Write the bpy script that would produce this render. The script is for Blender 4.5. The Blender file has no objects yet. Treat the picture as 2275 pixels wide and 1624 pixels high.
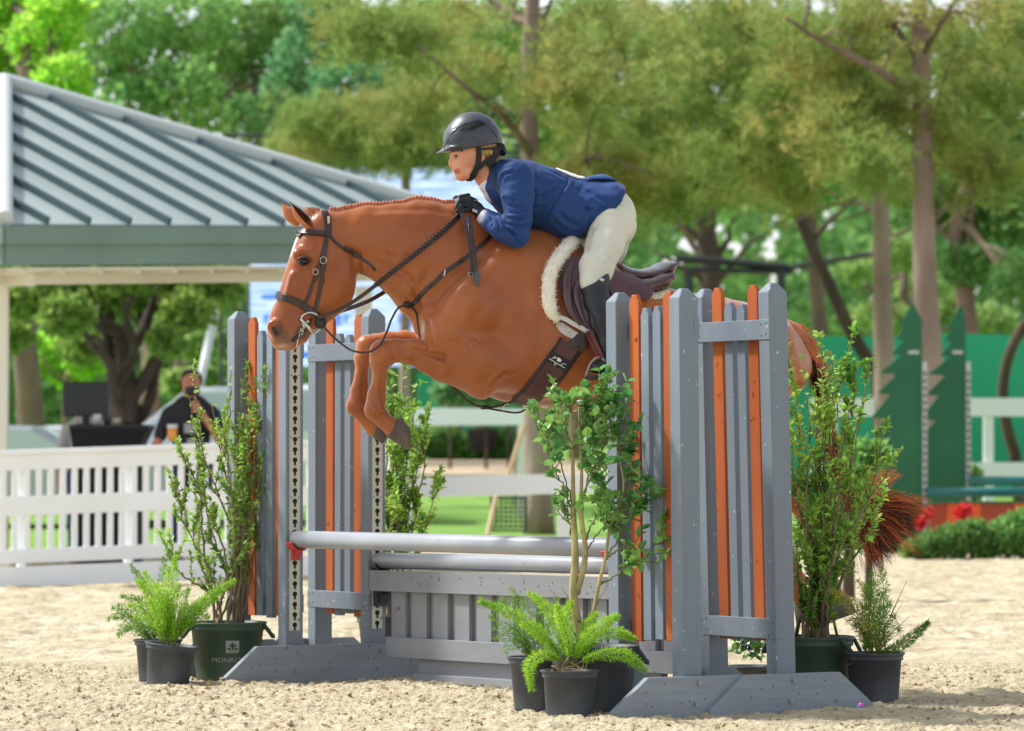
import bpy, math, random
import numpy as np
from mathutils import Vector, Matrix
from mathutils.bvhtree import BVHTree
R = math.radians
rng = np.random.default_rng(7)
random.seed(7)
K = 0.87                      # authoring units -> metres
CAMH = 1.19
F = 9082.0                    # focal length in pixels of a 2275 px wide frame
CX, CY = 1137.5, 812.0
PITCH = math.atan(204.4 / F)
scene = bpy.context.scene
# ---------------------------------------------------------------- camera
cam = bpy.data.cameras.new('camera'); cam_o = bpy.data.objects.new('camera', cam)
scene.collection.objects.link(cam_o); scene.camera = cam_o
cam_o.location = (0, 0, CAMH * K); cam_o.rotation_euler = (R(90) + PITCH, 0, 0)
cam.sensor_width = 36; cam.lens = 36 * F / 2275.0
cam.clip_start = 0.5; cam.clip_end = 2000
cam.dof.use_dof = True; cam.dof.focus_distance = 19.8 * K; cam.dof.aperture_fstop = 4.4
# ---------------------------------------------------------------- sky, sun, exposure
SUN_EL, SUN_AZ = R(50), R(-68)      # azimuth measured from +Y towards +X
w = bpy.data.worlds.new('World'); scene.world = w; w.use_nodes = True
nt = w.node_tree; bg = nt.nodes['Background']
sky = nt.nodes.new('ShaderNodeTexSky'); sky.sky_type = 'NISHITA'; sky.sun_disc = False
sky.sun_elevation = SUN_EL; sky.sun_rotation = SUN_AZ; sky.air_density = 1.0; sky.dust_density = 1.2
hs = nt.nodes.new('ShaderNodeHueSaturation'); hs.inputs['Saturation'].default_value = 0.36
nt.links.new(sky.outputs[0], hs.inputs['Color']); nt.links.new(hs.outputs[0], bg.inputs[0])
bg.inputs[1].default_value = 0.125
sun = bpy.data.lights.new('sun', 'SUN'); sun_o = bpy.data.objects.new('sun', sun)
scene.collection.objects.link(sun_o)
sun.energy = 2.7; sun.angle = R(6); sun.color = (1.0, 0.975, 0.93)
sd = Vector((math.sin(SUN_AZ) * math.cos(SUN_EL), math.cos(SUN_AZ) * math.cos(SUN_EL), math.sin(SUN_EL)))
sun_o.rotation_euler = sd.to_track_quat('Z', 'Y').to_euler()
vs = scene.view_settings; vs.view_transform = 'Standard'; vs.look = 'None'; vs.gamma = 1; vs.exposure = 0.90
scene.cycles.use_denoising = True
scene.cycles.max_bounces = 7; scene.cycles.transparent_max_bounces = 4
scene.cycles.sample_clamp_indirect = 4
# ---------------------------------------------------------------- pixel helpers (author units)
CAMP = np.array([0, 0, CAMH])
def ray(px, py):
    a = (px - CX) / F; b = (CY - py) / F
    v = np.array([a, math.cos(PITCH) - b * math.sin(PITCH), math.sin(PITCH) + b * math.cos(PITCH)])
    return v / v[1]
def P(px, py, D): return CAMP + ray(px, py) * D
def GX(px, D): return ray(px, 812)[0] * D
def ZY(py, D): return CAMH + ray(CX, py)[2] * D
# ---------------------------------------------------------------- mesh helpers
class MB:
    def __init__(s): s.v = []; s.n = 0; s.f = []
    def add(s, V, Fs, m=0):
        V = np.asarray(V, float).reshape(-1, 3)
        if isinstance(Fs, np.ndarray): s.f.append((Fs + s.n, m))
        else:
            by = {}
            for q in Fs: by.setdefault(len(q), []).append(q)
            for k, q in by.items(): s.f.append((np.array(q) + s.n, m))
        s.v.append(V); s.n += len(V); return s
    def box(s, c, ex, ey, ez, m=0):
        c, ex, ey, ez = map(lambda q: np.asarray(q, float), (c, ex, ey, ez))
        V = [c + ex * a + ey * b + ez * d for a in (-.5, .5) for b in (-.5, .5) for d in (-.5, .5)]
        return s.add(V, [(0, 1, 3, 2), (4, 6, 7, 5), (0, 4, 5, 1), (2, 3, 7, 6), (0, 2, 6, 4), (1, 5, 7, 3)], m)
    def abox(s, x0, x1, y0, y1, z0, z1, m=0):
        return s.box(((x0+x1)/2, (y0+y1)/2, (z0+z1)/2), (x1-x0, 0, 0), (0, y1-y0, 0), (0, 0, z1-z0), m)
    def prism(s, poly, ext, m=0):
        poly = np.asarray(poly, float); ext = np.asarray(ext, float); n = len(poly)
        V = np.vstack([poly, poly + ext])
        Fs = [tuple(range(n))[::-1], tuple(range(n, 2*n))] + [(i, (i+1) % n, n + (i+1) % n, n + i) for i in range(n)]
        return s.add(V, Fs, m)
    def tube(s, pts, rad, n=8, m=0, caps=True, flat=None):
        V, Q, C = tube(pts, rad, n, flat)
        s.add(V, np.array(Q), m)
        if caps:
            k = s.n - len(V)
            s.f.append((np.array([C[0]]) + k, m)); s.f.append((np.array([C[1]]) + k, m))
        return s
    def ball(s, c, r, nu=12, nv=8, m=0):
        r = np.asarray(r, float) * np.ones(3); V = []
        for i in range(1, nv):
            th = math.pi * i / nv
            for j in range(nu):
                ph = 2 * math.pi * j / nu
                V.append((math.sin(th)*math.cos(ph), math.sin(th)*math.sin(ph), math.cos(th)))
        V += [(0, 0, 1), (0, 0, -1)]; V = np.array(V) * r + np.asarray(c); t = len(V) - 2; Fs = []
        for i in range(nv - 2):
            for j in range(nu): Fs.append((i*nu+j, (i+1)*nu+j, (i+1)*nu+(j+1) % nu, i*nu+(j+1) % nu))
        for j in range(nu):
            Fs.append((t, j, (j+1) % nu)); b = (nv-2)*nu; Fs.append((t+1, b+(j+1) % nu, b+j))
        return s.add(V, Fs, m)
    def lathe(s, c, prof, n=24, m=0, tilt=None):
        V = []
        for r, z in prof:
            for j in range(n):
                a = 2 * math.pi * j / n; V.append((r*math.cos(a), r*math.sin(a), z))
        V = np.array(V)
        if tilt is not None: V = V @ np.array(tilt).T
        V = V + np.asarray(c)
        Fs = [(i*n+j, i*n+(j+1) % n, (i+1)*n+(j+1) % n, (i+1)*n+j) for i in range(len(prof)-1) for j in range(n)]
        return s.add(V, Fs, m)
def frames(pts):
    pts = np.asarray(pts, float)
    T = np.gradient(pts, axis=0); T /= np.linalg.norm(T, axis=1)[:, None] + 1e-12
    up = np.array([0, 0, 1.0]) if abs(T[0][2]) < .9 else np.array([0, 1.0, 0])
    N = np.zeros_like(T); n0 = up - T[0] * up.dot(T[0]); N[0] = n0 / np.linalg.norm(n0)
    for i in range(1, len(T)):
        q = N[i-1] - T[i] * N[i-1].dot(T[i]); N[i] = q / (np.linalg.norm(q) + 1e-12)
    return T, N, np.cross(T, N)
def tube(pts, rad, n=8, flat=None):
    pts = np.asarray(pts, float); m = len(pts); rad = np.ones(m) * rad
    T, N, B = frames(pts)
    a = np.arange(n) * 2 * math.pi / n
    fa = 1.0 if flat is None else flat
    V = pts[:, None, :] + rad[:, None, None] * (np.cos(a)[None, :, None] * N[:, None, :] + fa * np.sin(a)[None, :, None] * B[:, None, :])
    Q = [(i*n+j, i*n+(j+1) % n, (i+1)*n+(j+1) % n, (i+1)*n+j) for i in range(m-1) for j in range(n)]
    return V.reshape(-1, 3), Q, (tuple(range(n))[::-1], tuple((m-1)*n+j for j in range(n)))
def spline(pts, n):
    pts = np.asarray(pts, float); d = np.r_[0, np.cumsum(np.linalg.norm(np.diff(pts, axis=0), axis=1))]
    m = len(pts); t = np.linspace(0, d[-1], n)
    # Catmull-Rom via finite-difference tangents
    tg = np.gradient(pts, d, axis=0) if m > 2 else np.repeat((pts[1]-pts[0])[None]/max(d[-1], 1e-9), 2, 0)
    i = np.clip(np.searchsorted(d, t, 'right') - 1, 0, m - 2); h = (d[i+1] - d[i]); u = ((t - d[i]) / h)[:, None]; h = h[:, None]
    return (2*u**3-3*u**2+1)*pts[i] + (u**3-2*u**2+u)*h*tg[i] + (-2*u**3+3*u**2)*pts[i+1] + (u**3-u**2)*h*tg[i+1]
col = scene.collection
class Thing:
    pass
def empty(name, loc, label, cat, group=None, kind=None):
    o = bpy.data.objects.new(name, None); col.objects.link(o); o.empty_display_size = .1
    o.location = Vector(loc) * K; o['label'] = label; o['category'] = cat
    if group: o['group'] = group
    if kind: o['kind'] = kind
    return o
def rootloc(o):
    while o.parent: o = o.parent
    return np.array(o.location) / K
def make(name, mb, mats, parent=None, smooth=False, bevel=0, origin=None, label=None, cat=None, group=None, kind=None):
    """link one mesh; vertices are author-unit world coordinates"""
    V = np.vstack(mb.v); org = rootloc(parent) if parent is not None else (np.asarray(origin, float) if origin is not None else np.zeros(3))
    V = (V - org) * K
    me = bpy.data.meshes.new(name)
    me.vertices.add(len(V)); me.vertices.foreach_set('co', V.astype(np.float32).ravel())
    loops = np.concatenate([q.ravel() for q, _ in mb.f]); tot = np.concatenate([np.full(len(q), q.shape[1]) for q, _ in mb.f])
    mi = np.concatenate([np.full(len(q), m) for q, m in mb.f])
    me.loops.add(len(loops)); me.loops.foreach_set('vertex_index', loops.astype(np.int32))
    me.polygons.add(len(tot)); me.polygons.foreach_set('loop_start', (np.r_[0, np.cumsum(tot)[:-1]]).astype(np.int32))
    me.polygons.foreach_set('material_index', mi.astype(np.int32))
    me.update(calc_edges=True); me.validate()
    for mt in (mats if isinstance(mats, (list, tuple)) else [mats]): me.materials.append(mt)
    me.polygons.foreach_set('use_smooth', np.full(len(me.polygons), bool(smooth)))
    o = bpy.data.objects.new(name, me); col.objects.link(o)
    if parent is not None: o.parent = parent
    else: o.location = Vector(org) * K
    if bevel:
        b = o.modifiers.new('bevel', 'BEVEL'); b.width = bevel; b.segments = 1; b.limit_method = 'ANGLE'
    if label: o['label'] = label
    if cat: o['category'] = cat
    if group: o['group'] = group
    if kind: o['kind'] = kind
    return o
def copy_tree(o, parent=None):
    c = o.copy(); col.objects.link(c)
    if parent is not None: c.parent = parent
    for ch in list(o.children): copy_tree(ch, c)
    return c
# ---------------------------------------------------------------- materials
def lin(c):
    c = np.array(c[:3], float) / 255.0
    return tuple(np.where(c <= .04045, c / 12.92, ((c + .055) / 1.055) ** 2.4)) + (1.0,)
def mat(name, c, rough=.6, c2=None, scale=8.0, detail=4, lo=.35, hi=.65, bump=0, bscale=None, bdist=.01, metal=0, trans=0, spec=.5,
        emit=0, stretch=None, island=0, sheen=0, coat=0, vcol=False, speck=None):
    m = bpy.data.materials.new(name); m.use_nodes = True; t = m.node_tree; N, L = t.nodes, t.links
    b = N['Principled BSDF']; b.inputs['Roughness'].default_value = rough; b.inputs['Metallic'].default_value = metal
    b.inputs['Specular IOR Level'].default_value = spec
    tc = N.new('ShaderNodeTexCoord'); mp = N.new('ShaderNodeMapping'); L.new(tc.outputs['Object'], mp.inputs[0])
    if stretch: mp.inputs['Scale'].default_value = stretch
    colr = None
    if c2 is not None:
        no = N.new('ShaderNodeTexNoise'); no.inputs['Scale'].default_value = scale; no.inputs['Detail'].default_value = detail
        L.new(mp.outputs[0], no.inputs['Vector'])
        cr = N.new('ShaderNodeValToRGB'); cr.color_ramp.elements[0].position = lo; cr.color_ramp.elements[1].position = hi
        cr.color_ramp.elements[0].color = lin(c); cr.color_ramp.elements[1].color = lin(c2)
        L.new(no.outputs[0], cr.inputs[0]); colr = cr.outputs[0]
    else:
        rgb = N.new('ShaderNodeRGB'); rgb.outputs[0].default_value = lin(c); colr = rgb.outputs[0]
    if speck is not None:                                   # (colour, scale, threshold): chips, dirt specks
        sc_, ss, th = speck
        n2 = N.new('ShaderNodeTexNoise'); n2.inputs['Scale'].default_value = ss; n2.inputs['Detail'].default_value = 2
        L.new(tc.outputs['Object'], n2.inputs['Vector'])
        r2 = N.new('ShaderNodeValToRGB'); r2.color_ramp.elements[0].position = th; r2.color_ramp.elements[1].position = th + .03
        L.new(n2.outputs[0], r2.inputs[0])
        mx = N.new('ShaderNodeMixRGB'); L.new(r2.outputs[0], mx.inputs[0]); L.new(colr, mx.inputs[1]); mx.inputs[2].default_value = lin(sc_); colr = mx.outputs[0]
    if vcol:
        at = N.new('ShaderNodeAttribute'); at.attribute_name = 'Col'
        mx = N.new('ShaderNodeMixRGB'); L.new(at.outputs['Alpha'], mx.inputs[0]); L.new(colr, mx.inputs[1]); L.new(at.outputs['Color'], mx.inputs[2]); colr = mx.outputs[0]
    if island:
        ge = N.new('ShaderNodeNewGeometry'); mr = N.new('ShaderNodeMapRange')
        L.new(ge.outputs['Random Per Island'], mr.inputs[0]); mr.inputs[3].default_value = 1 - island; mr.inputs[4].default_value = 1 + island
        hv = N.new('ShaderNodeHueSaturation'); L.new(colr, hv.inputs['Color']); L.new(mr.outputs[0], hv.inputs['Value'])
        m2 = N.new('ShaderNodeMapRange'); ml = N.new('ShaderNodeMath'); ml.operation = 'FRACT'; mm = N.new('ShaderNodeMath'); mm.operation = 'MULTIPLY'; mm.inputs[1].default_value = 17.3
        L.new(ge.outputs['Random Per Island'], mm.inputs[0]); L.new(mm.outputs[0], ml.inputs[0]); L.new(ml.outputs[0], m2.inputs[0])
        m2.inputs[3].default_value = .5 - island * .05; m2.inputs[4].default_value = .5 + island * .05
        L.new(m2.outputs[0], hv.inputs['Hue']); colr = hv.outputs[0]
    L.new(colr, b.inputs['Base Color'])
    if bump:
        n3 = N.new('ShaderNodeTexNoise'); n3.inputs['Scale'].default_value = bscale or scale * 4; n3.inputs['Detail'].default_value = 5
        L.new(mp.outputs[0], n3.inputs['Vector']); bp = N.new('ShaderNodeBump'); bp.inputs['Strength'].default_value = bump; bp.inputs['Distance'].default_value = bdist
        L.new(n3.outputs[0], bp.inputs['Height']); L.new(bp.outputs[0], b.inputs['Normal'])
    if sheen: b.inputs['Sheen Weight'].default_value = sheen; b.inputs['Sheen Roughness'].default_value = .4
    if coat: b.inputs['Coat Weight'].default_value = coat; b.inputs['Coat Roughness'].default_value = .25
    if emit:
        L.new(colr, b.inputs['Emission Color']); b.inputs['Emission Strength'].default_value = emit
    if trans:
        tr = N.new('ShaderNodeBsdfTranslucent'); ms = N.new('ShaderNodeMixShader'); ms.inputs[0].default_value = trans
        hv = N.new('ShaderNodeHueSaturation'); hv.inputs['Value'].default_value = 1.4; hv.inputs['Saturation'].default_value = .95; hv.inputs['Hue'].default_value = .485
        L.new(colr, hv.inputs['Color']); L.new(hv.outputs[0], tr.inputs[0])
        L.new(b.outputs[0], ms.inputs[1]); L.new(tr.outputs[0], ms.inputs[2]); L.new(ms.outputs[0], N['Material Output'].inputs[0])
    return m
def unit(a):
    a = np.asarray(a, float); return a / (np.linalg.norm(a, axis=-1, keepdims=True) + 1e-12)
def randdir(n): return unit(rng.normal(size=(n, 3)))
def cards(mb, pos, d, nrm, Ln, Wd, tpl=None, m=0):
    """one leaf per row: tpl rows (along, side, up) and faces"""
    n = len(pos)
    if tpl is None: tpl = (np.array([(0, 0, 0), (.5, .5, .12), (1, 0, 0), (.5, -.5, .12)]), [(0, 2, 1), (0, 3, 2)])
    tv, tf = tpl; d = unit(d); s = unit(np.cross(nrm, d)); u = np.cross(d, s)
    Ln = (np.ones(n) * Ln)[:, None, None]; Wd = (np.ones(n) * Wd)[:, None, None]
    V = pos[:, None, :] + d[:, None, :] * tv[None, :, 0:1] * Ln + s[:, None, :] * tv[None, :, 1:2] * Wd + u[:, None, :] * tv[None, :, 2:3] * Wd
    base = (np.arange(n) * len(tv))[:, None, None]
    Fa = (np.array(tf)[None] + base).reshape(-1, len(tf[0]))
    mb.add(V.reshape(-1, 3), Fa, m)
# ---------------------------------------------------------------- signed-distance modelling
def smin(a, b, k):
    if k <= 0: return np.minimum(a, b)
    h = np.maximum(k - np.abs(a - b), 0) / k
    return np.minimum(a, b) - h * h * k * .25
class SDF:
    def __init__(s, lo, hi, h, mir=True):
        s.mir = mir                                  # the horse frame is left-handed
        s.lo = np.array(lo, float); s.h = h; s.n = np.ceil((np.array(hi) - s.lo) / h).astype(int) + 1
        s.V = np.full(s.n, .5, np.float32)
        s.ax = [s.lo[i] + np.arange(s.n[i], dtype=np.float32) * h for i in range(3)]
    def _sub(s, lo, hi):
        a = np.clip(np.floor((np.array(lo) - s.lo) / s.h).astype(int), 0, s.n); b = np.clip(np.ceil((np.array(hi) - s.lo) / s.h).astype(int) + 1, 0, s.n)
        sl = tuple(slice(a[i], b[i]) for i in range(3))
        return sl, np.meshgrid(*[s.ax[i][sl[i]] for i in range(3)], indexing='ij', sparse=True)
    def seg(s, A, B, ra, wa, rb, wb, k=.03, cut=False):
        A = np.array(A, float); B = np.array(B, float); m = max(ra, rb, wa, wb) + k + .03
        sl, (X, Y, Z) = s._sub(np.minimum(A, B) - m, np.maximum(A, B) + m)
        d = B - A; L2 = max(d.dot(d), 1e-9)
        t = np.clip(((X - A[0]) * d[0] + (Y - A[1]) * d[1] + (Z - A[2]) * d[2]) / L2, 0, 1)
        r = ra + (rb - ra) * t; w_ = wa + (wb - wa) * t
        dx = X - A[0] - t * d[0]; dy = Y - A[1] - t * d[1]; dz = Z - A[2] - t * d[2]
        p2 = dx * dx + dz * dz; y2 = dy * dy
        k0 = np.sqrt(p2 / r**2 + y2 / w_**2); k1 = np.sqrt(p2 / r**4 + y2 / w_**4) + 1e-6
        dist = np.where(k0 < .05, -np.minimum(r, w_), k0 * (k0 - 1) / k1)
        if cut: s.V[sl] = -smin(-s.V[sl], dist, k)
        else: s.V[sl] = smin(s.V[sl], dist.astype(np.float32), k)
    def chain(s, st, k=.03):
        for a, b in zip(st[:-1], st[1:]): s.seg(a[0], b[0], a[1], a[2], b[1], b[2], k)
    def half(s, p, n, lo, hi):                  # keep only the side where (x-p).n < 0, within a box
        sl, (X, Y, Z) = s._sub(lo, hi); n = unit(n)
        s.V[sl] = np.maximum(s.V[sl], (X - p[0]) * n[0] + (Y - p[1]) * n[1] + (Z - p[2]) * n[2])
    def noise(s, fn):
        X, Y, Z = np.meshgrid(*s.ax, indexing='ij', sparse=True); s.V += fn(X, Y, Z).astype(np.float32)
    def mesh(s):
        V = s.V; ins = V < 0
        c = [ins[i:V.shape[0]-1+i, j:V.shape[1]-1+j, k:V.shape[2]-1+k] for i in (0, 1) for j in (0, 1) for k in (0, 1)]
        an = c[0].copy(); al = c[0].copy()
        for q in c[1:]: an |= q; al &= q
        act = an & ~al; I, J, Kk = np.nonzero(act); n = len(I)
        idx = np.full(act.shape, -1, np.int32); idx[I, J, Kk] = np.arange(n)
        acc = np.zeros((n, 3)); cnt = np.zeros(n)
        cor = [(i, j, k) for i in (0, 1) for j in (0, 1) for k in (0, 1)]
        for a in cor:
            for x in range(3):
                if a[x] == 0:
                    b = list(a); b[x] = 1
                    va = V[I+a[0], J+a[1], Kk+a[2]]; vb = V[I+b[0], J+b[1], Kk+b[2]]
                    cr = (va < 0) != (vb < 0); t = np.where(cr, va / np.where(cr, va - vb, 1), 0)
                    p = np.tile(np.array(a, float), (n, 1)); p[:, x] = t
                    acc += p * cr[:, None]; cnt += cr
        P_ = s.lo + (np.stack([I, J, Kk], 1) + acc / cnt[:, None]) * s.h
        Fs = []
        for x in range(3):
            sh = list(V.shape); sl0 = [slice(None)]*3; sl1 = [slice(None)]*3; sl0[x] = slice(0, sh[x]-1); sl1[x] = slice(1, sh[x])
            a, b = ins[tuple(sl0)], ins[tuple(sl1)]; ch = a != b
            y, z = (x+1) % 3, (x+2) % 3
            q = np.stack(np.nonzero(ch), 1); q = q[(q[:, y] > 0) & (q[:, z] > 0) & (q[:, y] < sh[y]-1) & (q[:, z] < sh[z]-1)]
            def at(dy, dz):
                r_ = q.copy(); r_[:, y] += dy; r_[:, z] += dz; return idx[r_[:, 0], r_[:, 1], r_[:, 2]]
            f = np.stack([at(-1, -1), at(0, -1), at(0, 0), at(-1, 0)], 1)
            inside = a[q[:, 0], q[:, 1], q[:, 2]]
            f[~inside] = f[~inside][:, ::-1]; Fs.append(f)
        Fs = np.concatenate(Fs); return P_, (Fs[:, ::-1].copy() if s.mir else Fs)
def smooth_mesh(V, Fq, it=2, lam=.5):
    e = np.concatenate([Fq[:, [0, 1]], Fq[:, [1, 2]], Fq[:, [2, 3]], Fq[:, [3, 0]]])
    V = V.copy()
    for _ in range(it):
        for l in (lam, -lam * 1.04):
            s = np.zeros_like(V); c = np.zeros(len(V))
            np.add.at(s, e[:, 0], V[e[:, 1]]); np.add.at(c, e[:, 0], 1); np.add.at(s, e[:, 1], V[e[:, 0]]); np.add.at(c, e[:, 1], 1)
            V += l * (s / np.maximum(c, 1)[:, None] - V)
    return V

def vnormals(V, Fq):
    a = np.cross(V[Fq[:, 2]] - V[Fq[:, 0]], V[Fq[:, 3]] - V[Fq[:, 1]]); N_ = np.zeros_like(V)
    for k in range(4): np.add.at(N_, Fq[:, k], a)
    return unit(N_)
def to_px(W):                                  # where a point stands in the traced outline drawing
    d = W - CAMP; c, s_ = math.cos(PITCH), math.sin(PITCH)
    z = d[:, 1] * c + d[:, 2] * s_; u = -d[:, 1] * s_ + d[:, 2] * c
    return np.stack([CX + d[:, 0] / z * F, CY - u / z * F], 1)
def furrows(W, Fq, lines, side=-1.0):
    """press folds and muscle lines (depth m, width px) into the flank that faces -Y"""
    N_ = vnormals(W, Fq); q = to_px(W); amt = np.zeros(len(W)); face = np.clip(-N_[:, 1] * 1.6, 0, 1)
    for L, dep, wd in lines:
        L = np.array(L, float); best = np.full(len(W), 1e9); bu = np.zeros(len(W)); tot = np.linalg.norm(np.diff(L, axis=0), axis=1); cum = np.r_[0, np.cumsum(tot)]
        m = (q[:, 0] > L[:, 0].min() - 4 * wd) & (q[:, 0] < L[:, 0].max() + 4 * wd) & (q[:, 1] > L[:, 1].min() - 4 * wd) & (q[:, 1] < L[:, 1].max() + 4 * wd); I = np.nonzero(m)[0]
        for i in range(len(L) - 1):
            a, b = L[i], L[i+1]; t = np.clip(((q[I] - a) @ (b - a)) / max((b - a) @ (b - a), 1e-9), 0, 1); d = np.linalg.norm(q[I] - a - t[:, None] * (b - a), axis=1)
            k = d < best[I]; best[I[k]] = d[k]; bu[I[k]] = (cum[i] + t[k] * tot[i]) / cum[-1]
        g = np.exp(-(best / wd) ** 2) - .45 * np.exp(-((best - 2.1 * wd) / wd) ** 2)
        amt -= dep * g * np.clip(np.minimum(bu, 1 - bu) * 5, 0.12, 1) * face
    return W + N_ * amt[:, None]
# ================================================================ SETTING
def tz(x, y):                                   # terrain height behind the arena
    return np.interp(y, [0, 52, 58, 75, 85, 97, 160, 260], [0, 0, .15, .45, .85, 1.1, 1.3, 1.5])
M_SAND = mat('sand', (201, 190, 161), .95, (170, 155, 126), 7.0, 8, .3, .72, bump=1.0, bscale=45, bdist=.02, spec=.12, speck=((138, 112, 78), 16.0, .64), stretch=(1, 1, 1))
M_SANDFAR = mat('sand_far', (201, 190, 161), .95, (168, 153, 124), 3.0, 8, .35, .68, bump=1.0, bscale=12, bdist=.05, spec=.15)
M_GRASS = mat('turf', (104, 146, 60), .9, (132, 166, 80), 1.2, 4, spec=.15)
M_PATH = mat('path', (196, 178, 150), .95, (176, 156, 128), 1.0, 4, spec=.1)
# arena footing: one relief sheet near the jump, coarser beyond
def fnoise(X, Y, seed, fr, octv=3):
    r = np.random.default_rng(seed); out = 0; amp = 1
    for o in range(octv):
        for _ in range(5):
            a = r.uniform(0, math.pi * 2); ph = r.uniform(0, 6.28); f = fr * (2 ** o) * r.uniform(.7, 1.4)
            out = out + amp * np.sin(X * math.cos(a) * f + Y * math.sin(a) * f + ph + 1.3 * np.sin(X * f * .37 + ph * 2) + 1.1 * np.sin(Y * f * .31 - ph))
        amp *= .55
    return out / 6
def vnoise(X, Y, cell, seed):                   # value noise on a lattice
    r = np.random.default_rng(seed); G = r.random((512, 512))
    x = X / cell; y = Y / cell; i = np.floor(x).astype(int); j = np.floor(y).astype(int); u = x - i; v = y - j
    u = u*u*(3-2*u); v = v*v*(3-2*v); g = lambda a, b: G[a % 512, b % 512]
    return (g(i, j)*(1-u)+g(i+1, j)*u)*(1-v) + (g(i, j+1)*(1-u)+g(i+1, j+1)*u)*v
def sheet(name, xs, ys, zf, m, kind='structure', smooth=True):
    X, Y = np.meshgrid(xs, ys, indexing='ij'); Z = zf(X, Y); V = np.stack([X, Y, Z], -1).reshape(-1, 3)
    nx, ny = len(xs), len(ys); i, j = np.meshgrid(np.arange(nx-1), np.arange(ny-1), indexing='ij'); a = (i*ny+j).ravel()
    mb = MB(); mb.add(V, np.stack([a, a+ny, a+ny+1, a+1], 1)); return make(name, mb, m, smooth=smooth, kind=kind)
def zsand(X, Y):
    b = vnoise(X, Y, .034, 1) ; c = vnoise(X, Y, .075, 2); d = vnoise(X, Y, .22, 3); e = vnoise(X, Y, 1.3, 4); s = vnoise(X, Y, .018, 5)
    z = .012 * s + .024 * np.maximum(b - .4, 0) * vnoise(X, Y, .5, 6) * 1.6 + .040 * np.maximum(c - .62, 0) + .026 * (d - .5) + .03 * (e - .5)
    return z - .012
xs = np.arange(-3.3, 3.3, .010); ys = np.r_[np.arange(16.4, 24.0, .018)]
edge = lambda X, Y: np.clip(np.minimum(np.minimum(X + 3.3, 3.29 - X) / .3, np.minimum((Y - 16.4) / .3, (24.0 - Y) / .6)), 0, 1)
sheet('arena_ground', xs, ys, lambda X, Y: zsand(X, Y) * edge(X, Y), M_SAND)
mb = MB()
def grid_rect(mb, x0, x1, y0, y1, z, nx=1, ny=1):
    X = np.linspace(x0, x1, nx+1); Y = np.linspace(y0, y1, ny+1)
    for i in range(nx):
        for j in range(ny):
            mb.add([(X[i], Y[j], z), (X[i+1], Y[j], z), (X[i+1], Y[j+1], z), (X[i], Y[j+1], z)], [(0, 1, 2, 3)])
grid_rect(mb, -60, -3.3, -5, 24, 0); grid_rect(mb, 3.29, 60, -5, 24, 0); grid_rect(mb, -3.3, 3.29, -5, 16.4, 0)
make('outer_arena_ground', mb, M_SANDFAR, kind='structure')
sheet('far_arena_ground', np.arange(-9, 9.01, .035), np.arange(24, 52.01, .07), lambda X, Y: (.045 * np.maximum(vnoise(X, Y, .10, 11) - .45, 0) + .035 * (vnoise(X, Y, .19, 13) - .5) + .025 * (vnoise(X, Y, .5, 12) - .5) + .03 * (vnoise(X, Y, 1.3, 4) - .5)) * np.clip((Y - 24) / .4, 0, 1), M_SANDFAR)
mb = MB(); grid_rect(mb, -60, -9, 24, 52, 0); grid_rect(mb, 9, 60, 24, 52, 0); make('side_arena_ground', mb, M_SANDFAR, kind='structure')
sheet('turf_ground', np.linspace(-120, 120, 41), np.r_[52, 58, 66, 75, 80, 85, 91, 97, 110, 135, 160, 200, 260, 600], lambda X, Y: tz(X, Y) + np.where(Y > 500, 3, 0), M_GRASS)
sheet('path', np.linspace(-60, 60, 21), np.r_[84, 88, 92, 97], lambda X, Y: tz(X, Y) + .03, M_PATH)
# loose clods on the footing
mb = MB(); N_ = 3600
cx = rng.uniform(-2.9, 2.9, N_); cy = 17.0 + 6.5 * rng.random(N_); cr = .004 + .012 * rng.random(N_) ** 3
for x, y, r_ in zip(cx, cy, cr):
    t = rng.normal(size=(6, 3)) * .25
    V = np.array([(1, 0, 0), (-1, 0, 0), (0, 1, 0), (0, -1, 0), (0, 0, .8), (0, 0, -.8)]) + t
    mb.add(V * r_ + (x, y, float(zsand(np.array(x), np.array(y))) + r_ * .35), [(0, 2, 4), (2, 1, 4), (1, 3, 4), (3, 0, 4), (2, 0, 5), (1, 2, 5), (3, 1, 5), (0, 3, 5)])
make('sand_clods', mb, mat('clod', (194, 178, 146), .95, (158, 138, 106), 3, 2, spec=.1), smooth=False, kind='stuff', label='loose clods of pale sand scattered over the arena footing', cat='sand')
mb = MB(); mb.ball(P(1913, 1571, 18.3) + (0, 0, .01), (.012, .010, .010), 7, 5); mb.ball(P(1909, 1573, 18.3) + (0, 0, .006), (.010, .009, .008), 6, 4, 1)
make('foil_wrapper', mb, [mat('foil_pink', (190, 60, 170), .3), mat('foil_blue', (60, 120, 200), .3)], label='tiny pink and blue scrap of foil on the sand by the foot board', cat='wrapper')

# ---------------------------------------------------------------- pavilion with ribbed metal roof
M_ROOF = mat('roof_metal', (168, 181, 178), .45, (152, 166, 163), .6, 3, metal=.1, spec=.4)
M_SEAM_SHADE = mat('roof_seam', (66, 90, 94), .5)  # dark colour paints in the shadow that the ribs cast on the panels
M_CAPS = mat('roof_cap', (190, 198, 195), .5); M_FASC = mat('fascia_paint', (112, 138, 126), .6, (104, 128, 117), 1.0)
M_CREAM = mat('cream_paint', (222, 219, 202), .7, (212, 207, 188), 1.0)
Lc = P(10, 497, 40.0); Cc = P(1090, 503, 46.0); e1 = Cc - Lc; sL = np.linalg.norm(e1[:2])
eL = unit(np.r_[-e1[1], e1[0], 0]) * sL
Bc = Lc + eL + (0, 0, .15); Mid = (Cc + Bc) / 2
rr = ray(10, 190); Dap = Mid[1]; Ap = CAMP + rr * Dap; Far = Cc + Bc - Lc
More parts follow.
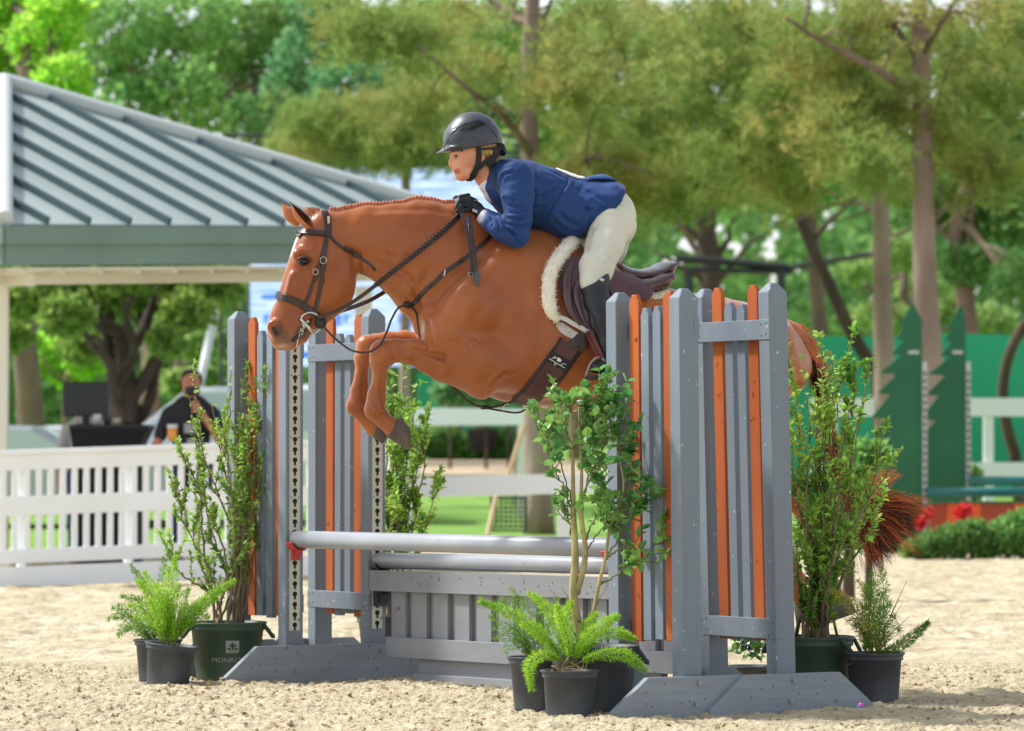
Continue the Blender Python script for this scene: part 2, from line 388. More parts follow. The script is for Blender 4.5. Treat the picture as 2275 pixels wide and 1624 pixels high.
root = empty('pavilion', (Lc[0], Lc[1], 0), 'open pavilion with a grey ribbed metal hip roof and green fascia', 'pavilion')
def roofface(a, b, ap, name, lab=None):
    mb = MB(); nrm = unit(np.cross(b - a, ap - a)); th = nrm * .03
    mb.add([a, b, ap, a - th, b - th, ap - th], [(0, 1, 2), (5, 4, 3), (0, 3, 4, 1)])
    make(name, mb, M_ROOF, root)
    mb = MB(); mid = (a + b) / 2; g = ap - mid; n = 13
    for i in range(1, n):
        u = i / n; q0 = a + (b - a) * u; fr = 1 - abs(2 * u - 1); q1 = q0 + g * fr * .97
        if fr < .03: continue
        mb.box((q0 + q1) / 2 + nrm * .036, unit(b - a) * .05, q1 - q0, nrm * .072)
    make('roof_seams', mb, M_SEAM_SHADE, root)
roofface(Lc, Cc, Ap, 'roof'); roofface(Bc, Lc, Ap, 'roof'); roofface(Cc, Far, Ap, 'roof'); roofface(Far, Bc, Ap, 'roof')
mb = MB()
for q in (Lc, Cc, Bc, Far): mb.tube([q + (0, 0, .045), Ap + (0, 0, .06)], .085, 12)
make('ridge_cap', mb, M_CAPS, root)
mb = MB()
for a, b in ((Lc, Cc), (Bc, Lc)):
    d = unit(b - a); o_ = np.array([d[1], -d[0], 0])
    for z0, z1, off in ((-.03, -.2, .06), (-.2, -.41, .02)):
        mb.box((a + b) / 2 + (0, 0, (z0 + z1) / 2) + o_ * off, (b - a) + d * off * 2, o_ * .05, (0, 0, z0 - z1))
make('fascia', mb, M_FASC, root)
mb = MB()
for a, b in ((Lc, Cc), (Bc, Lc)):
    d = unit(b - a); o_ = np.array([d[1], -d[0], 0])
    mb.box((a + b) / 2 + (0, 0, -.445) - o_ * .35, (b - a) * .97, o_ * .7, (0, 0, .03))
    mb.box((a + b) / 2 + (0, 0, -.52) - o_ * .55, (b - a) * .95, o_ * .12, (0, 0, .14))
    for i in range(14): mb.box(a + (b - a) * (i + .5) / 14 + (0, 0, -.47) - o_ * .3, d * .05, o_ * .6, (0, 0, .05))
make('soffit', mb, M_CREAM, root)
for q, dd in ((Lc, .6), (Cc, .0)):
    mb = MB()
    if dd: c = np.array([GX(-2, 40.8), 40.8])
    else: c = np.array([GX(808, 44.6), 44.6])
    mb.abox(c[0] - .088, c[0] + .088, c[1] - .088, c[1] + .088, 0, 3.05); mb.abox(c[0] - .12, c[0] + .12, c[1] - .12, c[1] + .12, 0, .25)
    make('column', mb, M_CREAM, root)

# ---------------------------------------------------------------- white fences
M_WHITE = mat('white_vinyl', (246, 248, 250), .5, (240, 243, 244), 2.0)
def wf(xp, D): return np.array([GX(xp, D), D])
root = empty('picket_fence', (GX(340, 38), 38, 0), 'white vinyl ramp railing with two rows of balusters along the sand', 'fence')
A_, B_ = wf(-60, 37.6), wf(880, 38.6); dz = lambda t: .0 + .13 * t
def lerpxy(t): return A_ + (B_ - A_) * t
dr = np.r_[B_ - A_, .13]; dp = unit(np.r_[B_[1] - A_[1], -(B_[0] - A_[0]), 0])
def rail(z0, z1, th, name):
    mb = MB(); c = np.r_[(A_ + B_) / 2, (z0 + z1) / 2 + .065]; mb.box(c, dr, dp * th, (0, 0, z1 - z0)); make(name, mb, M_WHITE, root, bevel=.004)
rail(1.20, 1.25, .14, 'top_rail'); rail(1.06, 1.20, .06, 'rail'); rail(.64, .82, .05, 'rail'); rail(.2, .33, .06, 'rail')
rail(-.02, .17, .05, 'kickboard')
nb = 36
for i in range(nb):
    t = (i + .5) / nb; p = lerpxy(t)
    for z0, z1 in ((.33, .64), (.82, 1.06)):
        mb = MB(); mb.box((p[0], p[1], (z0 + z1) / 2 + dz(t)), dp * .03, unit(dr) * .055, (0, 0, z1 - z0)); make('baluster', mb, M_WHITE, root)
for i in range(4):
    t = .11 + i * .25; p = lerpxy(t)
    mb = MB(); mb.box((p[0], p[1] + .09, .6 + dz(t)), dp * .07, unit(dr) * .08, (0, 0, 1.15)); make('post', mb, M_WHITE, root)
def board_fence(name, label, pts, zr, hr, posts, group=None):
    root = empty(name, tuple(pts[0]) + (0,), label, 'fence', group)
    a = np.array(pts[0], float); b = np.array(pts[1], float); d = np.r_[b - a, 0]; n = unit(np.r_[d[1], -d[0], 0]) * -1
    if n[1] > 0: n = -n
    for (z0, z1), (z0b, z1b) in zr:
        mb = MB(); q = []
        for p, (l, h) in ((a, (z0, z1)), (b, (z0b, z1b))): q.append([np.r_[p, l], np.r_[p, h]])
        poly = [q[0][0], q[1][0], q[1][1], q[0][1]]; mb.prism(poly, n * hr); make('rail', mb, M_WHITE, root)
    for t, z0, z1 in posts:
        p = a + (b - a) * t; mb = MB(); mb.abox(p[0] - .07, p[0] + .07, p[1] + .01, p[1] + .15, z0, z1); make('post', mb, M_WHITE, root)
D1, D2 = 47.5, 48.5
board_fence('board_fence', 'white board fence on the turf edge behind the gate panel', (wf(890, D1), wf(1460, D2)), [((ZY(1105, D1), ZY(1060, D1)), (ZY(1092, D2), ZY(1048, D2)))], .05,
            [(.02, 0, ZY(1062, D1)), (.63, 0, ZY(1062, D1)), (1, 0, ZY(1050, D2))])
board_fence('board_fence', 'far white board fence crossing below the horse belly', (wf(640, 66), wf(1165, 64)), [((ZY(948, 66), ZY(903, 66)), (ZY(944, 64), ZY(908, 64)))], .05,
            [(.99, .1, ZY(912, 64)), (.05, .1, ZY(912, 66))])
board_fence('board_fence', 'white board fence in front of the green windscreen at right', (wf(1800, 60), wf(2420, 60)), [((ZY(925, 60), ZY(884, 60)), (ZY(925, 60), ZY(884, 60))), ((ZY(1068, 60), ZY(1030, 60)), (ZY(1066, 60), ZY(1026, 60)))], .05,
            [(.64, .1, ZY(900, 60)), (.08, .1, ZY(900, 60)), (1, .1, ZY(900, 60))])
# ---------------------------------------------------------------- green windscreen
M_SCREEN = mat('windscreen_cloth', (48, 164, 130), .8, (38, 146, 114), .5, 3)
root = empty('windscreen', (GX(1600, 76), 76, 0), 'long green cloth windscreen fence behind the trees at right', 'windscreen')
mb = MB(); Xs = np.linspace(GX(1560, 76), GX(2900, 76), 90)
top = ZY(745, 76) + .03 * np.sin(Xs * 1.7); wob = .03 * np.sin(Xs * 1.1)
for i in range(89): mb.box(((Xs[i] + Xs[i+1]) / 2, 76 + wob[i], (top[i] + .3) / 2), (Xs[i+1] - Xs[i] + .002, wob[i+1] - wob[i], 0), (0, .02, 0), (0, 0, top[i] - .3))
make('cloth', mb, M_SCREEN, root)
for i in range(0, 89, 11):
    mb = MB(); mb.tube([(Xs[i], 76.1, .2), (Xs[i], 76.1, top[i] + .05)], .04, 6); make('post', mb, mat('steel_post', (70, 80, 75), .5), root)
root = empty('windscreen', (GX(1030, 112), 112, tz(0, 112)), 'distant green cloth windscreen seen below the horse chest', 'windscreen')
mb = MB(); mb.abox(GX(925, 112), GX(1150, 112), 112, 112.03, 1.1, ZY(828, 112)); make('cloth', mb, M_SCREEN, root)
# ---------------------------------------------------------------- LED video wall
root = empty('video_wall', (GX(800, 70), 70, 0), 'large lit video wall with blue lettering on a black truss frame', 'screen')
M_BLK = mat('black_steel', (30, 32, 36), .5)
x0, x1, zb, zt = GX(552, 70), GX(1150, 70), ZY(818, 70), ZY(368, 70)
mb = MB(); mb.abox(x0, x1, 70, 70.2, zb, zt); make('cabinet', mb, M_BLK, root)
M_LED = mat('led_white', (206, 216, 242), .4, (128, 164, 228), 2.2, 6, emit=.55, stretch=(.6, 1, 9))
M_LEDB = mat('led_blue', (40, 110, 225), .4, emit=.6)
mb = MB(); mb.abox(x0 + .03, x1 - .03, 69.95, 70, zb + .03, zt - .03); make('display', mb, M_LED, root)
mb = MB()
def ledbar(px0, px1, py0, py1): mb.abox(GX(px0, 69.9), GX(px1, 69.9), 69.91, 69.945, ZY(py1, 69.9), ZY(py0, 69.9))
ledbar(660, 800, 782, 795); ledbar(580, 634, 655, 664); ledbar(880, 905, 655, 664); ledbar(915, 990, 652, 660)
for i, x in enumerate((586, 604, 622, 640, 884, 902, 920, 938, 690, 708, 726, 745, 764)):
    h_ = 18 + (i * 7) % 14; ledbar(x, x + 6, 700, 700 + h_); ledbar(x, x + 13, 700, 706)
    if i % 2: ledbar(x + 8, x + 13, 706, 700 + h_)
a = np.linspace(.2, 2.9, 16)
mb.tube([(GX(830, 69.9) + .36 * math.cos(t), 69.93, ZY(470, 69.9) + .36 * math.sin(t)) for t in a], .045, 6)
ledbar(905, 940, 428, 446)
make('blue_lettering', mb, M_LEDB, root)
mb = MB()
def truss(a, b, w_=.35):
    a = np.array(a, float); b = np.array(b, float); L = np.linalg.norm(b - a); d = (b - a) / L; u = np.array([0, 0, 1.]) if abs(d[2]) < .5 else np.array([1., 0, 0])
    for s in (-.5, .5): mb.tube([a + u * s * w_, b + u * s * w_], .022, 5); mb.tube([a + u * s * w_ + (0, .3, 0), b + u * s * w_ + (0, .3, 0)], .022, 5)
    n = int(L / w_)
    for i in range(n): mb.tube([a + d * L * i / n + u * (-.5 if i % 2 else .5) * w_, a + d * L * (i + 1) / n + u * (.5 if i % 2 else -.5) * w_], .02, 4)
truss((GX(500, 70.4), 70.4, ZY(318, 70.4)), (GX(1180, 70.4), 70.4, ZY(318, 70.4)), .3)
truss((GX(600, 70.2), 70.2, ZY(357, 70.2)), (GX(1160, 70.2), 70.2, ZY(357, 70.2)), .12)
truss((GX(515, 70.4), 70.4, .3), (GX(515, 70.4), 70.4, ZY(318, 70.4)), .4); truss((GX(1170, 70.4), 70.4, .3), (GX(1170, 70.4), 70.4, ZY(318, 70.4)), .4)
make('truss', mb, mat('truss_steel', (66, 70, 74), .5), root)
mb = MB(); mb.tube([P(498, 600, 66), P(446, 845, 64)], .075, 8); mb.tube([P(446, 845, 64), P(430, 930, 63.5)], .06, 8)
make('brace_pole', mb, mat('white_pole', (215, 220, 222), .5), label='slanting white brace pole beside the video wall', cat='pole')
# ---------------------------------------------------------------- cars, table, monitor
M_GLASS_SKY = mat('car_glass_sky', (190, 204, 214), .25, spec=.6); M_TYRE = mat('tyre_rubber', (25, 25, 27), .8); M_RIM = mat('rim_alloy', (170, 172, 175), .35, metal=.8)  # pale glass colour has the reflected sky painted in
def car(name, label, cx, D, z0, paint, sc=1.0, flip=1, group='cars parked beyond the railing', prof='suv'):
    root = empty(name, (cx, D, z0), label, 'car', group)
    if prof == 'suv': body = [(-2.5, .35), (-2.55, .9), (-2.35, 1.1), (-1.3, 1.2), (-.55, 1.8), (1.9, 1.86), (2.35, 1.2), (2.5, 1.1), (2.5, .35)]; gl = [(-1.1, 1.22), (-.5, 1.72), (1.8, 1.76), (2.15, 1.22)]
    else: body = [(-2.5, .35), (-2.55, .75), (-2.3, .95), (-1.2, 1.05), (-.4, 1.5), (.9, 1.52), (1.8, 1.1), (2.4, 1.05), (2.5, .35)]; gl = [(-1.0, 1.07), (-.35, 1.44), (.85, 1.46), (1.5, 1.1)]
    T = lambda p, y: (cx + p[0] * flip * sc, D + y, z0 + p[1] * sc)
    mb = MB(); mb.prism([T(p, -.95 * sc) for p in body], (0, 1.9 * sc, 0)); make('body', mb, paint, root, bevel=.06)
    mb = MB(); mb.prism([T(p, -.955 * sc) for p in gl], (0, .02, 0)); make('window', mb, M_GLASS_SKY, root)
    mb = MB(); a, b = body[3], body[4]; q = [(a[0] + (b[0] - a[0]) * t, a[1] + (b[1] - a[1]) * t + .012) for t in (.08, .92)]
    mb.add([T(q[0], -.8 * sc), T(q[1], -.72 * sc), T(q[1], .72 * sc), T(q[0], .8 * sc)], [(0, 1, 2, 3)]); make('windscreen_glass', mb, M_GLASS_SKY, root)
    for x in (-1.55, 1.6):
        mb = MB(); c = T((x, .36), -.97 * sc); mb.tube([c, (c[0], c[1] + .22, c[2])], .36 * sc, 16); wq = make('wheel', mb, M_TYRE, root)
        mb = MB(); mb.tube([(c[0], c[1] - .01, c[2]), (c[0], c[1] + .05, c[2])], .21 * sc, 12); make('rim', mb, M_RIM, wq)
    mb = MB(); c = T((-2.52, .8), -.7 * sc); mb.ball(c, (.06, .16, .08), 8, 6); make('headlight', mb, mat('lamp_lens', (225, 230, 235), .1), root)
M_CW = mat('white_car_paint', (228, 234, 240), .25, spec=.6, coat=.5); M_CS = mat('silver_car_paint', (170, 176, 184), .3, metal=.4, coat=.5)
car('parked_car', 'white pickup sized car parked behind the standing person', GX(520, 62), 62, .22, M_CW, 1.12)
car('parked_car', 'silver car at the left edge behind the monitor table', GX(30, 60), 60, .15, M_CS, 1.0, -1, prof='sedan')
car('parked_car', 'small far white car beyond the tree trunk', GX(345, 92), 92, .6, M_CW, .75, prof='sedan')
car('parked_car', 'pale car far off at the left under the oak', GX(110, 90), 90, .6, M_CW, .85, 1, prof='sedan')
Dt = 42.5
root = empty('folding_table', (GX(250, Dt), Dt, 0), 'table under a black cloth behind the white railing', 'table')
mb = MB(); x0, x1, zt_ = GX(162, Dt), GX(338, Dt), ZY(944, Dt)
mb.abox(x0, x1, Dt - .35, Dt + .35, zt_ - .03, zt_); make('table_top', mb, M_BLK, root)
mb = MB(); mb.prism([(x0, Dt - .36, zt_ - .031), (x1, Dt - .36, zt_ - .031), (x1 - .09, Dt - .36, zt_ - .2), (x1 - .12, Dt - .36, .05), (x0 + .12, Dt - .36, .05), (x0 + .05, Dt - .36, zt_ - .3)], (0, .7, 0)); make('cloth', mb, mat('black_cloth', (28, 24, 34), .9), root)
root = empty('monitor', (GX(190, Dt), Dt, zt_), 'black computer monitor standing on the cloth covered table, seen from behind', 'monitor')
mb = MB(); mb.abox(GX(140, Dt), GX(242, Dt), Dt - .03, Dt + .03, ZY(925, Dt), ZY(848, Dt)); make('housing', mb, mat('monitor_shell', (38, 42, 50), .5), root, bevel=.01)
mb = MB(); mb.abox(GX(183, Dt), GX(199, Dt), Dt, Dt + .05, zt_, ZY(920, Dt)); mb.abox(GX(170, Dt), GX(212, Dt), Dt - .08, Dt + .1, zt_, zt_ + .015); make('stand', mb, M_BLK, root)
for i, (px, c, h_, lb) in enumerate(((219, (215, 215, 210), .11, 'white paper cup on the black table beside the monitor'), (262, (200, 190, 170), .07, 'tan snack tub on the black table, left of the small dark tubs'), (285, (60, 50, 45), .06, 'small dark tub near the right end of the black table'), (240, (40, 40, 44), .08, 'dark bottle cap tub between the paper cup and tan tub'))):
    mb = MB(); mb.lathe((GX(px, Dt), Dt - .1, zt_), [(0, 0), (.035, 0), (.045, h_), (.04, h_), (0, h_ - .01)], 12)
    make('cup', mb, mat('cup_%d' % i, c, .5), origin=(GX(px, Dt), Dt - .1, zt_), smooth=True, label=lb, cat='cup')
# ---------------------------------------------------------------- green pine-cut jump behind
M_PG = mat('green_board', (22, 104, 66), .55, (18, 92, 60), 1.2); M_WS = mat('white_strip', (190, 195, 195), .5); M_HOLE = mat('hole_dark', (25, 27, 30), .8)
def tree_std(px_tip, py_tip, pxr, D, label, zbase=0):
    root = empty('tree_shaped_standard', (GX(pxr, D), D, 0), label, 'jump standard', 'green tree shaped jump standards')
    t = P(px_tip, py_tip, D); xr = GX(pxr, D); pts = [(xr, D, 0.0), (xr, D, ZY(py_tip + 38, D)), tuple(t)]
    y = py_tip; x = px_tip; step = 0
    for od, oy, nd, ny in ((31, 52, 20, 44), (38, 81, 20, 66), (48, 114, 25, 91), (74, 156, 36, 135), (79, 201, 50, 176), (92, 255, 58, 225), (100, 310, 72, 280), (110, 370, 84, 340)):
        pts.append(tuple(P(px_tip - od, py_tip + oy, D))); pts.append(tuple(P(px_tip - nd, py_tip + oy + 4, D)))
    pts.append((GX(px_tip - 100, D), D, .0))
    mb = MB(); mb.prism(pts, (0, .06, 0)); make('board', mb, M_PG, root)
    mb = MB(); mb.abox(xr, xr + .055, D - .03, D + .06, 0, ZY(804, D))
    for i in range(24): z = .15 + i * (ZY(810, D) - .2) / 24; mb.abox(xr + .015, xr + .04, D - .036, D - .0305, z, z + .05, 1)
    o = make('strip', mb, [M_WS, M_HOLE], root)
    mb = MB(); mb.abox(xr - .17, xr - .04, D - .01, D - .003, ZY(786, D), ZY(779, D)); make('white_mark', mb, M_WS, root)
tree_std(2028, 672, 2049, 50, 'green tree shaped jump standard, left one of the two'); tree_std(2136, 675, 2146, 51.5, 'green tree shaped jump standard, right one of the two')
M_POLE_T = mat('teal_pole', (20, 108, 104), .4)
for px0, py, D, lb in ((2058, 1094, 49.9, 'lower dark teal jump pole in front of the tree shaped standards'), (2152, 1069, 51.4, 'dark teal back pole running right from the right tree shaped standard')):
    mb = MB(); mb.tube([P(px0, py, D), P(2420, py - 2, D)], .058, 12); make('jump_pole', mb, M_POLE_T, smooth=True, origin=P(px0, py, D), label=lb, cat='jump pole', group='teal poles of the far jump')
root = empty('flower_box', (GX(2200, 49.4), 49.4, 0), 'orange and brick striped plank box below the teal poles', 'flower box')
M_OR2 = mat('orange_board', (226, 92, 36), .6); M_BR2 = mat('brick_board', (165, 66, 40), .6)
mb = MB()
for i, px in enumerate(range(2066, 2420, 37)): mb.abox(GX(px, 49.4), GX(px + 37, 49.4), 49.35, 49.45, .25, ZY(1118, 49.4), (1, 0, 0, 1, 1, 0, 0)[i % 7])
make('plank', mb, [M_OR2, M_BR2], root); mb = MB(); mb.abox(GX(2066, 49.4), GX(2420, 49.4), 49.3, 49.5, ZY(1118, 49.4), ZY(1113, 49.4)); make('cap_board', mb, M_PG, root)
M_RED = mat('red_petal', (214, 30, 44), .6, (236, 60, 62), 20)
for px, py, r_, lb in ((2140, 1138, 20, 'biggest red flower head before the orange plank box'), (2062, 1140, 13, 'red flower head at the left end of the orange plank box'), (2044, 1160, 15, 'lowest red flower head, right beside the horse tail'), (1742, 725, 9, 'small red bloom seen just above the horse dock')):
    D = 48.6; mb = MB(); c = P(px, py, D); rad = r_ * D / F
    cards(mb, c + randdir(160) * rad * .7, randdir(160), randdir(160), rad * .7, rad * .6); make('red_flower', mb, M_RED, origin=c, label=lb, cat='flower', group='red flowers by the far jump')
# ================================================================ TREES
M_BARK = mat('bark', (134, 114, 98), .9, (104, 88, 76), 3, 6, bump=.8, bscale=10, bdist=.04, stretch=(1, 1, .25))
M_BARKP = mat('pine_bark', (168, 148, 136), .9, (130, 110, 100), 2.5, 6, bump=.9, bscale=8, bdist=.05, stretch=(1, 1, .3))
M_BARKD = mat('oak_bark', (84, 70, 56), .95, (60, 50, 42), 3, 5, bump=.6, bscale=9, bdist=.04, stretch=(1, 1, .3))
def leafmat(n, c, c2, tr=.45, isl=.35, sc=.35): return mat(n, c, .6, c2, sc, 3, .35, .65, trans=tr, island=isl, spec=.25)
LM = dict(lime=leafmat('leaf_lime', (142, 200, 62), (162, 212, 76)), mid=leafmat('leaf_mid', (106, 158, 84), (134, 178, 96)),
          dark=leafmat('leaf_dark', (96, 142, 76), (124, 162, 86)), yel=leafmat('leaf_yellow', (146, 174, 96), (122, 158, 88)),
          olive=leafmat('leaf_olive', (122, 130, 52), (146, 138, 58)), oak=leafmat('leaf_oak', (112, 146, 66), (138, 168, 76)), blue=leafmat('leaf_bluegreen', (94, 150, 100), (120, 168, 108)))
def crown_pts(n, blobs, fill=.35):
    """points in overlapping blobs, weighted to their shells"""
    w_ = np.array([b[3] ** 2 for b in blobs]); k = rng.choice(len(blobs), n, p=w_ / w_.sum())
    B = np.array([b[:3] for b in blobs])[k]; r_ = np.array([b[3] for b in blobs])[k]
    d = randdir(n); rad = r_ * (fill + (1 - fill) * rng.random(n) ** .6)
    p = B + d * rad[:, None] * np.array([1, 1, .72]); return p, d
def limb(a, b, n=7, sag=.12, wig=.05):
    a = np.array(a, float); b = np.array(b, float); L = np.linalg.norm(b - a); t = np.linspace(0, 1, n)[:, None]
    p = a + (b - a) * t; p[:, 2] += (np.sin(t * math.pi) * L * sag)[:, 0]; p[1:-1] += rng.normal(size=(n - 2, 3)) * L * wig; return spline(p, n * 2)
def tree(label, base, H, r0, blobs, leaf, nl, ls, bark=None, name='broadleaf_tree', lean=(0, 0), forks=1, group='broadleaf trees behind the arena', orient=None):
    bark = bark or M_BARK; root = empty(name, base, label, 'tree', group)
    base = np.array(base, float); top = base + (lean[0], lean[1], H)
    mb = MB(); tr = limb(base - (0, 0, .1), top, 6, 0, .012); rad = np.interp(np.linspace(0, 1, len(tr)), [0, .06, 1], [r0 * 1.35, r0, r0 * .45]); mb.tube(tr, rad, 10)
    for b in sorted(blobs, key=lambda q: -q[3])[:10]:
        s = tr[int(len(tr) * rng.uniform(.45, .98))]; q = limb(s, b[:3], 6, .08, .04); mb.tube(q, np.linspace(r0 * .42, r0 * .08, len(q)), 6)
        for _ in range(4):
            e = np.array(b[:3]) + randdir(1)[0] * b[3] * .75; g = limb(q[rng.integers(4, len(q))], e, 4, .05, .05); mb.tube(g, np.linspace(r0 * .14, r0 * .03, len(g)), 4)
    make('trunk', mb, bark, root, smooth=True)
    mb = MB(); p, d = crown_pts(nl, blobs); dd = unit(d * .6 + randdir(nl)); nn = unit(randdir(nl) + (0, 0, .8))
    cards(mb, p, dd, nn, ls * rng.uniform(.6, 1.3, nl), ls * rng.uniform(.45, .8, nl), (np.array([(0, 0, 0), (.5, .5, .1), (1, 0, 0), (.5, -.5, .1)]), [(0, 3, 2, 1)]))
    o = make('crown', mb, leaf, root); return root
def px_blobs(L, D):       # (px, py, r_px [,dD]) -> world blobs
    out = []
    for b in L:
        d = D + (b[3] if len(b) > 3 else rng.uniform(-2, 2)); q = P(b[0], b[1], d); out.append((q[0], q[1], q[2], b[2] * D / F))
    return out
def tz1(D): return float(tz(0, D))
def pxtree(label, trunk_px, D, blobs, leaf, nl, ls, r0=.25, Hpy=None, **kw):
    base = (GX(trunk_px, D), D, tz1(D)); H = ZY(Hpy if Hpy is not None else 200, D) - base[2]
    return tree(label, base, H, r0, px_blobs(blobs, D), leaf, nl, ls, **kw)
pxtree('bright lime green tree rising over the left end of the pavilion roof', 60, 66, [(20, 20, 110), (100, 90, 90), (60, 160, 90), (140, 170, 60), (0, 100, 100), (130, 20, 70), (-60, 60, 120), (160, 215, 40)], LM['lime'], 9000, .17, Hpy=100)
pxtree('tall mid green tree right of the lime tree over the roof', 330, 96, [(260, 60, 110), (340, 130, 110), (420, 40, 110), (300, 230, 80), (400, 200, 90), (230, 150, 70), (190, 10, 80), (450, 260, 60)], LM['mid'], 6200, .22)
pxtree('dark green tree between two lighter trees above the roof ridge', 560, 102, [(540, 60, 100), (600, 130, 90), (500, 190, 80), (560, 260, 70), (640, 30, 80), (480, 120, 60), (640, 230, 60)], LM['dark'], 5400, .22)
pxtree('blue green tree above the video wall truss', 760, 98, [(700, 120, 100), (780, 200, 100), (650, 200, 70), (840, 80, 80), (720, 20, 80), (620, 250, 60), (800, 290, 60), (880, 190, 60)], LM['blue'], 6000, .22)
pxtree('fresh green tree directly above the helmet of the rider', 1010, 104, [(960, 60, 100), (1040, 150, 100), (930, 200, 90), (1100, 60, 90), (1000, 270, 80), (1120, 230, 80), (870, 300, 60)], LM['mid'], 6000, .22)
pxtree('yellow green tree behind the back of the rider', 1290, 108, [(1200, 120, 100), (1300, 60, 100), (1380, 170, 100), (1250, 240, 90), (1180, 300, 80), (1340, 320, 90), (1420, 60, 80), (1440, 290, 70), (1250, 390, 60)], LM['yel'], 9000, .22)
pxtree('dark green tree left of the leaning trunk', 1560, 100, [(1500, 120, 100), (1600, 200, 110), (1480, 260, 90), (1560, 340, 90), (1660, 90, 90), (1430, 390, 80), (1500, 450, 60), (1620, 420, 60)], LM['dark'], 6500, .22)
pxtree('mid green tree behind the left pine trunk at right', 1820, 106, [(1760, 100, 110), (1880, 160, 110), (1780, 260, 90), (1900, 300, 100), (1700, 340, 80), (1830, 400, 80), (1680, 420, 50)], LM['mid'], 7500, .22)
pxtree('dark green tree filling the right edge behind the pines', 2160, 98, [(2080, 120, 110), (2200, 180, 120), (2120, 300, 110), (2250, 330, 110), (2060, 430, 90), (2180, 470, 100), (2280, 80, 100), (2290, 480, 100), (2150, 590, 70), (2260, 620, 60)], LM['dark'], 12000, .22, r0=.3)
pxtree('light green tree seen low between the pine trunks', 2010, 118, [(1990, 560, 60), (2050, 640, 60), (1900, 600, 40), (2120, 690, 50), (2000, 720, 60), (1930, 700, 40), (2200, 720, 60)], LM['yel'], 5000, .2, Hpy=600)
pxtree('spreading oak with dark forked trunk under the pavilion eave', 275, 62, [(60, 660, 70), (150, 700, 60), (230, 660, 70), (330, 650, 70), (420, 690, 60), (180, 770, 50), (120, 590, 80), (300, 580, 90), (420, 610, 80), (20, 740, 50), (370, 760, 40), (480, 640, 60)], LM['oak'], 9000, .16, r0=.3, Hpy=740, bark=M_BARKD)
pxtree('lime green young tree below the eave left of the oak trunk', 150, 72, [(140, 780, 50), (90, 800, 40), (190, 800, 45), (150, 830, 40), (60, 760, 30)], LM['lime'], 3500, .15, r0=.1, Hpy=800)
pxtree('yellow green tree between the oak trunk and the brace pole', 400, 80, [(380, 800, 50), (440, 760, 50), (350, 730, 40), (470, 830, 40), (400, 850, 40)], LM['yel'], 3500, .16, r0=.1, Hpy=780)
pxtree('small dark green tree in the gap under the horse neck', 690, 84, [(690, 850, 40), (740, 860, 40), (650, 860, 40)], LM['dark'], 2500, .15, r0=.1, Hpy=850)
# far tree line: one mass, holes in it show the sky
mb = MB(); n = 90000
X = rng.uniform(-1.8, 1.8, n); D = rng.uniform(150, 200, n); ppx = CX + X * 1250
hole = fnoise(ppx / 60, D * 0 + 3.0, 5, 1.0); py = rng.uniform(330, 985, n)
dens = vnoise(ppx, py, 42, 21) * .6 + vnoise(ppx, py, 18, 22) * .4
bright = np.exp(-(((ppx - 1650) / 150) ** 2 + ((py - 560) / 60) ** 2)) + .5 * np.exp(-(((ppx - 1480) / 90) ** 2 + ((py - 570) / 60) ** 2))
keep = dens > .30 + .27 * bright
ppx, py, D = ppx[keep], py[keep], D[keep]; n = len(D)
rays = np.stack([(ppx - CX) / F, np.ones(n), (1016.4 - py) / F], 1); p = CAMP + rays * D[:, None]
cards(mb, p, randdir(n), unit(randdir(n) + (0, -1.2, .6)), .6 * rng.uniform(.6, 1.3, n), .5 * rng.uniform(.6, 1.2, n), (np.array([(0, 0, 0), (.5, .5, .1), (1, 0, 0), (.5, -.5, .1)]), [(0, 3, 2, 1)]))
make('far_treeline', mb, leafmat('leaf_far', (118, 164, 84), (88, 134, 78), .5, .3, .08), kind='stuff', label='far band of bright green woodland closing the view', cat='woodland')
# ---------------------------------------------------------------- pines
def pine(label, trunk, D, r0, fol, ntuft, branches, name='pine_tree'):
    base = P(*trunk[0], D); base[2] = tz1(D)
    root = empty(name, base, label, 'pine tree', 'long needled pines behind the arena')
    mb = MB(); q = spline([base] + [P(a, b, D) for a, b in trunk[1:]], 24); rad = np.interp(np.linspace(0, 1, 24), [0, .1, 1], [r0 * 1.2, r0, r0 * .5]); mb.tube(q, rad, 12)
    make('trunk', mb, M_BARKP, root, smooth=True)
    for br, w_ in branches:
        mb = MB(); pts = [P(b[0], b[1], D + (b[2] if len(b) > 2 else 0)) for b in br]; q = spline(pts, 14); mb.tube(q, np.linspace(w_, w_ * .35, 14), 6)
        for k in range(5):
            s = q[3 + 2 * k]; e = s + randdir(1)[0] * rng.uniform(.5, 1.2) + (0, 0, .15); mb.tube(limb(s, e, 3, .05, .04), np.linspace(w_ * .35, .012, 6), 4)
        make('branch', mb, M_BARK, root, smooth=True)
    if ntuft:
        mb = MB(); bl = np.array(px_blobs(fol, D)); ntuft = int(ntuft * 1.3); sub_ = 26; kb = rng.integers(0, len(bl), sub_ * len(bl))
        sc = bl[kb, :3] + rng.normal(size=(len(kb), 3)) * bl[kb, 3:4] * (.9, 1.2, .55); k2 = rng.integers(0, len(sc), ntuft); dr_ = unit(rng.normal(size=(len(kb), 3)) * (1, 1, .28))
        p = sc[k2] + dr_[k2] * (rng.normal(size=(ntuft, 1)) * bl[kb[k2], 3:4] * .62) + rng.normal(size=(ntuft, 3)) * .085
        d = unit(randdir(ntuft) * .8 + (0, 0, .4)); nn = 7
        pos = np.repeat(p, nn, 0); dd = unit(np.repeat(d, nn, 0) + randdir(ntuft * nn) * .75)
        cards(mb, pos, dd, randdir(len(pos)), .22 * rng.uniform(.6, 1.2, len(pos)), .016, (np.array([(0, .5, 0), (0, -.5, 0), (1, 0, 0)]), [(0, 1, 2)]))
        make('crown', mb, M_NEEDLE, root)
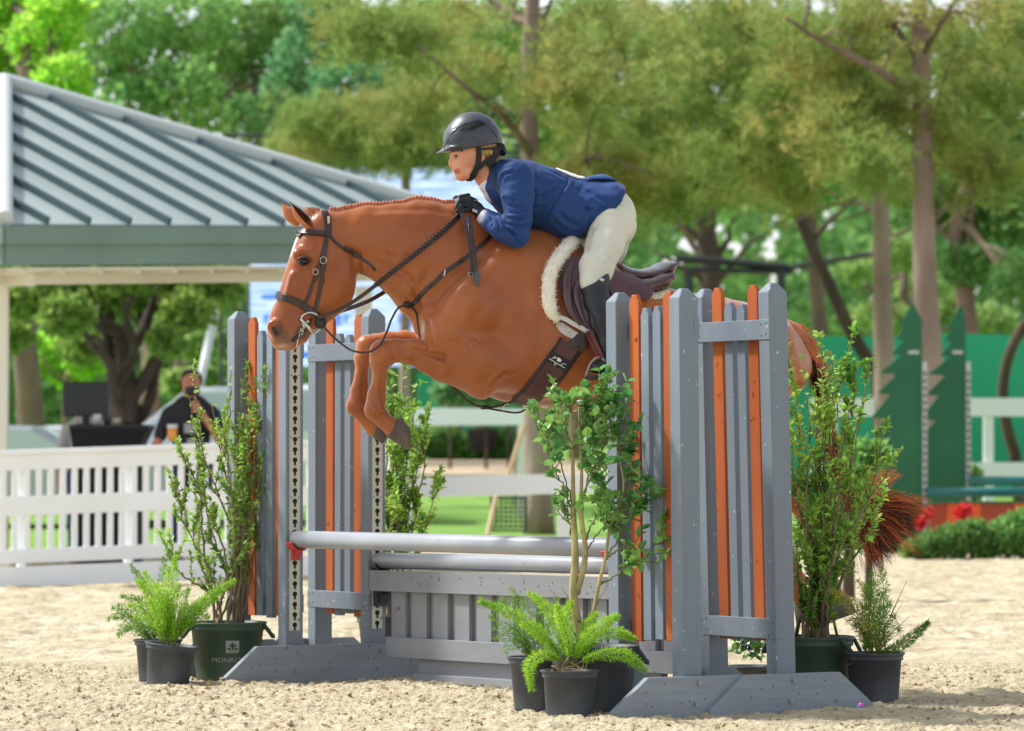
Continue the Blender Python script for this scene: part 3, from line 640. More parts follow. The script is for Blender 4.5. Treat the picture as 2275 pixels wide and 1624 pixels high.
M_NEEDLE = mat('pine_needle', (134, 158, 82), .6, (176, 156, 88), .8, 4, .45, .78, trans=.5, island=.3, spec=.2)
pine('slim pine rising behind the rider, its base right of the hooves', [(1198, 1190), (1192, 900), (1185, 600), (1178, 330), (1175, 120), (1190, -60)], 57, .19,
     [(1330, 60, 90), (1430, 150, 90), (1520, 60, 90), (1250, 190, 60), (1010, 60, 70), (920, 110, 60), (1600, 130, 80), (1380, 260, 80), (1480, 330, 80), (1580, 270, 80), (1660, 60, 70), (1330, 380, 50), (820, 60, 60), (1700, 180, 60), (1080, 170, 50), (1560, 400, 60), (1460, 440, 50)], 9500,
     [([(1185, 350), (1110, 250, -1), (1030, 190, -2), (930, 100, -2)], .07), ([(1185, 400), (1280, 370, -1), (1340, 350, -2), (1450, 385, -2)], .06), ([(1178, 200), (1300, 220, 1), (1430, 230, 2), (1540, 190, 2)], .05), ([(1178, 60), (1090, 0, 1), (1010, -40, 1)], .06), ([(1178, 130), (1210, 40), (1240, -40)], .06)])
pine('thick pine with forked top right of the green tree shaped standards gap', [(2085, 1190), (2072, 900), (2056, 640), (2050, 400), (2046, 150), (2040, -80)], 54, .20,
     [(1900, 40, 70), (1830, 130, 70), (2150, 100, 80), (2230, 200, 70), (1980, 230, 60), (2120, 300, 60), (1860, 290, 70), (2240, 50, 70), (1940, 370, 50), (2190, 390, 50), (1760, 210, 60)], 5500,
     [([(2050, 230), (1960, 160, -1), (1860, 110, -1), (1745, 40, -2)], .07), ([(2050, 300), (2130, 260, 1), (2210, 270, 1)], .05), ([(2048, 120), (2110, 20, -1), (2150, -40, -1)], .06), ([(2055, 500), (2150, 440, 1), (2260, 420, 1)], .05), ([(2050, 150), (1990, 60), (1940, -30)], .06)])
pine('second pine left of the thick forked one, with paler lower trunk', [(1972, 1190), (1966, 900), (1960, 640), (1956, 420), (1950, 200), (1946, -40)], 60, .17,
     [(1780, 340, 60), (1700, 300, 60), (2010, 120, 60), (1880, 200, 60), (1740, 400, 50), (1690, 110, 60)], 3000,
     [([(1956, 480), (1880, 450, 1), (1790, 470, 1)], .05), ([(1957, 520), (2040, 500, 2), (2080, 480, 2)], .04)])
pine('pine outside the frame at left of the lime tree whose boughs cross the truss', [(900, 1190), (900, 700), (902, 300), (900, 100), (898, -80)], 67.5, .10,
     [(700, 330, 45), (760, 300, 60), (840, 330, 60), (900, 290, 60), (960, 330, 40), (690, 270, 40), (640, 330, 30), (820, 250, 50), (930, 220, 50)], 3800,
     [([(901, 300), (820, 340, -1), (740, 330, -1)], .05), ([(900, 330), (980, 340, -1)], .04)])
for nm, lb, pts, D, r_ in (('leaning_tree', 'thin leaning dark trunk slanting down to the windscreen top', [(1760, 440), (1800, 540), (1850, 650), (1895, 745), (1950, 830)], 68, .10),
                           ('leaning_tree', 'crooked dark sapling before the windscreen at the right edge', [(2290, 700), (2245, 780), (2228, 870), (2240, 960), (2255, 1010)], 64, .08),
                           ('bare_tree', 'dark bare forked tree behind the cantle of the saddle', [(1560, 900), (1575, 700), (1580, 600), (1565, 480), (1570, 420)], 88, .2)):
    root = empty(nm, P(pts[-1][0] if 'lean' in nm else pts[0][0], 1010, D), lb, 'tree'); mb = MB(); q = spline([P(a, b, D) for a, b in pts], 16)
    if nm == 'leaning_tree': q = np.vstack([q, [(q[-1][0] + .1, q[-1][1], tz1(D) - .1)]])
    mb.tube(q, np.linspace(r_, r_ * 1.2, len(q)), 8); make('trunk', mb, M_BARKD, root, smooth=True)
    mb = MB()
    if nm == 'bare_tree':
        for a, b in (((1575, 640), (1450, 560)), ((1575, 640), (1700, 520)), ((1580, 600), (1640, 480)), ((1570, 560), (1500, 480))): mb.tube(limb(P(*a, D), P(*b, D), 5, .05, .03), np.linspace(.1, .03, 10), 5)
    else:
        a = P(*pts[1], D); mb.tube(limb(a, a + (1.0, .4, .9), 5, .05, .03), np.linspace(.06, .02, 10), 5)
    make('branch', mb, M_BARKD, root, smooth=True)
# dark steel lattice shelter frame behind the saddle
root = empty('steel_shelter', (GX(1690, 84), 84, .4), 'dark open steel shelter frame behind the right jump posts', 'shelter')
mb = MB(); D = 84
mb.tube([P(1500, 575, D), P(1560, 577, D), P(1750, 594, D)], .08, 6); mb.tube([P(1530, 600, D), P(1760, 604, D)], .06, 6); mb.tube([P(1750, 596, D), P(1960, 560, D)], .05, 6); make('beam', mb, M_BLK, root)
for px in (1530, 1735): mb = MB(); mb.tube([(GX(px, D), D, .4), P(px, 600, D)], .1, 6); make('post', mb, M_BLK, root)
# ---------------------------------------------------------------- hedges and shrubs of the middle distance
def shrub(label, blobs, D, leaf, n, ls, name='shrub', group=None, z0=None, cat='shrub'):
    bl = px_blobs([(b[0], b[1], b[2], 0 if len(b) < 4 else b[3]) for b in blobs], D); c = np.mean([b[:3] for b in bl], 0)
    root = empty(name, (c[0], c[1], tz1(D)), label, cat, group)
    mb = MB(); p, d = crown_pts(n, bl, .3); p[:, 2] = np.maximum(p[:, 2], tz1(D) + .02); cards(mb, p, unit(d + randdir(n)), randdir(n), ls * rng.uniform(.6, 1.3, n), ls * .5, (np.array([(0, 0, 0), (.5, .5, .1), (1, 0, 0), (.5, -.5, .1)]), [(0, 3, 2, 1)]))
    make('foliage', mb, leaf, root); mb = MB()
    for b in bl: mb.tube([(b[0], b[1], tz1(D) - .05), b[:3]], [.04, .015], 5)
    make('stem', mb, M_BARKD, root)
for i, (px, lb) in enumerate(((915, 'clipped dark hedge bush furthest left in the gap below the hooves'), (985, 'clipped hedge bush in the middle of the gap below the horse chest'), (1070, 'clipped hedge bush right behind the black bin'), (1135, 'clipped hedge bush beside the slim pine base'))):
    shrub(lb, [(px, 975, 34), (px - 25, 1000, 28), (px + 25, 1000, 28)], 98, LM['dark'], 2200, .18, 'hedge_bush', 'hedge bushes beyond the white fence')
shrub('feathery juniper mound at the right edge of the sand', [(2240, 1190, 50), (2310, 1200, 60), (2190, 1215, 30), (2270, 1160, 30)], 47.6, LM['mid'], 5500, .09, 'juniper', 'juniper mounds along the arena edge')
shrub('feathery juniper mound between horse tail and right edge', [(2120, 1200, 42), (2070, 1215, 34), (2160, 1185, 36), (2030, 1225, 26)], 47.4, LM['dark'], 5000, .09, 'juniper', 'juniper mounds along the arena edge')
shrub('bright green potted plant blurred behind the right thicket', [(1890, 1060, 50), (1930, 1010, 36), (1880, 1130, 36)], 34, LM['mid'], 1600, .1, 'potted_plant')
shrub('small round bush between the tree shaped standards and white board', [(2160, 1052, 16), (2166, 1075, 16), (2160, 1098, 18)], 53, LM['mid'], 900, .08, 'bush')
shrub('low dark shrubs behind the elbow of the horse', [(1000, 870, 34), (1080, 880, 40), (1130, 860, 34)], 88, LM['blue'], 2400, .2, 'bush')
mb = MB(); mb.lathe(P(1072, 1001, 97), [(0, 0), (.3, 0), (.38, .5), (.4, .52), (.0, .55)], 12); make('black_bin', mb, M_BLK, origin=P(1072, 1001, 97), smooth=True, label='black bin standing in front of the clipped hedge', cat='bin')
root = empty('wire_crate', P(1140, 1175, 50), 'dark wire mesh crate on the turf beside the pine base', 'crate')
mb = MB(); D = 50; x0, x1, z0, z1 = GX(1092, D), GX(1168, D), ZY(1180, D), ZY(1107, D)
for y in (D, D + .5):
    mb = MB()
    for i in range(8):
        x = x0 + (x1 - x0) * i / 7; z = z0 + (z1 - z0) * i / 7; mb.tube([(x, y, z0), (x, y, z1)], .008, 4); mb.tube([(x0, y, z), (x1, y, z)], .008, 4)
    make('mesh_panel', mb, M_BLK, root)
pass
mb = MB()
for x in (x0, x1):
    for y in (D, D + .5): mb.tube([(x, y, z0), (x, y, z1 + .02)], .02, 5)
for y in (D, D + .5): mb.tube([(x0, y, z1), (x1, y, z1)], .02, 5)
make('frame', mb, M_BLK, root)
mb = MB(); mb.tube([P(1105, 1090, 49.5), P(1083, 1190, 49)], .03, 6); mb.tube([P(1165, 945, 49.5), P(1128, 1060, 49.2)], .03, 6)
make('bamboo_cane', mb, mat('bamboo', (190, 170, 125), .6), label='pale slanting canes leaning by the wire crate', cat='cane')
# ================================================================ THE JUMP
r_ = np.array([.515, -.857, 0]); h_ = np.array([-.857, -.515, 0]); zz = np.array([0, 0, 1.])
QA = np.array([-1.18, 21.8, 0]); QB = np.array([-.75, 22.06, 0]); QC = np.array([.528, 19.33, 0]); QD = np.array([.972, 19.58, 0])
grain = (1, 1, .12)
def wood(n, c, c2, **k): return mat(n, c, .62, c2, 5, 5, .3, .7, bump=.35, bscale=14, bdist=.012, stretch=grain, spec=.35, **k)
M_GREY = wood('grey_paint', (126, 137, 147), (114, 125, 137), speck=((182, 188, 194), 38, .71))
M_GREYG = mat('grey_board_paint', (140, 142, 146), .6, (128, 131, 136), 4, 5, bump=.3, bscale=22, bdist=.006, stretch=(.3, .3, 1), speck=((90, 92, 96), 20, .73))
M_ORNG = wood('orange_stain', (190, 100, 46), (154, 74, 32), speck=((120, 50, 22), 24, .68))
M_FOOT = mat('foot_board_paint', (136, 146, 156), .55, (128, 137, 148), 3.0, 8, .35, .62, bump=.3, bscale=12, bdist=.008, stretch=(.7, .7, 7), speck=((100, 108, 118), 26, .70))
M_BOLT = mat('bolt_head', (140, 148, 156), .45, metal=.3); M_STRIP = mat('strip_metal', (202, 204, 192), .45, (188, 190, 178), 4, speck=((120, 118, 105), 20, .72)); M_CUPR = mat('red_cup', (196, 70, 66), .5, (176, 56, 54), 12); M_CUPD = mat('dark_cup', (58, 62, 70), .5)
M_NAIL = mat('nail_hole', (60, 62, 66), .8)
def post(mb, c, z0, z1, lean, wr=.089, wh=.105):
    def sec(z, sr=1.0, sh=1.0): return [c + lean * z + r_ * a * wr * sr + h_ * b * wh * sh + zz * z for a, b in ((-.5, -.5), (.5, -.5), (.5, .5), (-.5, .5))]
    S = [sec(z0), sec(z1 - .045), sec(z1 - .002, .35, .35)]
    V = np.vstack(S); Fq = [(0, 3, 2, 1), (8, 9, 10, 11)] + [(i*4+j, i*4+(j+1) % 4, (i+1)*4+(j+1) % 4, (i+1)*4+j) for i in (0, 1) for j in range(4)]
    mb.add(V, Fq)
def picket(mb, c, z0, z1, w_, th, lean, k=.3):
    pts = [(-.5, 0), (.5, 0), (.5, z1 - z0 - .035), (.5 - k, z1 - z0), (-.5 + k, z1 - z0), (-.5, z1 - z0 - .035)]
    poly = [c + lean * (z0 + y) + r_ * x * w_ + zz * (z0 + y) - h_ * th / 2 for x, y in pts]; mb.prism(poly, h_ * th)
def wing(base, out, barside, label, lean=np.zeros(3), strip=False, W=.6, tops=(1.975, 1.975), fr=(.22, .40, .585, .755), pt=(1.955, 1.875), pb=.335):
    root = empty('jump_wing', base, label, 'jump wing', 'grey and orange picket wings holding the poles')
    o = base + r_ * out * W; org = [base, o]
    for q, top in zip(org, tops):
        mb = MB(); post(mb, q, 0.0, top, lean); make('post', mb, M_GREY, root, bevel=.003)
    for i, f in enumerate(fr):
        mb = MB(); orange = i in (0, 3); c = base + r_ * out * W * f + h_ * barside * .011
        picket(mb, c, pb + rng.uniform(-.008, .008), (pt[0] if orange else pt[1]) + rng.uniform(-.01, .01), .083 if orange else .068, .022 if orange else .03, lean, .28)
        make('picket', mb, M_ORNG if orange else M_GREY, root, bevel=.002)
    for zc in ((1.787, .391) if out > 0 else (1.765, .414)):
        mb = MB(); a = base - r_ * out * .0475; b = o + r_ * out * .0475; mb.box((a + b) / 2 + h_ * barside * .0415 + zz * zc + lean * zc, b - a, h_ * .028, zz * .094)
        for q in org:
            for dx, dz in ((-.02, .025), (.02, .03), (-.015, -.028), (.02, -.02)): mb.ball(q + r_ * dx + h_ * barside * .0552 + zz * (zc + dz) + lean * zc, .0045, 6, 4, 1)
        make('crossbar', mb, [M_GREY, M_NAIL], root, bevel=.0015)
    for q, s in ((base, -out), (o, out)):
        L, H = ((.46 if s * out > 0 and q is o else .33), .198) if out > 0 else (.43, .205); poly = [(-L, 0), (L, 0), (L, .045), (L - .19, H), (-L + .19, H), (-L, .045)]
        mb = MB(); c0 = q + r_ * s * .0475; mb.prism([c0 + h_ * x + zz * (z - .012) for x, z in poly], r_ * s * .04)
        for _ in range(7): mb.ball(c0 + r_ * s * .0402 + h_ * rng.uniform(-.3, .3) + zz * rng.uniform(.03, .16), .004, 6, 4, 1)
        fb = make('foot_board', mb, [M_FOOT, M_NAIL], root, bevel=.002)
        for x, z in ((-.005, .155), (.012, .06)):
            mb = MB(); c = c0 + r_ * s * .04 + h_ * x + zz * z; mb.tube([c, c + r_ * s * .004], .016, 12); mb.tube([c + r_ * s * .004, c + r_ * s * .012], .011, 6); make('bolt', mb, M_BOLT, fb)
    if strip:
        s = -out; mb = MB(); c0 = base + r_ * s * .0447
        mb.prism([c0 + h_ * x + zz * z for x, z in ((-.031, .27), (.031, .27), (.031, 1.86), (-.031, 1.86))], r_ * s * .004); n = 28
        for i in range(n):
            z = .30 + i * .0548; c = c0 + r_ * s * .0052 + zz * z
            ring = [c + h_ * .0138 * math.cos(t) + zz * .0138 * math.sin(t) for t in np.linspace(-1.15, math.pi + 1.15, 14)]
            ring += [c + h_ * -.0065 - zz * .029, c + h_ * .0065 - zz * .029]
            mb.prism(ring, -r_ * s * .001, 1)
        for z in (.62, .95, 1.27, 1.6):
            for x in (-.022, .022): mb.ball(c0 + r_ * s * .004 + h_ * x + zz * (z + .027), .004, 6, 4, 1)
        make('hole_strip', mb, [M_STRIP, M_HOLE], root)
    return root
leanD = r_ * 0 + np.array([-.022, 0, 0]); leanC = np.array([-.009, 0, 0])
WA = wing(QA, -1, -1, 'left wing of the front pole, farthest left picket wing behind the horse muzzle', strip=True, tops=(1.975, 1.99))
WB = wing(QB, -1, 1, 'left wing of the back pole, seen behind the horse front knees, crossbar in front', strip=True, tops=(1.995, 1.97), pt=(1.96, 1.86))
WC = wing(QC, 1, -1, 'right wing of the front pole, just right of the rider boot, pickets before the crossbar', lean=leanC, strip=True, W=.545, tops=(1.972, 1.972), pt=(1.964, 1.886))
WD = wing(QD, 1, 1, 'rightmost picket wing of the back pole, crossbar notched in front of its pickets', lean=leanD, strip=True, W=.56, tops=(2.0, 2.008), pt=(2.0, 1.917))
# poles
M_POLE = mat('pole_paint', (160, 164, 171), .36, (146, 151, 159), 3, 4, spec=.5, bump=.15, bscale=12, bdist=.004, speck=((120, 120, 124), 12, .72))
def pole(a, b, rad, label):
    d = unit(b - a); mb = MB(); mb.tube([a, a + d * .008, b - d * .008, b], [rad * .86, rad, rad, rad * .86], 28)
    return make('jump_pole', mb, M_POLE, smooth=True, origin=a, label=label, cat='jump pole', group='grey poles of the oxer')
def cup(wing_, q, s, z, m, name='jump_cup'):
    mb = MB(); c = q + r_ * s * .05 + zz * z
    t = np.linspace(math.pi * 1.08, math.pi * 1.92, 9); inner = [(math.cos(a) * .052, math.sin(a) * .052) for a in t]; outer = [(math.cos(a) * .062, math.sin(a) * .062) for a in t[::-1]]
    poly = inner + outer; mb.prism([c + h_ * x + zz * y for x, y in poly], r_ * s * .07)
    mb.box(c + r_ * s * .008 - zz * .075, r_ * s * .016, h_ * .05, zz * .07); mb.box(c + r_ * s * .035 - zz * .066, r_ * s * .05, h_ * .022, zz * .02)
    make(name, mb, m, wing_, bevel=.002)
pa = QA + r_ * .068; pb_ = QC - r_ * .055
pole(pa + zz * .755 - h_ * 0, pb_ + zz * .762, .0465, 'front grey jump pole, resting in the red cups'); cup(WA, QA, 1, .755, M_CUPR); cup(WC, QC, -1, .762, M_CUPR)
pa = QB + r_ * .062; pb_ = QD - r_ * .055
pole(pa + zz * .636, pb_ + zz * .66, .043, 'back grey jump pole, lying just above the slatted gate panel'); cup(WB, QB, 1, .636, M_CUPD); cup(WD, QD, -1, .66, M_CUPD)
# gate panel
root = empty('gate_panel', (QB + QD) / 2, 'low grey slatted gate panel with a box base below the poles', 'gate panel')
ga = QB + r_ * .06 + h_ * .0; gb = QD - r_ * .055; gd = gb - ga; GL = np.linalg.norm(gd); gu = gd / GL; gn = np.array([gu[1], -gu[0], 0]); gn = gn if gn.dot(h_) > 0 else -gn
def gbox(t0, t1, z0, z1, off, th, name, m=M_GREYG, slope=.02):
    mb = MB(); a = ga + gu * t0 + gn * off; b = ga + gu * t1 + gn * off
    mb.prism([a + zz * (z0 + slope * t0 / GL), b + zz * (z0 + slope * t1 / GL), b + zz * (z1 + slope * t1 / GL), a + zz * (z1 + slope * t0 / GL)], gn * th)
    if name == 'top_board':
        for i in range(34):
            tt = .05 + rng.random() * (GL - .3); z = .5 + .065 * rng.random(); mb.ball(ga + gu * tt + gn * .0585 + zz * (z + .02 * tt / GL), .0038, 5, 4, 1)
    return make(name, mb, [m, M_NAIL], root, bevel=.0015)
gbox(0, GL, .475, .585, .03, .028, 'top_board'); gbox(.16, GL - .1, .125, .232, .03, .028, 'bottom_board')
gbox(0, GL, .487, .579, -.058, .028, 'back_board'); gbox(.16, GL - .1, .13, .225, -.058, .028, 'back_board')
t = .17; k = 0
while t < GL - .2:
    gbox(t, t + .135, .232 - .05, .475 + .05, .0, .028, 'slat'); gbox(t + .02, t + .155, .2, .5, -.029, .027, 'slat'); t += .201
gbox(.42, GL - .35, .02, .125, -.02, .04, 'base_board'); gbox(.42, GL - .35, -.02, .045, .0, .055, 'base_board')
for tt in (.0, GL): 
    mb = MB(); c = ga + gu * (tt + (.0 if tt == 0 else -.03)) + gn * -.02; mb.box(c + gu * .012 + zz * .455, gu * .03, gn * .1, zz * .13); mb.prism([c + gu * .01 + gn * -.02 + zz * .39, c + gu * .09 + zz * .455 + gn * -.02, c + gu * .01 + zz * .47 + gn * -.02], gn * .05)
    make('hanger', mb, M_CUPD, root)

# ================================================================ POTTED PLANTS
M_POTB = mat('black_pot', (60, 64, 72), .55, (90, 95, 105), 5, 6, .45, .75, bump=.15, bscale=20, bdist=.004, speck=((120, 122, 126), 7, .74)); M_POTG = mat('green_pot', (54, 76, 62), .55, (74, 96, 82), 4, 6, .4, .75, bump=.1, bscale=20, bdist=.004, speck=((96, 112, 98), 6, .74)); M_SOIL = mat('soil', (84, 62, 46), .95, (54, 40, 30), 20, 4, bump=.6, bscale=60)
def pot(root, c, r0, r1, H, m, tilt=None, rim=.018, handles=False):
    mb = MB(); prof = [(0.001, .0), (r0, 0), (r0 * 1.01, .01), (r0 + (r1 - r0) * .86, H * .86), (r1 + rim * .35, H * .87), (r1 + rim * .35, H * .91), (r1 + .004, H * .92), (r1 + rim * .5, H * .96), (r1 + rim, H), (r1 + rim * .4, H + .004), (r1 - .004, H), (r1 - .012, H * .9)]
    mb.lathe(c, prof, 36, tilt=tilt); o = make('pot', mb, m, root, smooth=True)
    mb = MB(); mb.lathe(c, [(.001, H * .90), (r1 * .5, H * .91), (r1 - .008, H * .88)], 24, tilt=tilt); make('soil', mb, M_SOIL, root, smooth=True)
    if handles:
        mb = MB()
        for a0 in handles:
            d = np.array([math.cos(a0), math.sin(a0), 0]); e = np.array([-d[1], d[0], 0]); q = np.asarray(c) + zz * H * .9
            P4 = [q + d * r1 * .98 - e * .075 + zz * .02, q + d * (r1 + .045) - e * .05 - zz * .045, q + d * (r1 + .045) + e * .05 - zz * .045, q + d * r1 * .98 + e * .075 + zz * .02]
            mb.tube(P4, .011, 6)
            mb.prism([P4[1] - zz * .01, P4[2] - zz * .01, P4[2] + zz * .012, P4[1] + zz * .012], d * .01)
        make('handle', mb, m, o)
    return o
M_STEM = mat('green_stem', (120, 132, 70), .7, (98, 92, 62), 8, 3); M_TWIG = mat('grey_twig', (138, 124, 100), .8, (108, 94, 74), 10, 3)
M_HSTEM = mat('holly_bark', (184, 168, 118), .75, (150, 138, 92), 12, 5, speck=((96, 84, 52), 40, .68))
M_LFA = mat('privet_leaf', (108, 148, 60), .45, (156, 190, 88), 3, 2, trans=.35, island=.4, spec=.4); M_LFB = mat('boxy_leaf', (112, 162, 62), .45, (166, 202, 92), 3, 2, trans=.35, island=.4, spec=.4)
M_HOLLY = mat('holly_leaf', (72, 138, 72), .3, (134, 182, 92), 4, 2, trans=.25, island=.4, spec=.6); M_FERN = mat('fern_needle', (158, 200, 60), .6, (124, 176, 52), 3, 2, trans=.45, island=.25, spec=.2)
M_FERND = mat('fern_needle_deep', (116, 164, 62), .6, (92, 142, 54), 3, 2, trans=.4, island=.25, spec=.2); M_FERNY = mat('fern_needle_dry', (176, 176, 66), .7, (150, 160, 50), 3, 2, trans=.4, island=.3, spec=.2)
OV = (np.array([(0, 0, 0), (.28, .42, .10), (.65, .42, .08), (1, 0, -.1), (.65, -.42, .08), (.28, -.42, .10), (.5, 0, -.04)]), [(6, 0, 5), (6, 5, 4), (6, 4, 3), (6, 3, 2), (6, 2, 1), (6, 1, 0)])
def hol():
    pts = [(0, 0, 0)]; 
    for i, (x, y) in enumerate(((.10, .2), (.2, .42), (.32, .36), (.45, .50), (.58, .38), (.7, .40), (.82, .2), (1, 0), (.82, -.2), (.7, -.40), (.58, -.38), (.45, -.50), (.32, -.36), (.2, -.42), (.10, -.2))): pts.append((x, y, .28 * abs(y) + (-.1 if x > .9 else 0)))
    pts.append((.5, 0, -.05)); n = len(pts) - 1
    return np.array(pts), [(n, i, (i + 1) % n) for i in range(n)]
HOL = hol()
def leafy_shrub(root, stems, nleaf, Ls, leafm, stemm, twig_n=5, twig_l=(.1, .25), tpl=OV, s0=.25, srad=.009, wid=.42, spread=1.0, tip_bias=1.0, twdir=None):
    """stems: world polylines"""
    ms = MB(); pos, dr, nm = [], [], []
    tw = []
    for st in stems:
        q = spline(st, 26); q[1:-1] += rng.normal(size=(24, 3)) * .004; ms.tube(q, np.linspace(srad * rng.uniform(.8, 1.2), .0022, 26), 6)
        tw.append((q, s0))
        for _ in range(twig_n):
            i = int(26 * (s0 + (1 - s0) * rng.random() ** tip_bias) * .98); T = unit(q[min(i + 1, 25)] - q[max(i - 1, 0)])
            d = unit(T * .9 + randdir(1)[0] * .9 * spread + (zz * .3 if twdir is None else twdir)); L = rng.uniform(*twig_l)
            g = spline([q[i], q[i] + d * L * .5 + zz * .01, q[i] + unit(d + zz * .35) * L], 9); ms.tube(g, np.linspace(.0035, .0014, 9), 4); tw.append((g, .12))
    per = max(2, nleaf // len(tw))
    for g, s in tw:
        m = len(g); L = np.linalg.norm(g[-1] - g[0]); n = int(per * (1.0 if m == 9 else 1.5))
        u = s + (1 - s) * rng.random(n); u[:2] = 1.0; i = np.clip((u * (m - 1)).astype(int), 0, m - 2); f = u * (m - 1) - i
        p = g[i] * (1 - f)[:, None] + g[i + 1] * f[:, None]; T = unit(g[i + 1] - g[i]); d = unit(T * .8 + randdir(n) * 1.0)
        pos.append(p); dr.append(d); nm.append(unit(np.cross(np.cross(d, zz + randdir(n) * .5), d)))
    pos, dr, nm = map(np.vstack, (pos, dr, nm)); n = len(pos)
    ml = MB(); L = Ls * rng.uniform(.6, 1.25, n); cards(ml, pos, dr, nm, L, L * wid / .5 * .5 * 1.7, tpl)
    make('stems', ms, stemm, root, smooth=True); make('leaves', ml, leafm, root, smooth=False)
def stems_px(base, tops, D, wob=.03, br=.05):
    out = []
    for px, py, dD in tops:
        e = P(px, py, D + dD); b = np.asarray(base) + np.r_[rng.normal(size=2) * br, 0]; m1 = b * .66 + e * .34 + np.r_[rng.normal(size=2) * wob, 0] + (e - b) * np.array([-.08, 0, 0]); m2 = b * .3 + e * .7 + np.r_[rng.normal(size=2) * wob, 0]
        out.append([b, m1, m2, e])
    return out
def fern(root, fronds, m, rad=.034, dens=420, nl=.02):
    ms, ml = MB(), MB()
    for fr in fronds:
        q = spline(fr, 18); ms.tube(q, np.linspace(.003, .001, 18), 4); L = np.linalg.norm(np.diff(q, axis=0), axis=1).sum(); n = int(dens * L / .3)
        u = .12 + .88 * rng.random(n); i = np.clip((u * 17).astype(int), 0, 16); p = q[i] + (q[i + 1] - q[i]) * rng.random(n)[:, None]; T = unit(q[i + 1] - q[i])
        side = unit(np.cross(T, randdir(n))); rr_ = rad * np.clip(np.minimum((u - .08) * 3.2, (1.06 - u) * 2.6), .12, 1) * rng.uniform(.15, 1, n) ** .7
        p2 = p + side * rr_[:, None] + T * rr_[:, None] * .5
        cards(ml, p2, unit(side * .9 + T * .8 + randdir(n) * .7), randdir(n), nl * rng.uniform(.6, 1.3, n), .0045, (np.array([(0, .5, 0), (0, -.5, 0), (1, 0, 0)]), [(0, 1, 2)]))
    make('stems', ms, M_STEM, root, smooth=True); make('fronds', ml, m, root)
def frond_px(base, tips, D, droop=.06, up=.06):
    out = []
    for t in tips:
        e = P(t[0], t[1], D + (t[2] if len(t) > 2 else rng.uniform(-.12, .12))); b = np.asarray(base) + np.r_[rng.normal(size=2) * .03, 0]
        m1 = b * .6 + e * .4 + zz * up * rng.uniform(.5, 1.3); m2 = b * .22 + e * .78 + zz * (up * .9) * rng.uniform(.6, 1.1); out.append([b, m1, m2, e])
    return out
# --- left thicket in a green nursery pot with printed lettering
D = 22.0; c = np.array([GX(506, D), D, 0]); root = empty('potted_shrub', c, 'tall thin leaved shrub in the dark green lettered pot at the far left wing', 'potted plant', 'tall twiggy shrubs in green pots')
po = pot(root, c, .165, .198, .305, M_POTG, handles=(.1, 3.3)); b = c + zz * .26
ss = stems_px(b, [(430, 830, -.1), (470, 900, 0), (515, 820, 0), (540, 850, .15), (575, 835, .2), (400, 1000, -.2), (385, 1060, -.25), (590, 900, .2), (455, 1020, .1), (600, 980, .15), (380, 1210, -.2), (560, 930, .1), (580, 1060, .1), (430, 1140, .15), (560, 1200, .25), (495, 960, -.15), (560, 840, .3), (590, 850, .1), (575, 1000, .3), (420, 880, .1)], D, .03, .055)
leafy_shrub(root, ss, 5200, .033, M_LFA, M_TWIG, 7, (.08, .2), s0=.22, srad=.008, wid=.34, spread=.8)
M_PRINT = mat('pale_print', (150, 160, 152), .6)
def text_mesh(body, size, shear=0):
    cu = bpy.data.curves.new('lettering', 'FONT'); cu.body = body; cu.size = size; cu.align_x = 'CENTER'; cu.shear = shear; cu.extrude = 0
    o = bpy.data.objects.new('lettering_tmp', cu); col.objects.link(o); dg = bpy.context.evaluated_depsgraph_get(); me = bpy.data.meshes.new_from_object(o.evaluated_get(dg))
    V = np.array([v.co for v in me.vertices]); Fs = [tuple(p.vertices) for p in me.polygons]; bpy.data.objects.remove(o); bpy.data.curves.remove(cu); bpy.data.meshes.remove(me); return V, Fs
def on_pot(V, Fs, c, R0, a0, z0, name, m, parent):
    a = a0 + V[:, 0] / R0; rr2 = R0 + (V[:, 1] + z0) * .11; W = np.stack([c[0] + rr2 * np.cos(a), c[1] + rr2 * np.sin(a), z0 + V[:, 1]], 1); mb = MB(); mb.add(W, Fs); return make(name, mb, m, parent)
a0 = -math.pi / 2 + .24; R_ = .167
V, Fs = text_mesh('MONROVIA', .036); on_pot(V * (1.1, 1, 1), Fs, c, R_, a0 - .02, .098, 'lettering', M_PRINT, po)
mb = MB(); sq = np.array([(x, y, 0) for x in np.linspace(-.032, .032, 5) for y in np.linspace(0, .066, 3)]); fq = [(i*3+j, (i+1)*3+j, (i+1)*3+j+1, i*3+j+1) for i in range(4) for j in range(2)]
on_pot(sq, fq, c, R_, a0 - .02, .148, 'emblem', M_PRINT, po)
lf = []; ff = []
for x, y, an, L in ((0, .03, 1.57, .03), (0, .028, .8, .026), (0, .028, 2.3, .026), (.004, .018, .3, .026), (-.004, .018, 2.85, .026), (0, .014, 1.57, .02)):
    dx, dy = math.cos(an), math.sin(an); k = len(lf); lf += [(x, y, 0), (x + dx * L * .5 - dy * .006, y + dy * L * .5 + dx * .006, 0), (x + dx * L, y + dy * L, 0), (x + dx * L * .5 + dy * .006, y + dy * L * .5 - dx * .006, 0)]; ff.append((k, k+3, k+2, k+1))
k = len(lf); lf += [(-.028, .004, 0), (.0, .010, 0), (.028, .004, 0), (.0, .014, 0)]; ff.append((k, k+1, k+2, k+3))
on_pot(np.array(lf), ff, c, R_ + .0012, a0 - .02, .148, 'emblem_leaf', mat('pot_green_dark', (44, 62, 50), .6), po)
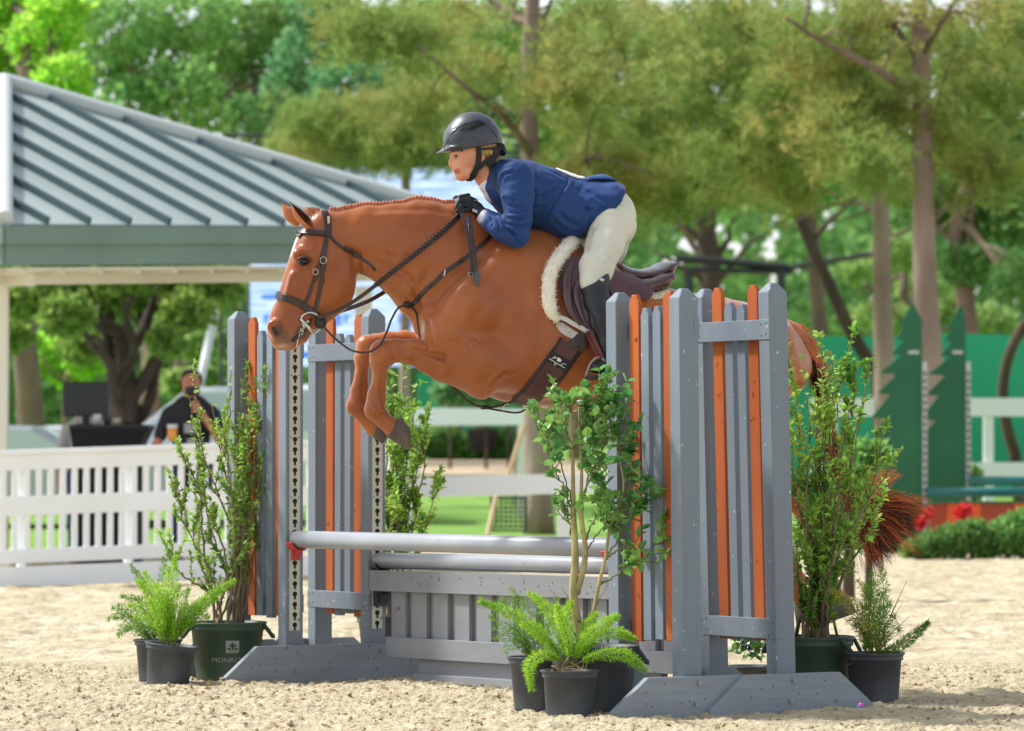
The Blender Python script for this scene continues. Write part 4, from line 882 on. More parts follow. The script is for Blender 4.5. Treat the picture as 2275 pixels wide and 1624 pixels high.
# --- left ferns
D = 21.45; c = np.array([GX(372, D), D, 0]); root = empty('potted_fern', c, 'foxtail fern in the tilted dark pot at the far left, before the lettered pot', 'potted plant', 'foxtail ferns in black pots')
tl = Matrix.Rotation(R(7), 3, 'Y'); pot(root, c - zz * .012, .108, .128, .222, M_POTB, tilt=tl); b = c + zz * .2 + (.02, 0, 0)
fern(root, frond_px(b, [(345, 1300), (375, 1260), (390, 1235), (330, 1330), (305, 1290), (420, 1310), (455, 1330), (480, 1330), (320, 1270), (360, 1330), (400, 1300), (440, 1350), (300, 1370), (345, 1370), (430, 1380), (523, 1290), (500, 1310), (285, 1345), (375, 1350), (410, 1345), (465, 1370)], D, up=.05), M_FERN, .034, 520)
D = 21.8; c = np.array([GX(352, D), D, 0]); root = empty('potted_fern', c, 'darker green fern half hidden behind the tilted pot at far left', 'potted plant', 'foxtail ferns in black pots')
pot(root, c, .1, .118, .22, M_POTB); fern(root, frond_px(c + zz * .2, [(240, 1375), (262, 1412), (290, 1255), (250, 1350), (270, 1325), (300, 1330), (365, 1240), (310, 1290), (255, 1372), (280, 1400)], D), M_FERND, .03, 420)
# --- shrub behind the left back wing
D = 23.1; c = np.array([GX(868, D), D, 0]); root = empty('potted_shrub', c, 'bushy small leaved shrub behind the back left wing, seen right of the hooves', 'potted plant', 'tall twiggy shrubs in green pots')
pot(root, c, .15, .185, .3, M_POTB); b = c + zz * .26
leafy_shrub(root, stems_px(b, [(875, 830, 0), (900, 820, .1), (935, 850, .1), (860, 900, 0), (915, 900, -.1), (880, 960, .1), (950, 900, .1), (940, 960, 0), (870, 1040, .1), (965, 1085, -.1), (905, 1000, .2), (890, 880, .2), (920, 860, 0)], D, .03, .03), 3800, .040, M_LFB, M_TWIG, 8, (.06, .15), s0=.3, srad=.008, wid=.36, spread=.8)
# --- holly
D = 19.02; c = np.array([GX(1318, D), D, 0]); root = empty('potted_holly', c, 'holly shrub with two pale trunks in a wide black pot before the gate panel', 'potted plant')
pot(root, c, .17, .20, .315, M_POTB, handles=(.15,)); mb = MB()
T1 = [c + zz * .27 + (-.035, 0, 0), P(1292, 1420, D), P(1274, 1330, D), P(1278, 1240, D), P(1274, 1140, D), P(1272, 1000, D), P(1268, 915, D)]
T2 = [P(1281, 1320, D), P(1300, 1240, D - .02), P(1291, 1140, D - .03), P(1292, 1040, D), P(1287, 960, D), P(1286, 915, D)]
T3 = [c + zz * .27, P(1318, 1380, D), P(1330, 1300, D), P(1345, 1240, D), P(1355, 1170, D), P(1385, 1090, D), P(1372, 1000, D)]
for t_, r0, r1 in ((T1, .026, .003), (T2, .016, .003), (T3, .012, .003)): mb.tube(spline(t_, 30), np.linspace(r0, r1, 30), 8)
make('trunk', mb, M_HSTEM, root, smooth=True)
hs_ = []
for a, bpx in ((T1[4], (1190, 905)), (T1[5], (1225, 940)), (T1[5], (1245, 885)), (T2[4], (1300, 895)), (T2[3], (1350, 900)), (T2[2], (1340, 960)), (T2[3], (1398, 885)), (T1[4], (1205, 975)), (T1[3], (1245, 1090)), (T2[2], (1330, 1010)), (T2[1], (1345, 1080)),
               (T2[1], (1370, 1130)), (T3[3], (1420, 1130)), (T3[3], (1475, 1200)), (T3[2], (1430, 1240)), (T3[4], (1370, 1180)), (T3[5], (1410, 1050)), (T3[6], (1400, 1000)), (T3[5], (1340, 1130)), (T1[5], (1300, 960)), (T2[4], (1345, 870)), (T1[6], (1265, 890)), (T3[6], (1375, 940)), (T2[3], (1310, 1020)), (T3[4], (1470, 1100)), (T2[4], (1362, 862))):
    e = P(bpx[0], bpx[1], D + rng.uniform(-.12, .12)); hs_.append([a, a * .6 + e * .4 + randdir(1)[0] * .02, a * .25 + e * .75 + randdir(1)[0] * .02, e])
leafy_shrub(root, hs_, 900, .054, M_HOLLY, M_STEM, 4, (.07, .16), tpl=HOL, s0=.45, srad=.0055, wid=.5, spread=.9)
dry = []
for bpx in ((1228, 1180), (1245, 1170), (1190, 1340), (1262, 1190), (1352, 1165), (1335, 1190)): e = P(bpx[0], bpx[1] + 130, D - .05); dry.append([T1[1] + randdir(1)[0] * .03, T1[1] * .5 + e * .5 + randdir(1)[0] * .03, e])
mb = MB()
for d in dry: mb.tube(spline(d, 10), np.linspace(.003, .001, 10), 4)
make('dry_twig', mb, M_TWIG, root, smooth=True)
# --- front ferns
D = 18.70; c = np.array([GX(1266, D), D, 0]); root = empty('potted_fern', c, 'front foxtail fern with long arching lime fronds, nearest black pot', 'potted plant', 'foxtail ferns in black pots')
pot(root, c - zz * .005, .108, .122, .222, M_POTB); b = c + zz * .2
def arc(pts, dd=0): return [P(x, y, D + dd * i / len(pts)) for i, (x, y) in enumerate(pts)]
fr = [arc([(1258, 1478), (1215, 1420), (1150, 1370), (1065, 1335)]), arc([(1262, 1478), (1240, 1400), (1215, 1350), (1175, 1318)], .3), arc([(1265, 1478), (1262, 1420), (1245, 1370), (1238, 1345)], -.2), arc([(1268, 1478), (1300, 1420), (1345, 1385), (1372, 1368)], -.3), arc([(1272, 1478), (1320, 1420), (1370, 1405), (1410, 1420)], .2),
      arc([(1275, 1478), (1330, 1455), (1385, 1455), (1435, 1490)], -.2), arc([(1255, 1478), (1215, 1455), (1180, 1470), (1180, 1530)], -.3), arc([(1262, 1478), (1262, 1410), (1258, 1360), (1268, 1338)], .2), arc([(1268, 1478), (1290, 1430), (1305, 1390), (1325, 1362)], .2), arc([(1260, 1480), (1225, 1440), (1190, 1400), (1160, 1385)], .2)]
fern(root, fr, M_FERN, .028, 900)
mb = MB()
for _ in range(26): a = b + np.r_[rng.uniform(-.07, .07), rng.uniform(-.07, .07), 0]; e = a + randdir(1)[0] * .07 + zz * .03; mb.tube([a, (a + e) / 2 + zz * .015, e], .0016, 4)
make('dry_twig', mb, mat('dry_straw', (196, 168, 120), .8), root)
D = 19.3; c = np.array([GX(1190, D), D, 0]); root = empty('potted_fern', c, 'sparse wispy fern in the black pot left of the holly', 'potted plant', 'foxtail ferns in black pots')
pot(root, c, .1, .122, .25, M_POTB); b = c + zz * .22
fern(root, frond_px(b, [(1110, 1330), (1085, 1370), (1100, 1420), (1135, 1310), (1160, 1330), (1205, 1340), (1095, 1395), (1130, 1400), (1225, 1380), (1180, 1360), (1120, 1450), (1240, 1330), (1145, 1425)], D), M_FERND, .035, 230)
# --- right thicket and fern
D = 20.0; c = np.array([GX(1803, D), D, 0]); root = empty('potted_shrub', c, 'tall leafy shrub in the handled green pot, hiding the hind leg of the horse', 'potted plant', 'tall twiggy shrubs in green pots')
pot(root, c, .17, .196, .315, M_POTG, handles=(-.5, 2.6)); b = c + zz * .27
leafy_shrub(root, stems_px(b, [(1760, 830, 0), (1785, 800, .1), (1830, 800, 0), (1860, 830, .1), (1900, 800, .1), (1925, 850, 0), (1890, 880, -.1), (1940, 800, 0), (1965, 950, 0), (1775, 900, .2), (1810, 870, 0), (1840, 930, .15), (1870, 980, -.1), (2005, 1000, -.15), (1920, 1040, .1), (1770, 1040, .1), (1950, 1110, .1), (1830, 1060, 0), (1800, 1140, -.1), (1900, 1180, .1), (1760, 960, -.1), (1850, 800, .2), (1790, 1220, -.1), (1950, 1150, -.2), (1845, 790, 0), (1880, 800, .1)], D, .03, .06),
            6200, .038, M_LFB, M_TWIG, 8, (.07, .2), s0=.12, srad=.010, wid=.36, spread=.85)
D = 19.8; c = np.array([GX(1941, D), D, 0]); root = empty('potted_fern', c, 'yellowing feathery fern in the black pot at the right end', 'potted plant', 'foxtail ferns in black pots')
pot(root, c, .115, .134, .245, M_POTB); b = c + zz * .22
fern(root, frond_px(b, [(1950, 1290), (1970, 1310), (1935, 1330), (1990, 1370), (1960, 1350), (1920, 1350), (1900, 1390), (2000, 1400), (1980, 1340), (1940, 1270), (1925, 1300), (1960, 1260)], D), M_FERND, .034, 300)
fern2 = empty('potted_fern', c + (0, .05, 0), 'dry yellow fern sprays between the green and the black pot at right', 'fern'); fern(fern2, frond_px(b, [(1895, 1330), (1905, 1290), (1880, 1380), (1915, 1390), (1860, 1330), (1845, 1310)], D), M_FERNY, .03, 260)
fern3 = frond_px(b, [(2062, 1382, -.1)], D, up=-.03); fern(root, fern3, M_FERND, .026, 1100)
mb = MB()
for px, py in ((2015, 1290), (2005, 1340), (2020, 1370), (1998, 1330), (2010, 1400), (1880, 1480)): e = P(px, py, D - .1); mb.tube(spline([b, b * .5 + e * .5 + (0, 0, .02), e], 8), np.linspace(.003, .001, 8), 4)
make('dry_twig', mb, M_TWIG, root)
# --- small blue flowering plant behind the right wing
D = 21.0; c = np.array([GX(1668, D), D, 0]); root = empty('potted_flowers', c, 'blue flowering plant with broad leaves glimpsed through the rightmost wing', 'potted plant')
pot(root, c, .1, .12, .12, M_POTB); mb = MB(); cc = c + zz * .32; n = 260; cards(mb, cc + randdir(n) * (.12, .12, .17) * rng.random((n, 1)) ** .4, randdir(n), randdir(n), .06, .035); make('leaves', mb, M_HOLLY, root)
mb = MB(); pts = np.array([P(1655, 1325, D), P(1660, 1350, D), P(1690, 1310, D), P(1654, 1420, D), P(1662, 1440, D), P(1688, 1330, D)])
M_BLUEP = mat('blue_petal', (40, 60, 190), .6, island=.3)
for q in pts: mb = MB(); cards(mb, q + randdir(26) * .022, randdir(26), randdir(26), .028, .022); make('blossom', mb, M_BLUEP, root)
# ================================================================ HORSE
YAW = R(14); HO = np.array([-.38, 20.3, 0.]); HU = np.array([math.cos(YAW), math.sin(YAW), 0]); HN = np.array([math.sin(YAW), -math.cos(YAW), 0])
U = 20.35 / F
def H(px, py, t=0.0):                       # pixel + lateral offset -> horse frame (along, lateral, up)
    v = ray(px, py); c, sn = HU[0], HU[1]
    s = (v[0] * (HO[1] - t * c) - HO[0] - t * sn) / (c - v[0] * sn); Y = HO[1] + s * sn - t * c
    return (s, t, CAMH + v[2] * Y)
def HW(p): p = np.atleast_2d(p); return HO + p[:, :1] * HU + p[:, 1:2] * HN + p[:, 2:3] * zz
def hw(px, py, t=0.0): return HW(H(px, py, t))[0]
def ch(L): return [(H(a, b, t), r * U, w_) for a, b, t, r, w_ in L]
sd_ = SDF((-1.05, -.46, .10), (2.10, .46, 2.50), .0085)
# trunk
sd_.chain(ch([(985, 722, 0, 55, .15), (1040, 700, 0, 112, .215), (1110, 700, 0, 165, .27), (1190, 707, 0, 180, .31), (1280, 735, 0, 172, .345), (1380, 763, 0, 147, .355), (1480, 777, 0, 132, .345), (1570, 782, 0, 117, .33), (1650, 798, 0, 112, .315), (1700, 810, 0, 92, .26), (1735, 812, 0, 68, .17)]), .05)
sd_.chain(ch([(1120, 545, 0, 34, .06), (1200, 562, 0, 38, .06), (1270, 600, 0, 40, .07), (1340, 640, 0, 40, .09)]), .09)      # withers
sd_.chain(ch([(1560, 720, 0, 55, .2), (1640, 740, 0, 56, .2), (1720, 752, 0, 40, .12)]), .08)                                 # croup
sd_.seg(H(1125, 818, 0), H(1260, 815, 0), 72 * U, .22, 96 * U, .30, .05)
# shoulder blades, upper arm
for t in (.2, -.2):
    sd_.chain(ch([(1130, 590, t * .75, 50, .08), (1050, 680, t * .95, 62, .10), (985, 742, t * .85, 40, .09)]), .06)
    sd_.chain(ch([(985, 745, t * .8, 44, .10), (1060, 800, t * .9, 62, .11), (1100, 815, t * .95, 55, .11)]), .05)
    sd_.seg(H(1180, 800, t), H(1250, 800, t * 1.1), 70 * U, .10, 70 * U, .10, .09)
# chest muscles
for t in (.085, -.085): sd_.seg(H(962, 700, t), H(968, 760, t), 34 * U, .085, 30 * U, .075, .025)
# neck
sd_.chain(ch([(772, 530, 0, 66, .085), (818, 533, 0, 75, .10), (876, 541, 0, 88, .115), (935, 560, 0, 106, .135), (990, 590, 0, 126, .165), (1055, 635, 0, 142, .20)]), .03)
sd_.chain(ch([(930, 480, 0, 30, .05), (1030, 500, 0, 40, .06), (1130, 560, 0, 50, .08)]), .08)
sd_.chain(ch([(832, 590, 0, 22, .07), (870, 625, 0, 20, .06), (905, 660, 0, 26, .07), (945, 705, 0, 32, .09)]), .05)         # windpipe
# head
sd_.chain(ch([(724, 517, 0, 51, .095), (718, 562, 0, 66, .112), (712, 612, 0, 78, .095), (685, 662, 0, 64, .078), (655, 702, 0, 49, .066), (640, 727, 0, 44, .068), (628, 742, 0, 32, .06)]), .03)
for t in (.055, -.055):
    sd_.seg(H(750, 595, t), H(742, 640, t), 47 * U, .045, 46 * U, .042, .03)                                                  # cheek
    sd_.seg(H(664, 566, t * 1.5), H(682, 568, t * 1.55), 15 * U, .026, 13 * U, .022, .03)                                     # brow
    sd_.seg(H(655, 615, t * 1.1), H(640, 665, t * .9), 10 * U, .016, 9 * U, .014, .03)                                        # facial crest
    sd_.seg(H(612, 728, t * .9), H(618, 742, t * .9), 19 * U, .028, 16 * U, .026, .02)                                        # nostril rim
    sd_.seg(H(608, 728, t * 1.5), H(618, 744, t * 1.45), 11 * U, .026, 8 * U, .024, .008, cut=True)
    sd_.seg(H(672, 582, t * 2.0), H(677, 581, t * 2.0), 8 * U, .012, 8 * U, .012, .012, cut=True)
    sd_.seg(H(705, 695, t * .5), H(740, 660, t * .5), 26 * U, .03, 40 * U, .035, .04)
sd_.chain(ch([(622, 762, 0, 15, .045), (645, 764, 0, 11, .045)]), .03)                                                         # upper lip
sd_.chain(ch([(690, 712, 0, 20, .045), (668, 744, 0, 15, .038), (658, 750, 0, 10, .034)]), .02)                                # chin, lower lip
for t in (.065, -.065): sd_.seg(H(692, 708, t), H(650, 757, t), 3.0 * U, .03, 3.0 * U, .03, .008, cut=True)                    # mouth line
sd_.seg(H(798, 612, .09), H(792, 570, .10), 8 * U, .03, 10 * U, .03, .04, cut=True); sd_.seg(H(798, 612, -.09), H(792, 570, -.10), 8 * U, .03, 10 * U, .03, .04, cut=True)
# near foreleg (camera side), then far one
def foreleg(f, t):
    sd_.chain(ch([(f[0][0], f[0][1], t, 54, .10), (f[1][0], f[1][1], t, 43, .075), (f[2][0], f[2][1], t, 28, .058), (f[3][0], f[3][1], t, 25, .052), (f[4][0], f[4][1], t, 28, .055), (f[5][0], f[5][1], t, 21, .048),
                  (f[6][0], f[6][1], t, 14, .034), (f[7][0], f[7][1], t, 15, .034), (f[8][0], f[8][1], t, 22, .045), (f[9][0], f[9][1], t, 17, .036), (f[10][0], f[10][1], t, 22, .044)]), .018)
foreleg([(1068, 826), (985, 805), (918, 783), (876, 779), (852, 784), (844, 806), (842, 838), (834, 878), (833, 912), (856, 938), (874, 953)], .17)
sd_.seg(H(1058, 862, .17), H(1072, 872, .17), 17 * U, .04, 14 * U, .035, .03)      # elbow point
foreleg([(1040, 800), (960, 782), (900, 764), (862, 762), (820, 772), (808, 797), (803, 830), (794, 868), (791, 902), (816, 932), (830, 946)], -.16)
for f, t in (((852, 865, .17)), ((812, 862, -.16))) if False else (): pass
sd_.seg(H(855, 838, .17), H(850, 893, .17), 6.5 * U, .018, 8 * U, .018, .012); sd_.seg(H(815, 828, -.16), H(808, 885, -.16), 6.5 * U, .018, 8 * U, .018, .012)    # flexor tendons
sd_.seg(H(846, 772, .205), H(852, 792, .205), 10 * U, .03, 12 * U, .03, .012); sd_.seg(H(866, 790, .17), H(868, 806, .17), 9 * U, .03, 6 * U, .03, .012)
for A, B, t in (((985, 798), (905, 776), .225), ((965, 822), (925, 800), .225)): sd_.seg(H(*A, t), H(*B, t), 4 * U, .016, 3 * U, .010, .055, cut=True)             # forearm furrows
# hind legs
def hindleg(f, t):
    sd_.chain(ch([(f[0][0], f[0][1], t, 88, .15), (f[1][0], f[1][1], t, 66, .12), (f[2][0], f[2][1], t, 46, .085), (f[3][0], f[3][1], t, 28, .055), (f[4][0], f[4][1], t, 27, .05), (f[5][0], f[5][1], t, 17, .036),
                  (f[6][0], f[6][1], t, 16, .036), (f[7][0], f[7][1], t, 23, .045), (f[8][0], f[8][1], t, 18, .038), (f[9][0], f[9][1], t, 22, .046)]), .02)
hindleg([(1680, 830), (1640, 915), (1680, 1000), (1738, 1070), (1775, 1112), (1795, 1160), (1818, 1225), (1838, 1275), (1848, 1305), (1858, 1328)], .18)
hindleg([(1650, 850), (1610, 930), (1640, 1020), (1690, 1095), (1722, 1140), (1738, 1185), (1755, 1245), (1768, 1290), (1775, 1318), (1783, 1338)], -.18)
# furrows and folds
sd_.seg(H(1010, 756, .33), H(1052, 780, .34), 3 * U, .05, 2 * U, .03, .02, cut=True)
sd_.seg(H(1085, 880, .30), H(1118, 828, .34), 3.5 * U, .05, 2 * U, .03, .025, cut=True)
sd_.seg(H(1130, 826, .36), H(1160, 832, .36), 3 * U, .04, 2 * U, .02, .02, cut=True)
sd_.seg(H(960, 600, .18), H(925, 660, .14), 5 * U, .03, 6 * U, .03, .05, cut=True)
sd_.seg(H(800, 552, .125), H(872, 572, .135), 5 * U, .03, 6 * U, .03, .03, cut=True); sd_.seg(H(872, 572, .135), H(906, 630, .13), 6 * U, .03, 6 * U, .03, .03, cut=True)
sd_.seg(H(1085, 545, .20), H(985, 640, .23), 6 * U, .03, 6 * U, .03, .06, cut=True)
sd_.noise(lambda X, Y, Z: .0030 * np.sin(X * 21 + Z * 9) * np.sin(Z * 17 + Y * 7) + .0018 * np.sin(X * 47 - Z * 31) * np.sin(Y * 33 + X * 11))
HV, HF = sd_.mesh(); HV = smooth_mesh(HV, HF, 2, .5); del sd_
HFUR = [([(800, 570), (801, 600), (796, 628)], .010, 3.5), ([(640, 598), (631, 636), (624, 660)], .004, 4), ([(656, 612), (648, 650), (640, 672)], .004, 4), ([(655, 566), (668, 557), (692, 560)], -.004, 3.5), ([(660, 592), (674, 598), (692, 592)], .005, 3),
 ([(697, 706), (682, 724), (668, 744), (656, 758)], .008, 2.6), ([(600, 716), (612, 712), (626, 722), (632, 742), (626, 756)], -.005, 3), ([(650, 700), (648, 725), (640, 745)], .004, 5), ([(700, 600), (712, 640), (705, 680)], .003, 6),
 ([(748, 540), (790, 562), (850, 586), (905, 612), (942, 655)], .010, 8), ([(905, 612), (925, 650), (930, 700)], .008, 6), ([(1095, 555), (1035, 605), (985, 645), (950, 690)], .010, 11), ([(1150, 560), (1100, 640), (1060, 700), (1050, 740)], .005, 13),
 ([(832, 604), (872, 632), (905, 664), (925, 700)], .006, 5), ([(1000, 792), (950, 784), (900, 772)], .006, 4.5), ([(992, 820), (945, 803), (905, 796)], .005, 4.5), ([(1060, 835), (1010, 828), (960, 815)], .004, 6), ([(1006, 756), (1032, 761), (1054, 780)], .008, 3.5), ([(1016, 750), (1044, 756), (1068, 778)], .005, 3),
 ([(1028, 745), (1056, 752), (1080, 774)], .004, 3), ([(1080, 884), (1098, 850), (1124, 829), (1152, 831)], .011, 4), ([(1150, 600), (1166, 680), (1150, 750), (1110, 812)], .007, 13), ([(1000, 690), (1030, 735), (1090, 765)], .006, 10), ([(950, 700), (958, 745), (950, 790)], .008, 5),
 ([(866, 758), (872, 784), (884, 802)], .005, 3.5), ([(829, 797), (846, 812), (869, 812)], .005, 3.5), ([(838, 768), (850, 782), (846, 800)], .003, 3), ([(850, 826), (845, 868), (850, 905)], .006, 3), ([(816, 902), (838, 926), (864, 914)], .005, 3.5), ([(835, 893), (842, 910), (836, 925)], .003, 3),
 ([(787, 792), (806, 806), (822, 803)], .005, 3.2), ([(812, 818), (804, 860), (806, 896)], .005, 3), ([(774, 892), (794, 914), (812, 904)], .004, 3), ([(1240, 640), (1262, 720), (1240, 790)], .003, 14), ([(1170, 860), (1215, 880), (1260, 892)], .004, 8), ([(1120, 700), (1150, 712), (1188, 700)], .003, 8),
 ([(700, 560), (708, 545), (704, 530)], .003, 4), ([(1745, 760), (1762, 820), (1770, 880)], .006, 8), ([(800, 470), (870, 466), (960, 466), (1030, 482)], .003, 5)]
_W = furrows(HO + HV[:, :1] * HU + HV[:, 1:2] * HN + HV[:, 2:3] * zz, HF, HFUR); _d = _W - HO
HV = np.stack([_d @ HU, _d @ HN, _d[:, 2]], 1)
# coat colours: blaze, grey muzzle
def coatcol(V):
    C = np.zeros((len(V), 4)); pu = lambda px, py: np.array(H(px, py)); 
    def blob(p, r_, c, soft=.5, tmax=None):
        d = np.sqrt(((V[:, 0] - p[0]) / r_[0]) ** 2 + ((V[:, 2] - p[2]) / r_[1]) ** 2); a = np.clip((1.0 - d) / soft, 0, 1)
        if tmax is not None: a = a * np.clip((tmax - np.abs(V[:, 1])) / .012, 0, 1)
        c = np.array(lin(c)[:3]); C[:, :3] = np.where(a[:, None] > 0, C[:, :3] * (1 - a[:, None]) * (C[:, 3:4] > 0) + c * np.where(C[:, 3:4] > 0, a[:, None], 1), C[:, :3]); C[:, 3] = np.maximum(C[:, 3], a)
    blob(pu(632, 754), (.085, .060), (122, 88, 68), .7); blob(pu(664, 740), (.05, .045), (92, 70, 60), .5); blob(pu(622, 770), (.06, .02), (196, 160, 130), .9)
    blob(pu(655, 540), (.05, .085), (232, 222, 212), .35, .032)
    blob(pu(614, 736), (.036, .050), (84, 56, 48), .6); blob(pu(675, 582), (.036, .026), (96, 52, 34), .8)
    return C
M_COAT = mat('chestnut_coat', (188, 112, 58), .32, (142, 74, 36), 1.7, 5, .30, .70, bump=.35, bscale=170, bdist=.003, spec=.4, sheen=.25, vcol=True, stretch=(1, 1, 1))
horse = empty('horse', HO + (0, 0, 0), 'chestnut horse with braided mane folding its forelegs over the grey poles', 'horse')
mb = MB(); mb.add(HW(HV), HF); body = make('body', mb, M_COAT, horse, smooth=True)
at = body.data.color_attributes.new('Col', 'FLOAT_COLOR', 'POINT'); at.data.foreach_set('color', coatcol(HV).astype(np.float32).ravel())
# surface probe for tack
HWV = HW(HV); bvh = BVHTree.FromPolygons([tuple(v) for v in HWV], [tuple(f) for f in HF.tolist()])
def hit(px, py, off=.004):
    d = Vector(ray(px, py)).normalized(); loc, nor, i, dist = bvh.ray_cast(Vector(CAMP), d)
    if loc is None:
        g = Vector(hw(px, py)); loc, nor, i, dist = bvh.find_nearest(g)
    nor = Vector(nor)
    if nor.dot(d) > 0: nor = -nor
    return np.array(loc) + np.array(nor) * off, np.array(nor)
def near(p, off=.004):
    loc, nor, i, dist = bvh.find_nearest(Vector(p)); return np.array(loc) + np.array(nor) * off, np.array(nor)
def strap(mb, P_, N_, w_, th=.004, seg=None, m=0):
    """flat band following points with normals"""
    P_ = np.array(P_); N_ = unit(np.array(N_))
    if seg: 
        n0 = len(P_); P2 = spline(P_, seg); x = np.linspace(0, n0 - 1, seg); i = np.clip(x.astype(int), 0, n0 - 2); f = (x - i)[:, None]; N_ = unit(N_[i] * (1 - f) + N_[i+1] * f); P_ = P2
    T = unit(np.gradient(P_, axis=0)); B = unit(np.cross(T, N_)); w_ = np.ones(len(P_)) * w_
    V = []; 
    for a, b in ((-.5, -.2), (-.42, 1), (.42, 1), (.5, -.2)): V.append(P_ + B * (a * w_)[:, None] + N_ * (b * th))
    V = np.stack(V, 1).reshape(-1, 3); n = len(P_); Fq = [(i*4+j, i*4+(j+1) % 4, (i+1)*4+(j+1) % 4, (i+1)*4+j) for i in range(n-1) for j in range(4)]
    mb.add(V, np.array(Fq), m); mb.add(V, [(0, 3, 2, 1), ((n-1)*4, (n-1)*4+1, (n-1)*4+2, (n-1)*4+3)], m)
def sstrap(mb, L, w_, th=.004, off=.003, seg=None, m=0):
    q = [hit(a, b, off) for a, b in L]
    if seg:
        pts = []
        for i in range(len(L) - 1):
            k = max(2, seg // (len(L) - 1))
            for j in range(k): f = j / k; pts.append((L[i][0] * (1 - f) + L[i+1][0] * f, L[i][1] * (1 - f) + L[i+1][1] * f))
        pts.append(L[-1]); q = [hit(a, b, off) for a, b in pts]
    strap(mb, [a for a, _ in q], [b for _, b in q], w_, th, m=m)
# eyes, ears, hooves, mane, tail
M_EYE = mat('horse_eye', (14, 9, 8), .12, spec=.5, coat=.2)
for t in (.104, -.104):
    mb = MB(); mb.ball(HW(H(675, 581, t * .95))[0], (.029, .022, .0185), 16, 10); make('eye', mb, M_EYE, horse, smooth=True)
mb = MB()
for t, s_ in ((.112, 1),):
    q = [hw(661, 577, .118), hw(668, 572, .124), hw(679, 571, .124), hw(689, 578, .116)]; mb.tube(spline(q, 10), np.linspace(.006, .005, 10), 6)
    q = [hw(662, 582, .118), hw(670, 590, .121), hw(680, 590, .120), hw(688, 582, .114)]; mb.tube(spline(q, 10), np.linspace(.004, .004, 10), 6)
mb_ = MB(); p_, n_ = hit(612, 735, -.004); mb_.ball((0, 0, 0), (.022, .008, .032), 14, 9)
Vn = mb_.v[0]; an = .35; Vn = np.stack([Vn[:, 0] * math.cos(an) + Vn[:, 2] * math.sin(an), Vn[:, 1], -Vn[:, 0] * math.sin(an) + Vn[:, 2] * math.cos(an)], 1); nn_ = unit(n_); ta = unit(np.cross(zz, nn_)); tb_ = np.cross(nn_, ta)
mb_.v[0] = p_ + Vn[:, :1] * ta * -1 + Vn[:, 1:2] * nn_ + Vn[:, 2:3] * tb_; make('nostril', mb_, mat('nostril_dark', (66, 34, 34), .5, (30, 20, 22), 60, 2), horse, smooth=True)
make('eyelid', mb, mat('lid_skin', (88, 50, 34), .5), horse, smooth=True)
M_EARIN = mat('inner_ear', (70, 36, 22), .8)
def ear(base, tip, t, wv, on, ou):
    b = hw(*base, t); e = hw(*tip, t * 1.35); ax = e - b; L = np.linalg.norm(ax); ax = ax / L; n = 14; m = 12
    op = HN * on + HU * ou; op = unit(op - ax * op.dot(ax)); fr_ = -op; side = np.cross(fr_, ax); V = []
    for i in range(n):
        u = i / (n - 1); w_ = wv * (math.sin(math.pi * min(1, (u * .78 + .24))) ** .8) * (1 - u ** 3.5) + .0015; bend = -HU * (.012 * math.sin(u * math.pi)) + HU * (-.01) * u * u
        for j in range(m):
            a = -1.95 + 3.9 * j / (m - 1); V.append(b + ax * L * u + bend + side * w_ * math.sin(a) + fr_ * w_ * (math.cos(a) * .75) )
    V = np.array(V); mb = MB(); Fq = [(i*m+j, i*m+j+1, (i+1)*m+j+1, (i+1)*m+j) for i in range(n-1) for j in range(m-1)]; mb.add(V, np.array(Fq), 0)
    mb2 = V - (V - np.repeat(V.reshape(n, m, 3).mean(1), m, 0)) * .09; mb.add(mb2, np.array([f[::-1] for f in Fq]), 1)
    o = make('ear', mb, [M_COATP, M_EARIN], horse, smooth=True); return o
M_COATP = mat('chestnut_plain', (190, 114, 62), .5, (164, 92, 48), 12, 3, sheen=.2)
ear((692, 503), (649, 447), .052, .037, .45, .9); ear((668, 497), (628, 448), -.045, .034, -.8, -.1)
mb = MB()
for _ in range(60): a = hw(rng.uniform(690, 716), rng.uniform(470, 480), rng.uniform(-.03, .03)); mb.tube(spline([a, a + (-.015, 0, .02), a + (-.05 + rng.normal() * .02, 0, .01 + rng.normal() * .012)], 6), np.linspace(.0016, .0006, 6), 4)
make('forelock', mb, M_COATP, horse)
M_HOOF = mat('hoof_horn', (112, 98, 88), .7, (78, 68, 62), 14, 5, bump=.5, bscale=30, bdist=.004, stretch=(1, 1, .3))
def hoof4(ca, cb, sa, sb, t, rc, rs):
    """coronet from ca to cb, sole from sa to sb"""
    n = 28; V = []; ca, cb, sa, sb = (hw(*q_, t) for q_ in (ca, cb, sa, sb))
    for f, k in ((-.18, .80), (-.05, .97), (0, 1.0), (.25, 1), (.5, 1), (.75, 1), (1, 1), (1.03, .84)):
        a = ca + (sa - ca) * f; b = cb + (sb - cb) * f; c = (a + b) / 2; e = (a - b) / 2 * k; w_ = (rc + (rs - rc) * min(max(f, 0), 1)) * k
        for j in range(n): an = 2 * math.pi * j / n; V.append(c + e * math.cos(an) + HN * math.sin(an) * w_)
    Fq = [(i*n+j, i*n+(j+1) % n, (i+1)*n+(j+1) % n, (i+1)*n+j) for i in range(7) for j in range(n)] + [tuple(range(7*n, 8*n))[::-1]]; mb = MB(); mb.add(V, Fq); mb.ball(cb * .75 + sb * .25 + (ca - cb) * .12, (.020, .034, .022), 10, 8); make('hoof', mb, M_HOOF, horse, smooth=True)
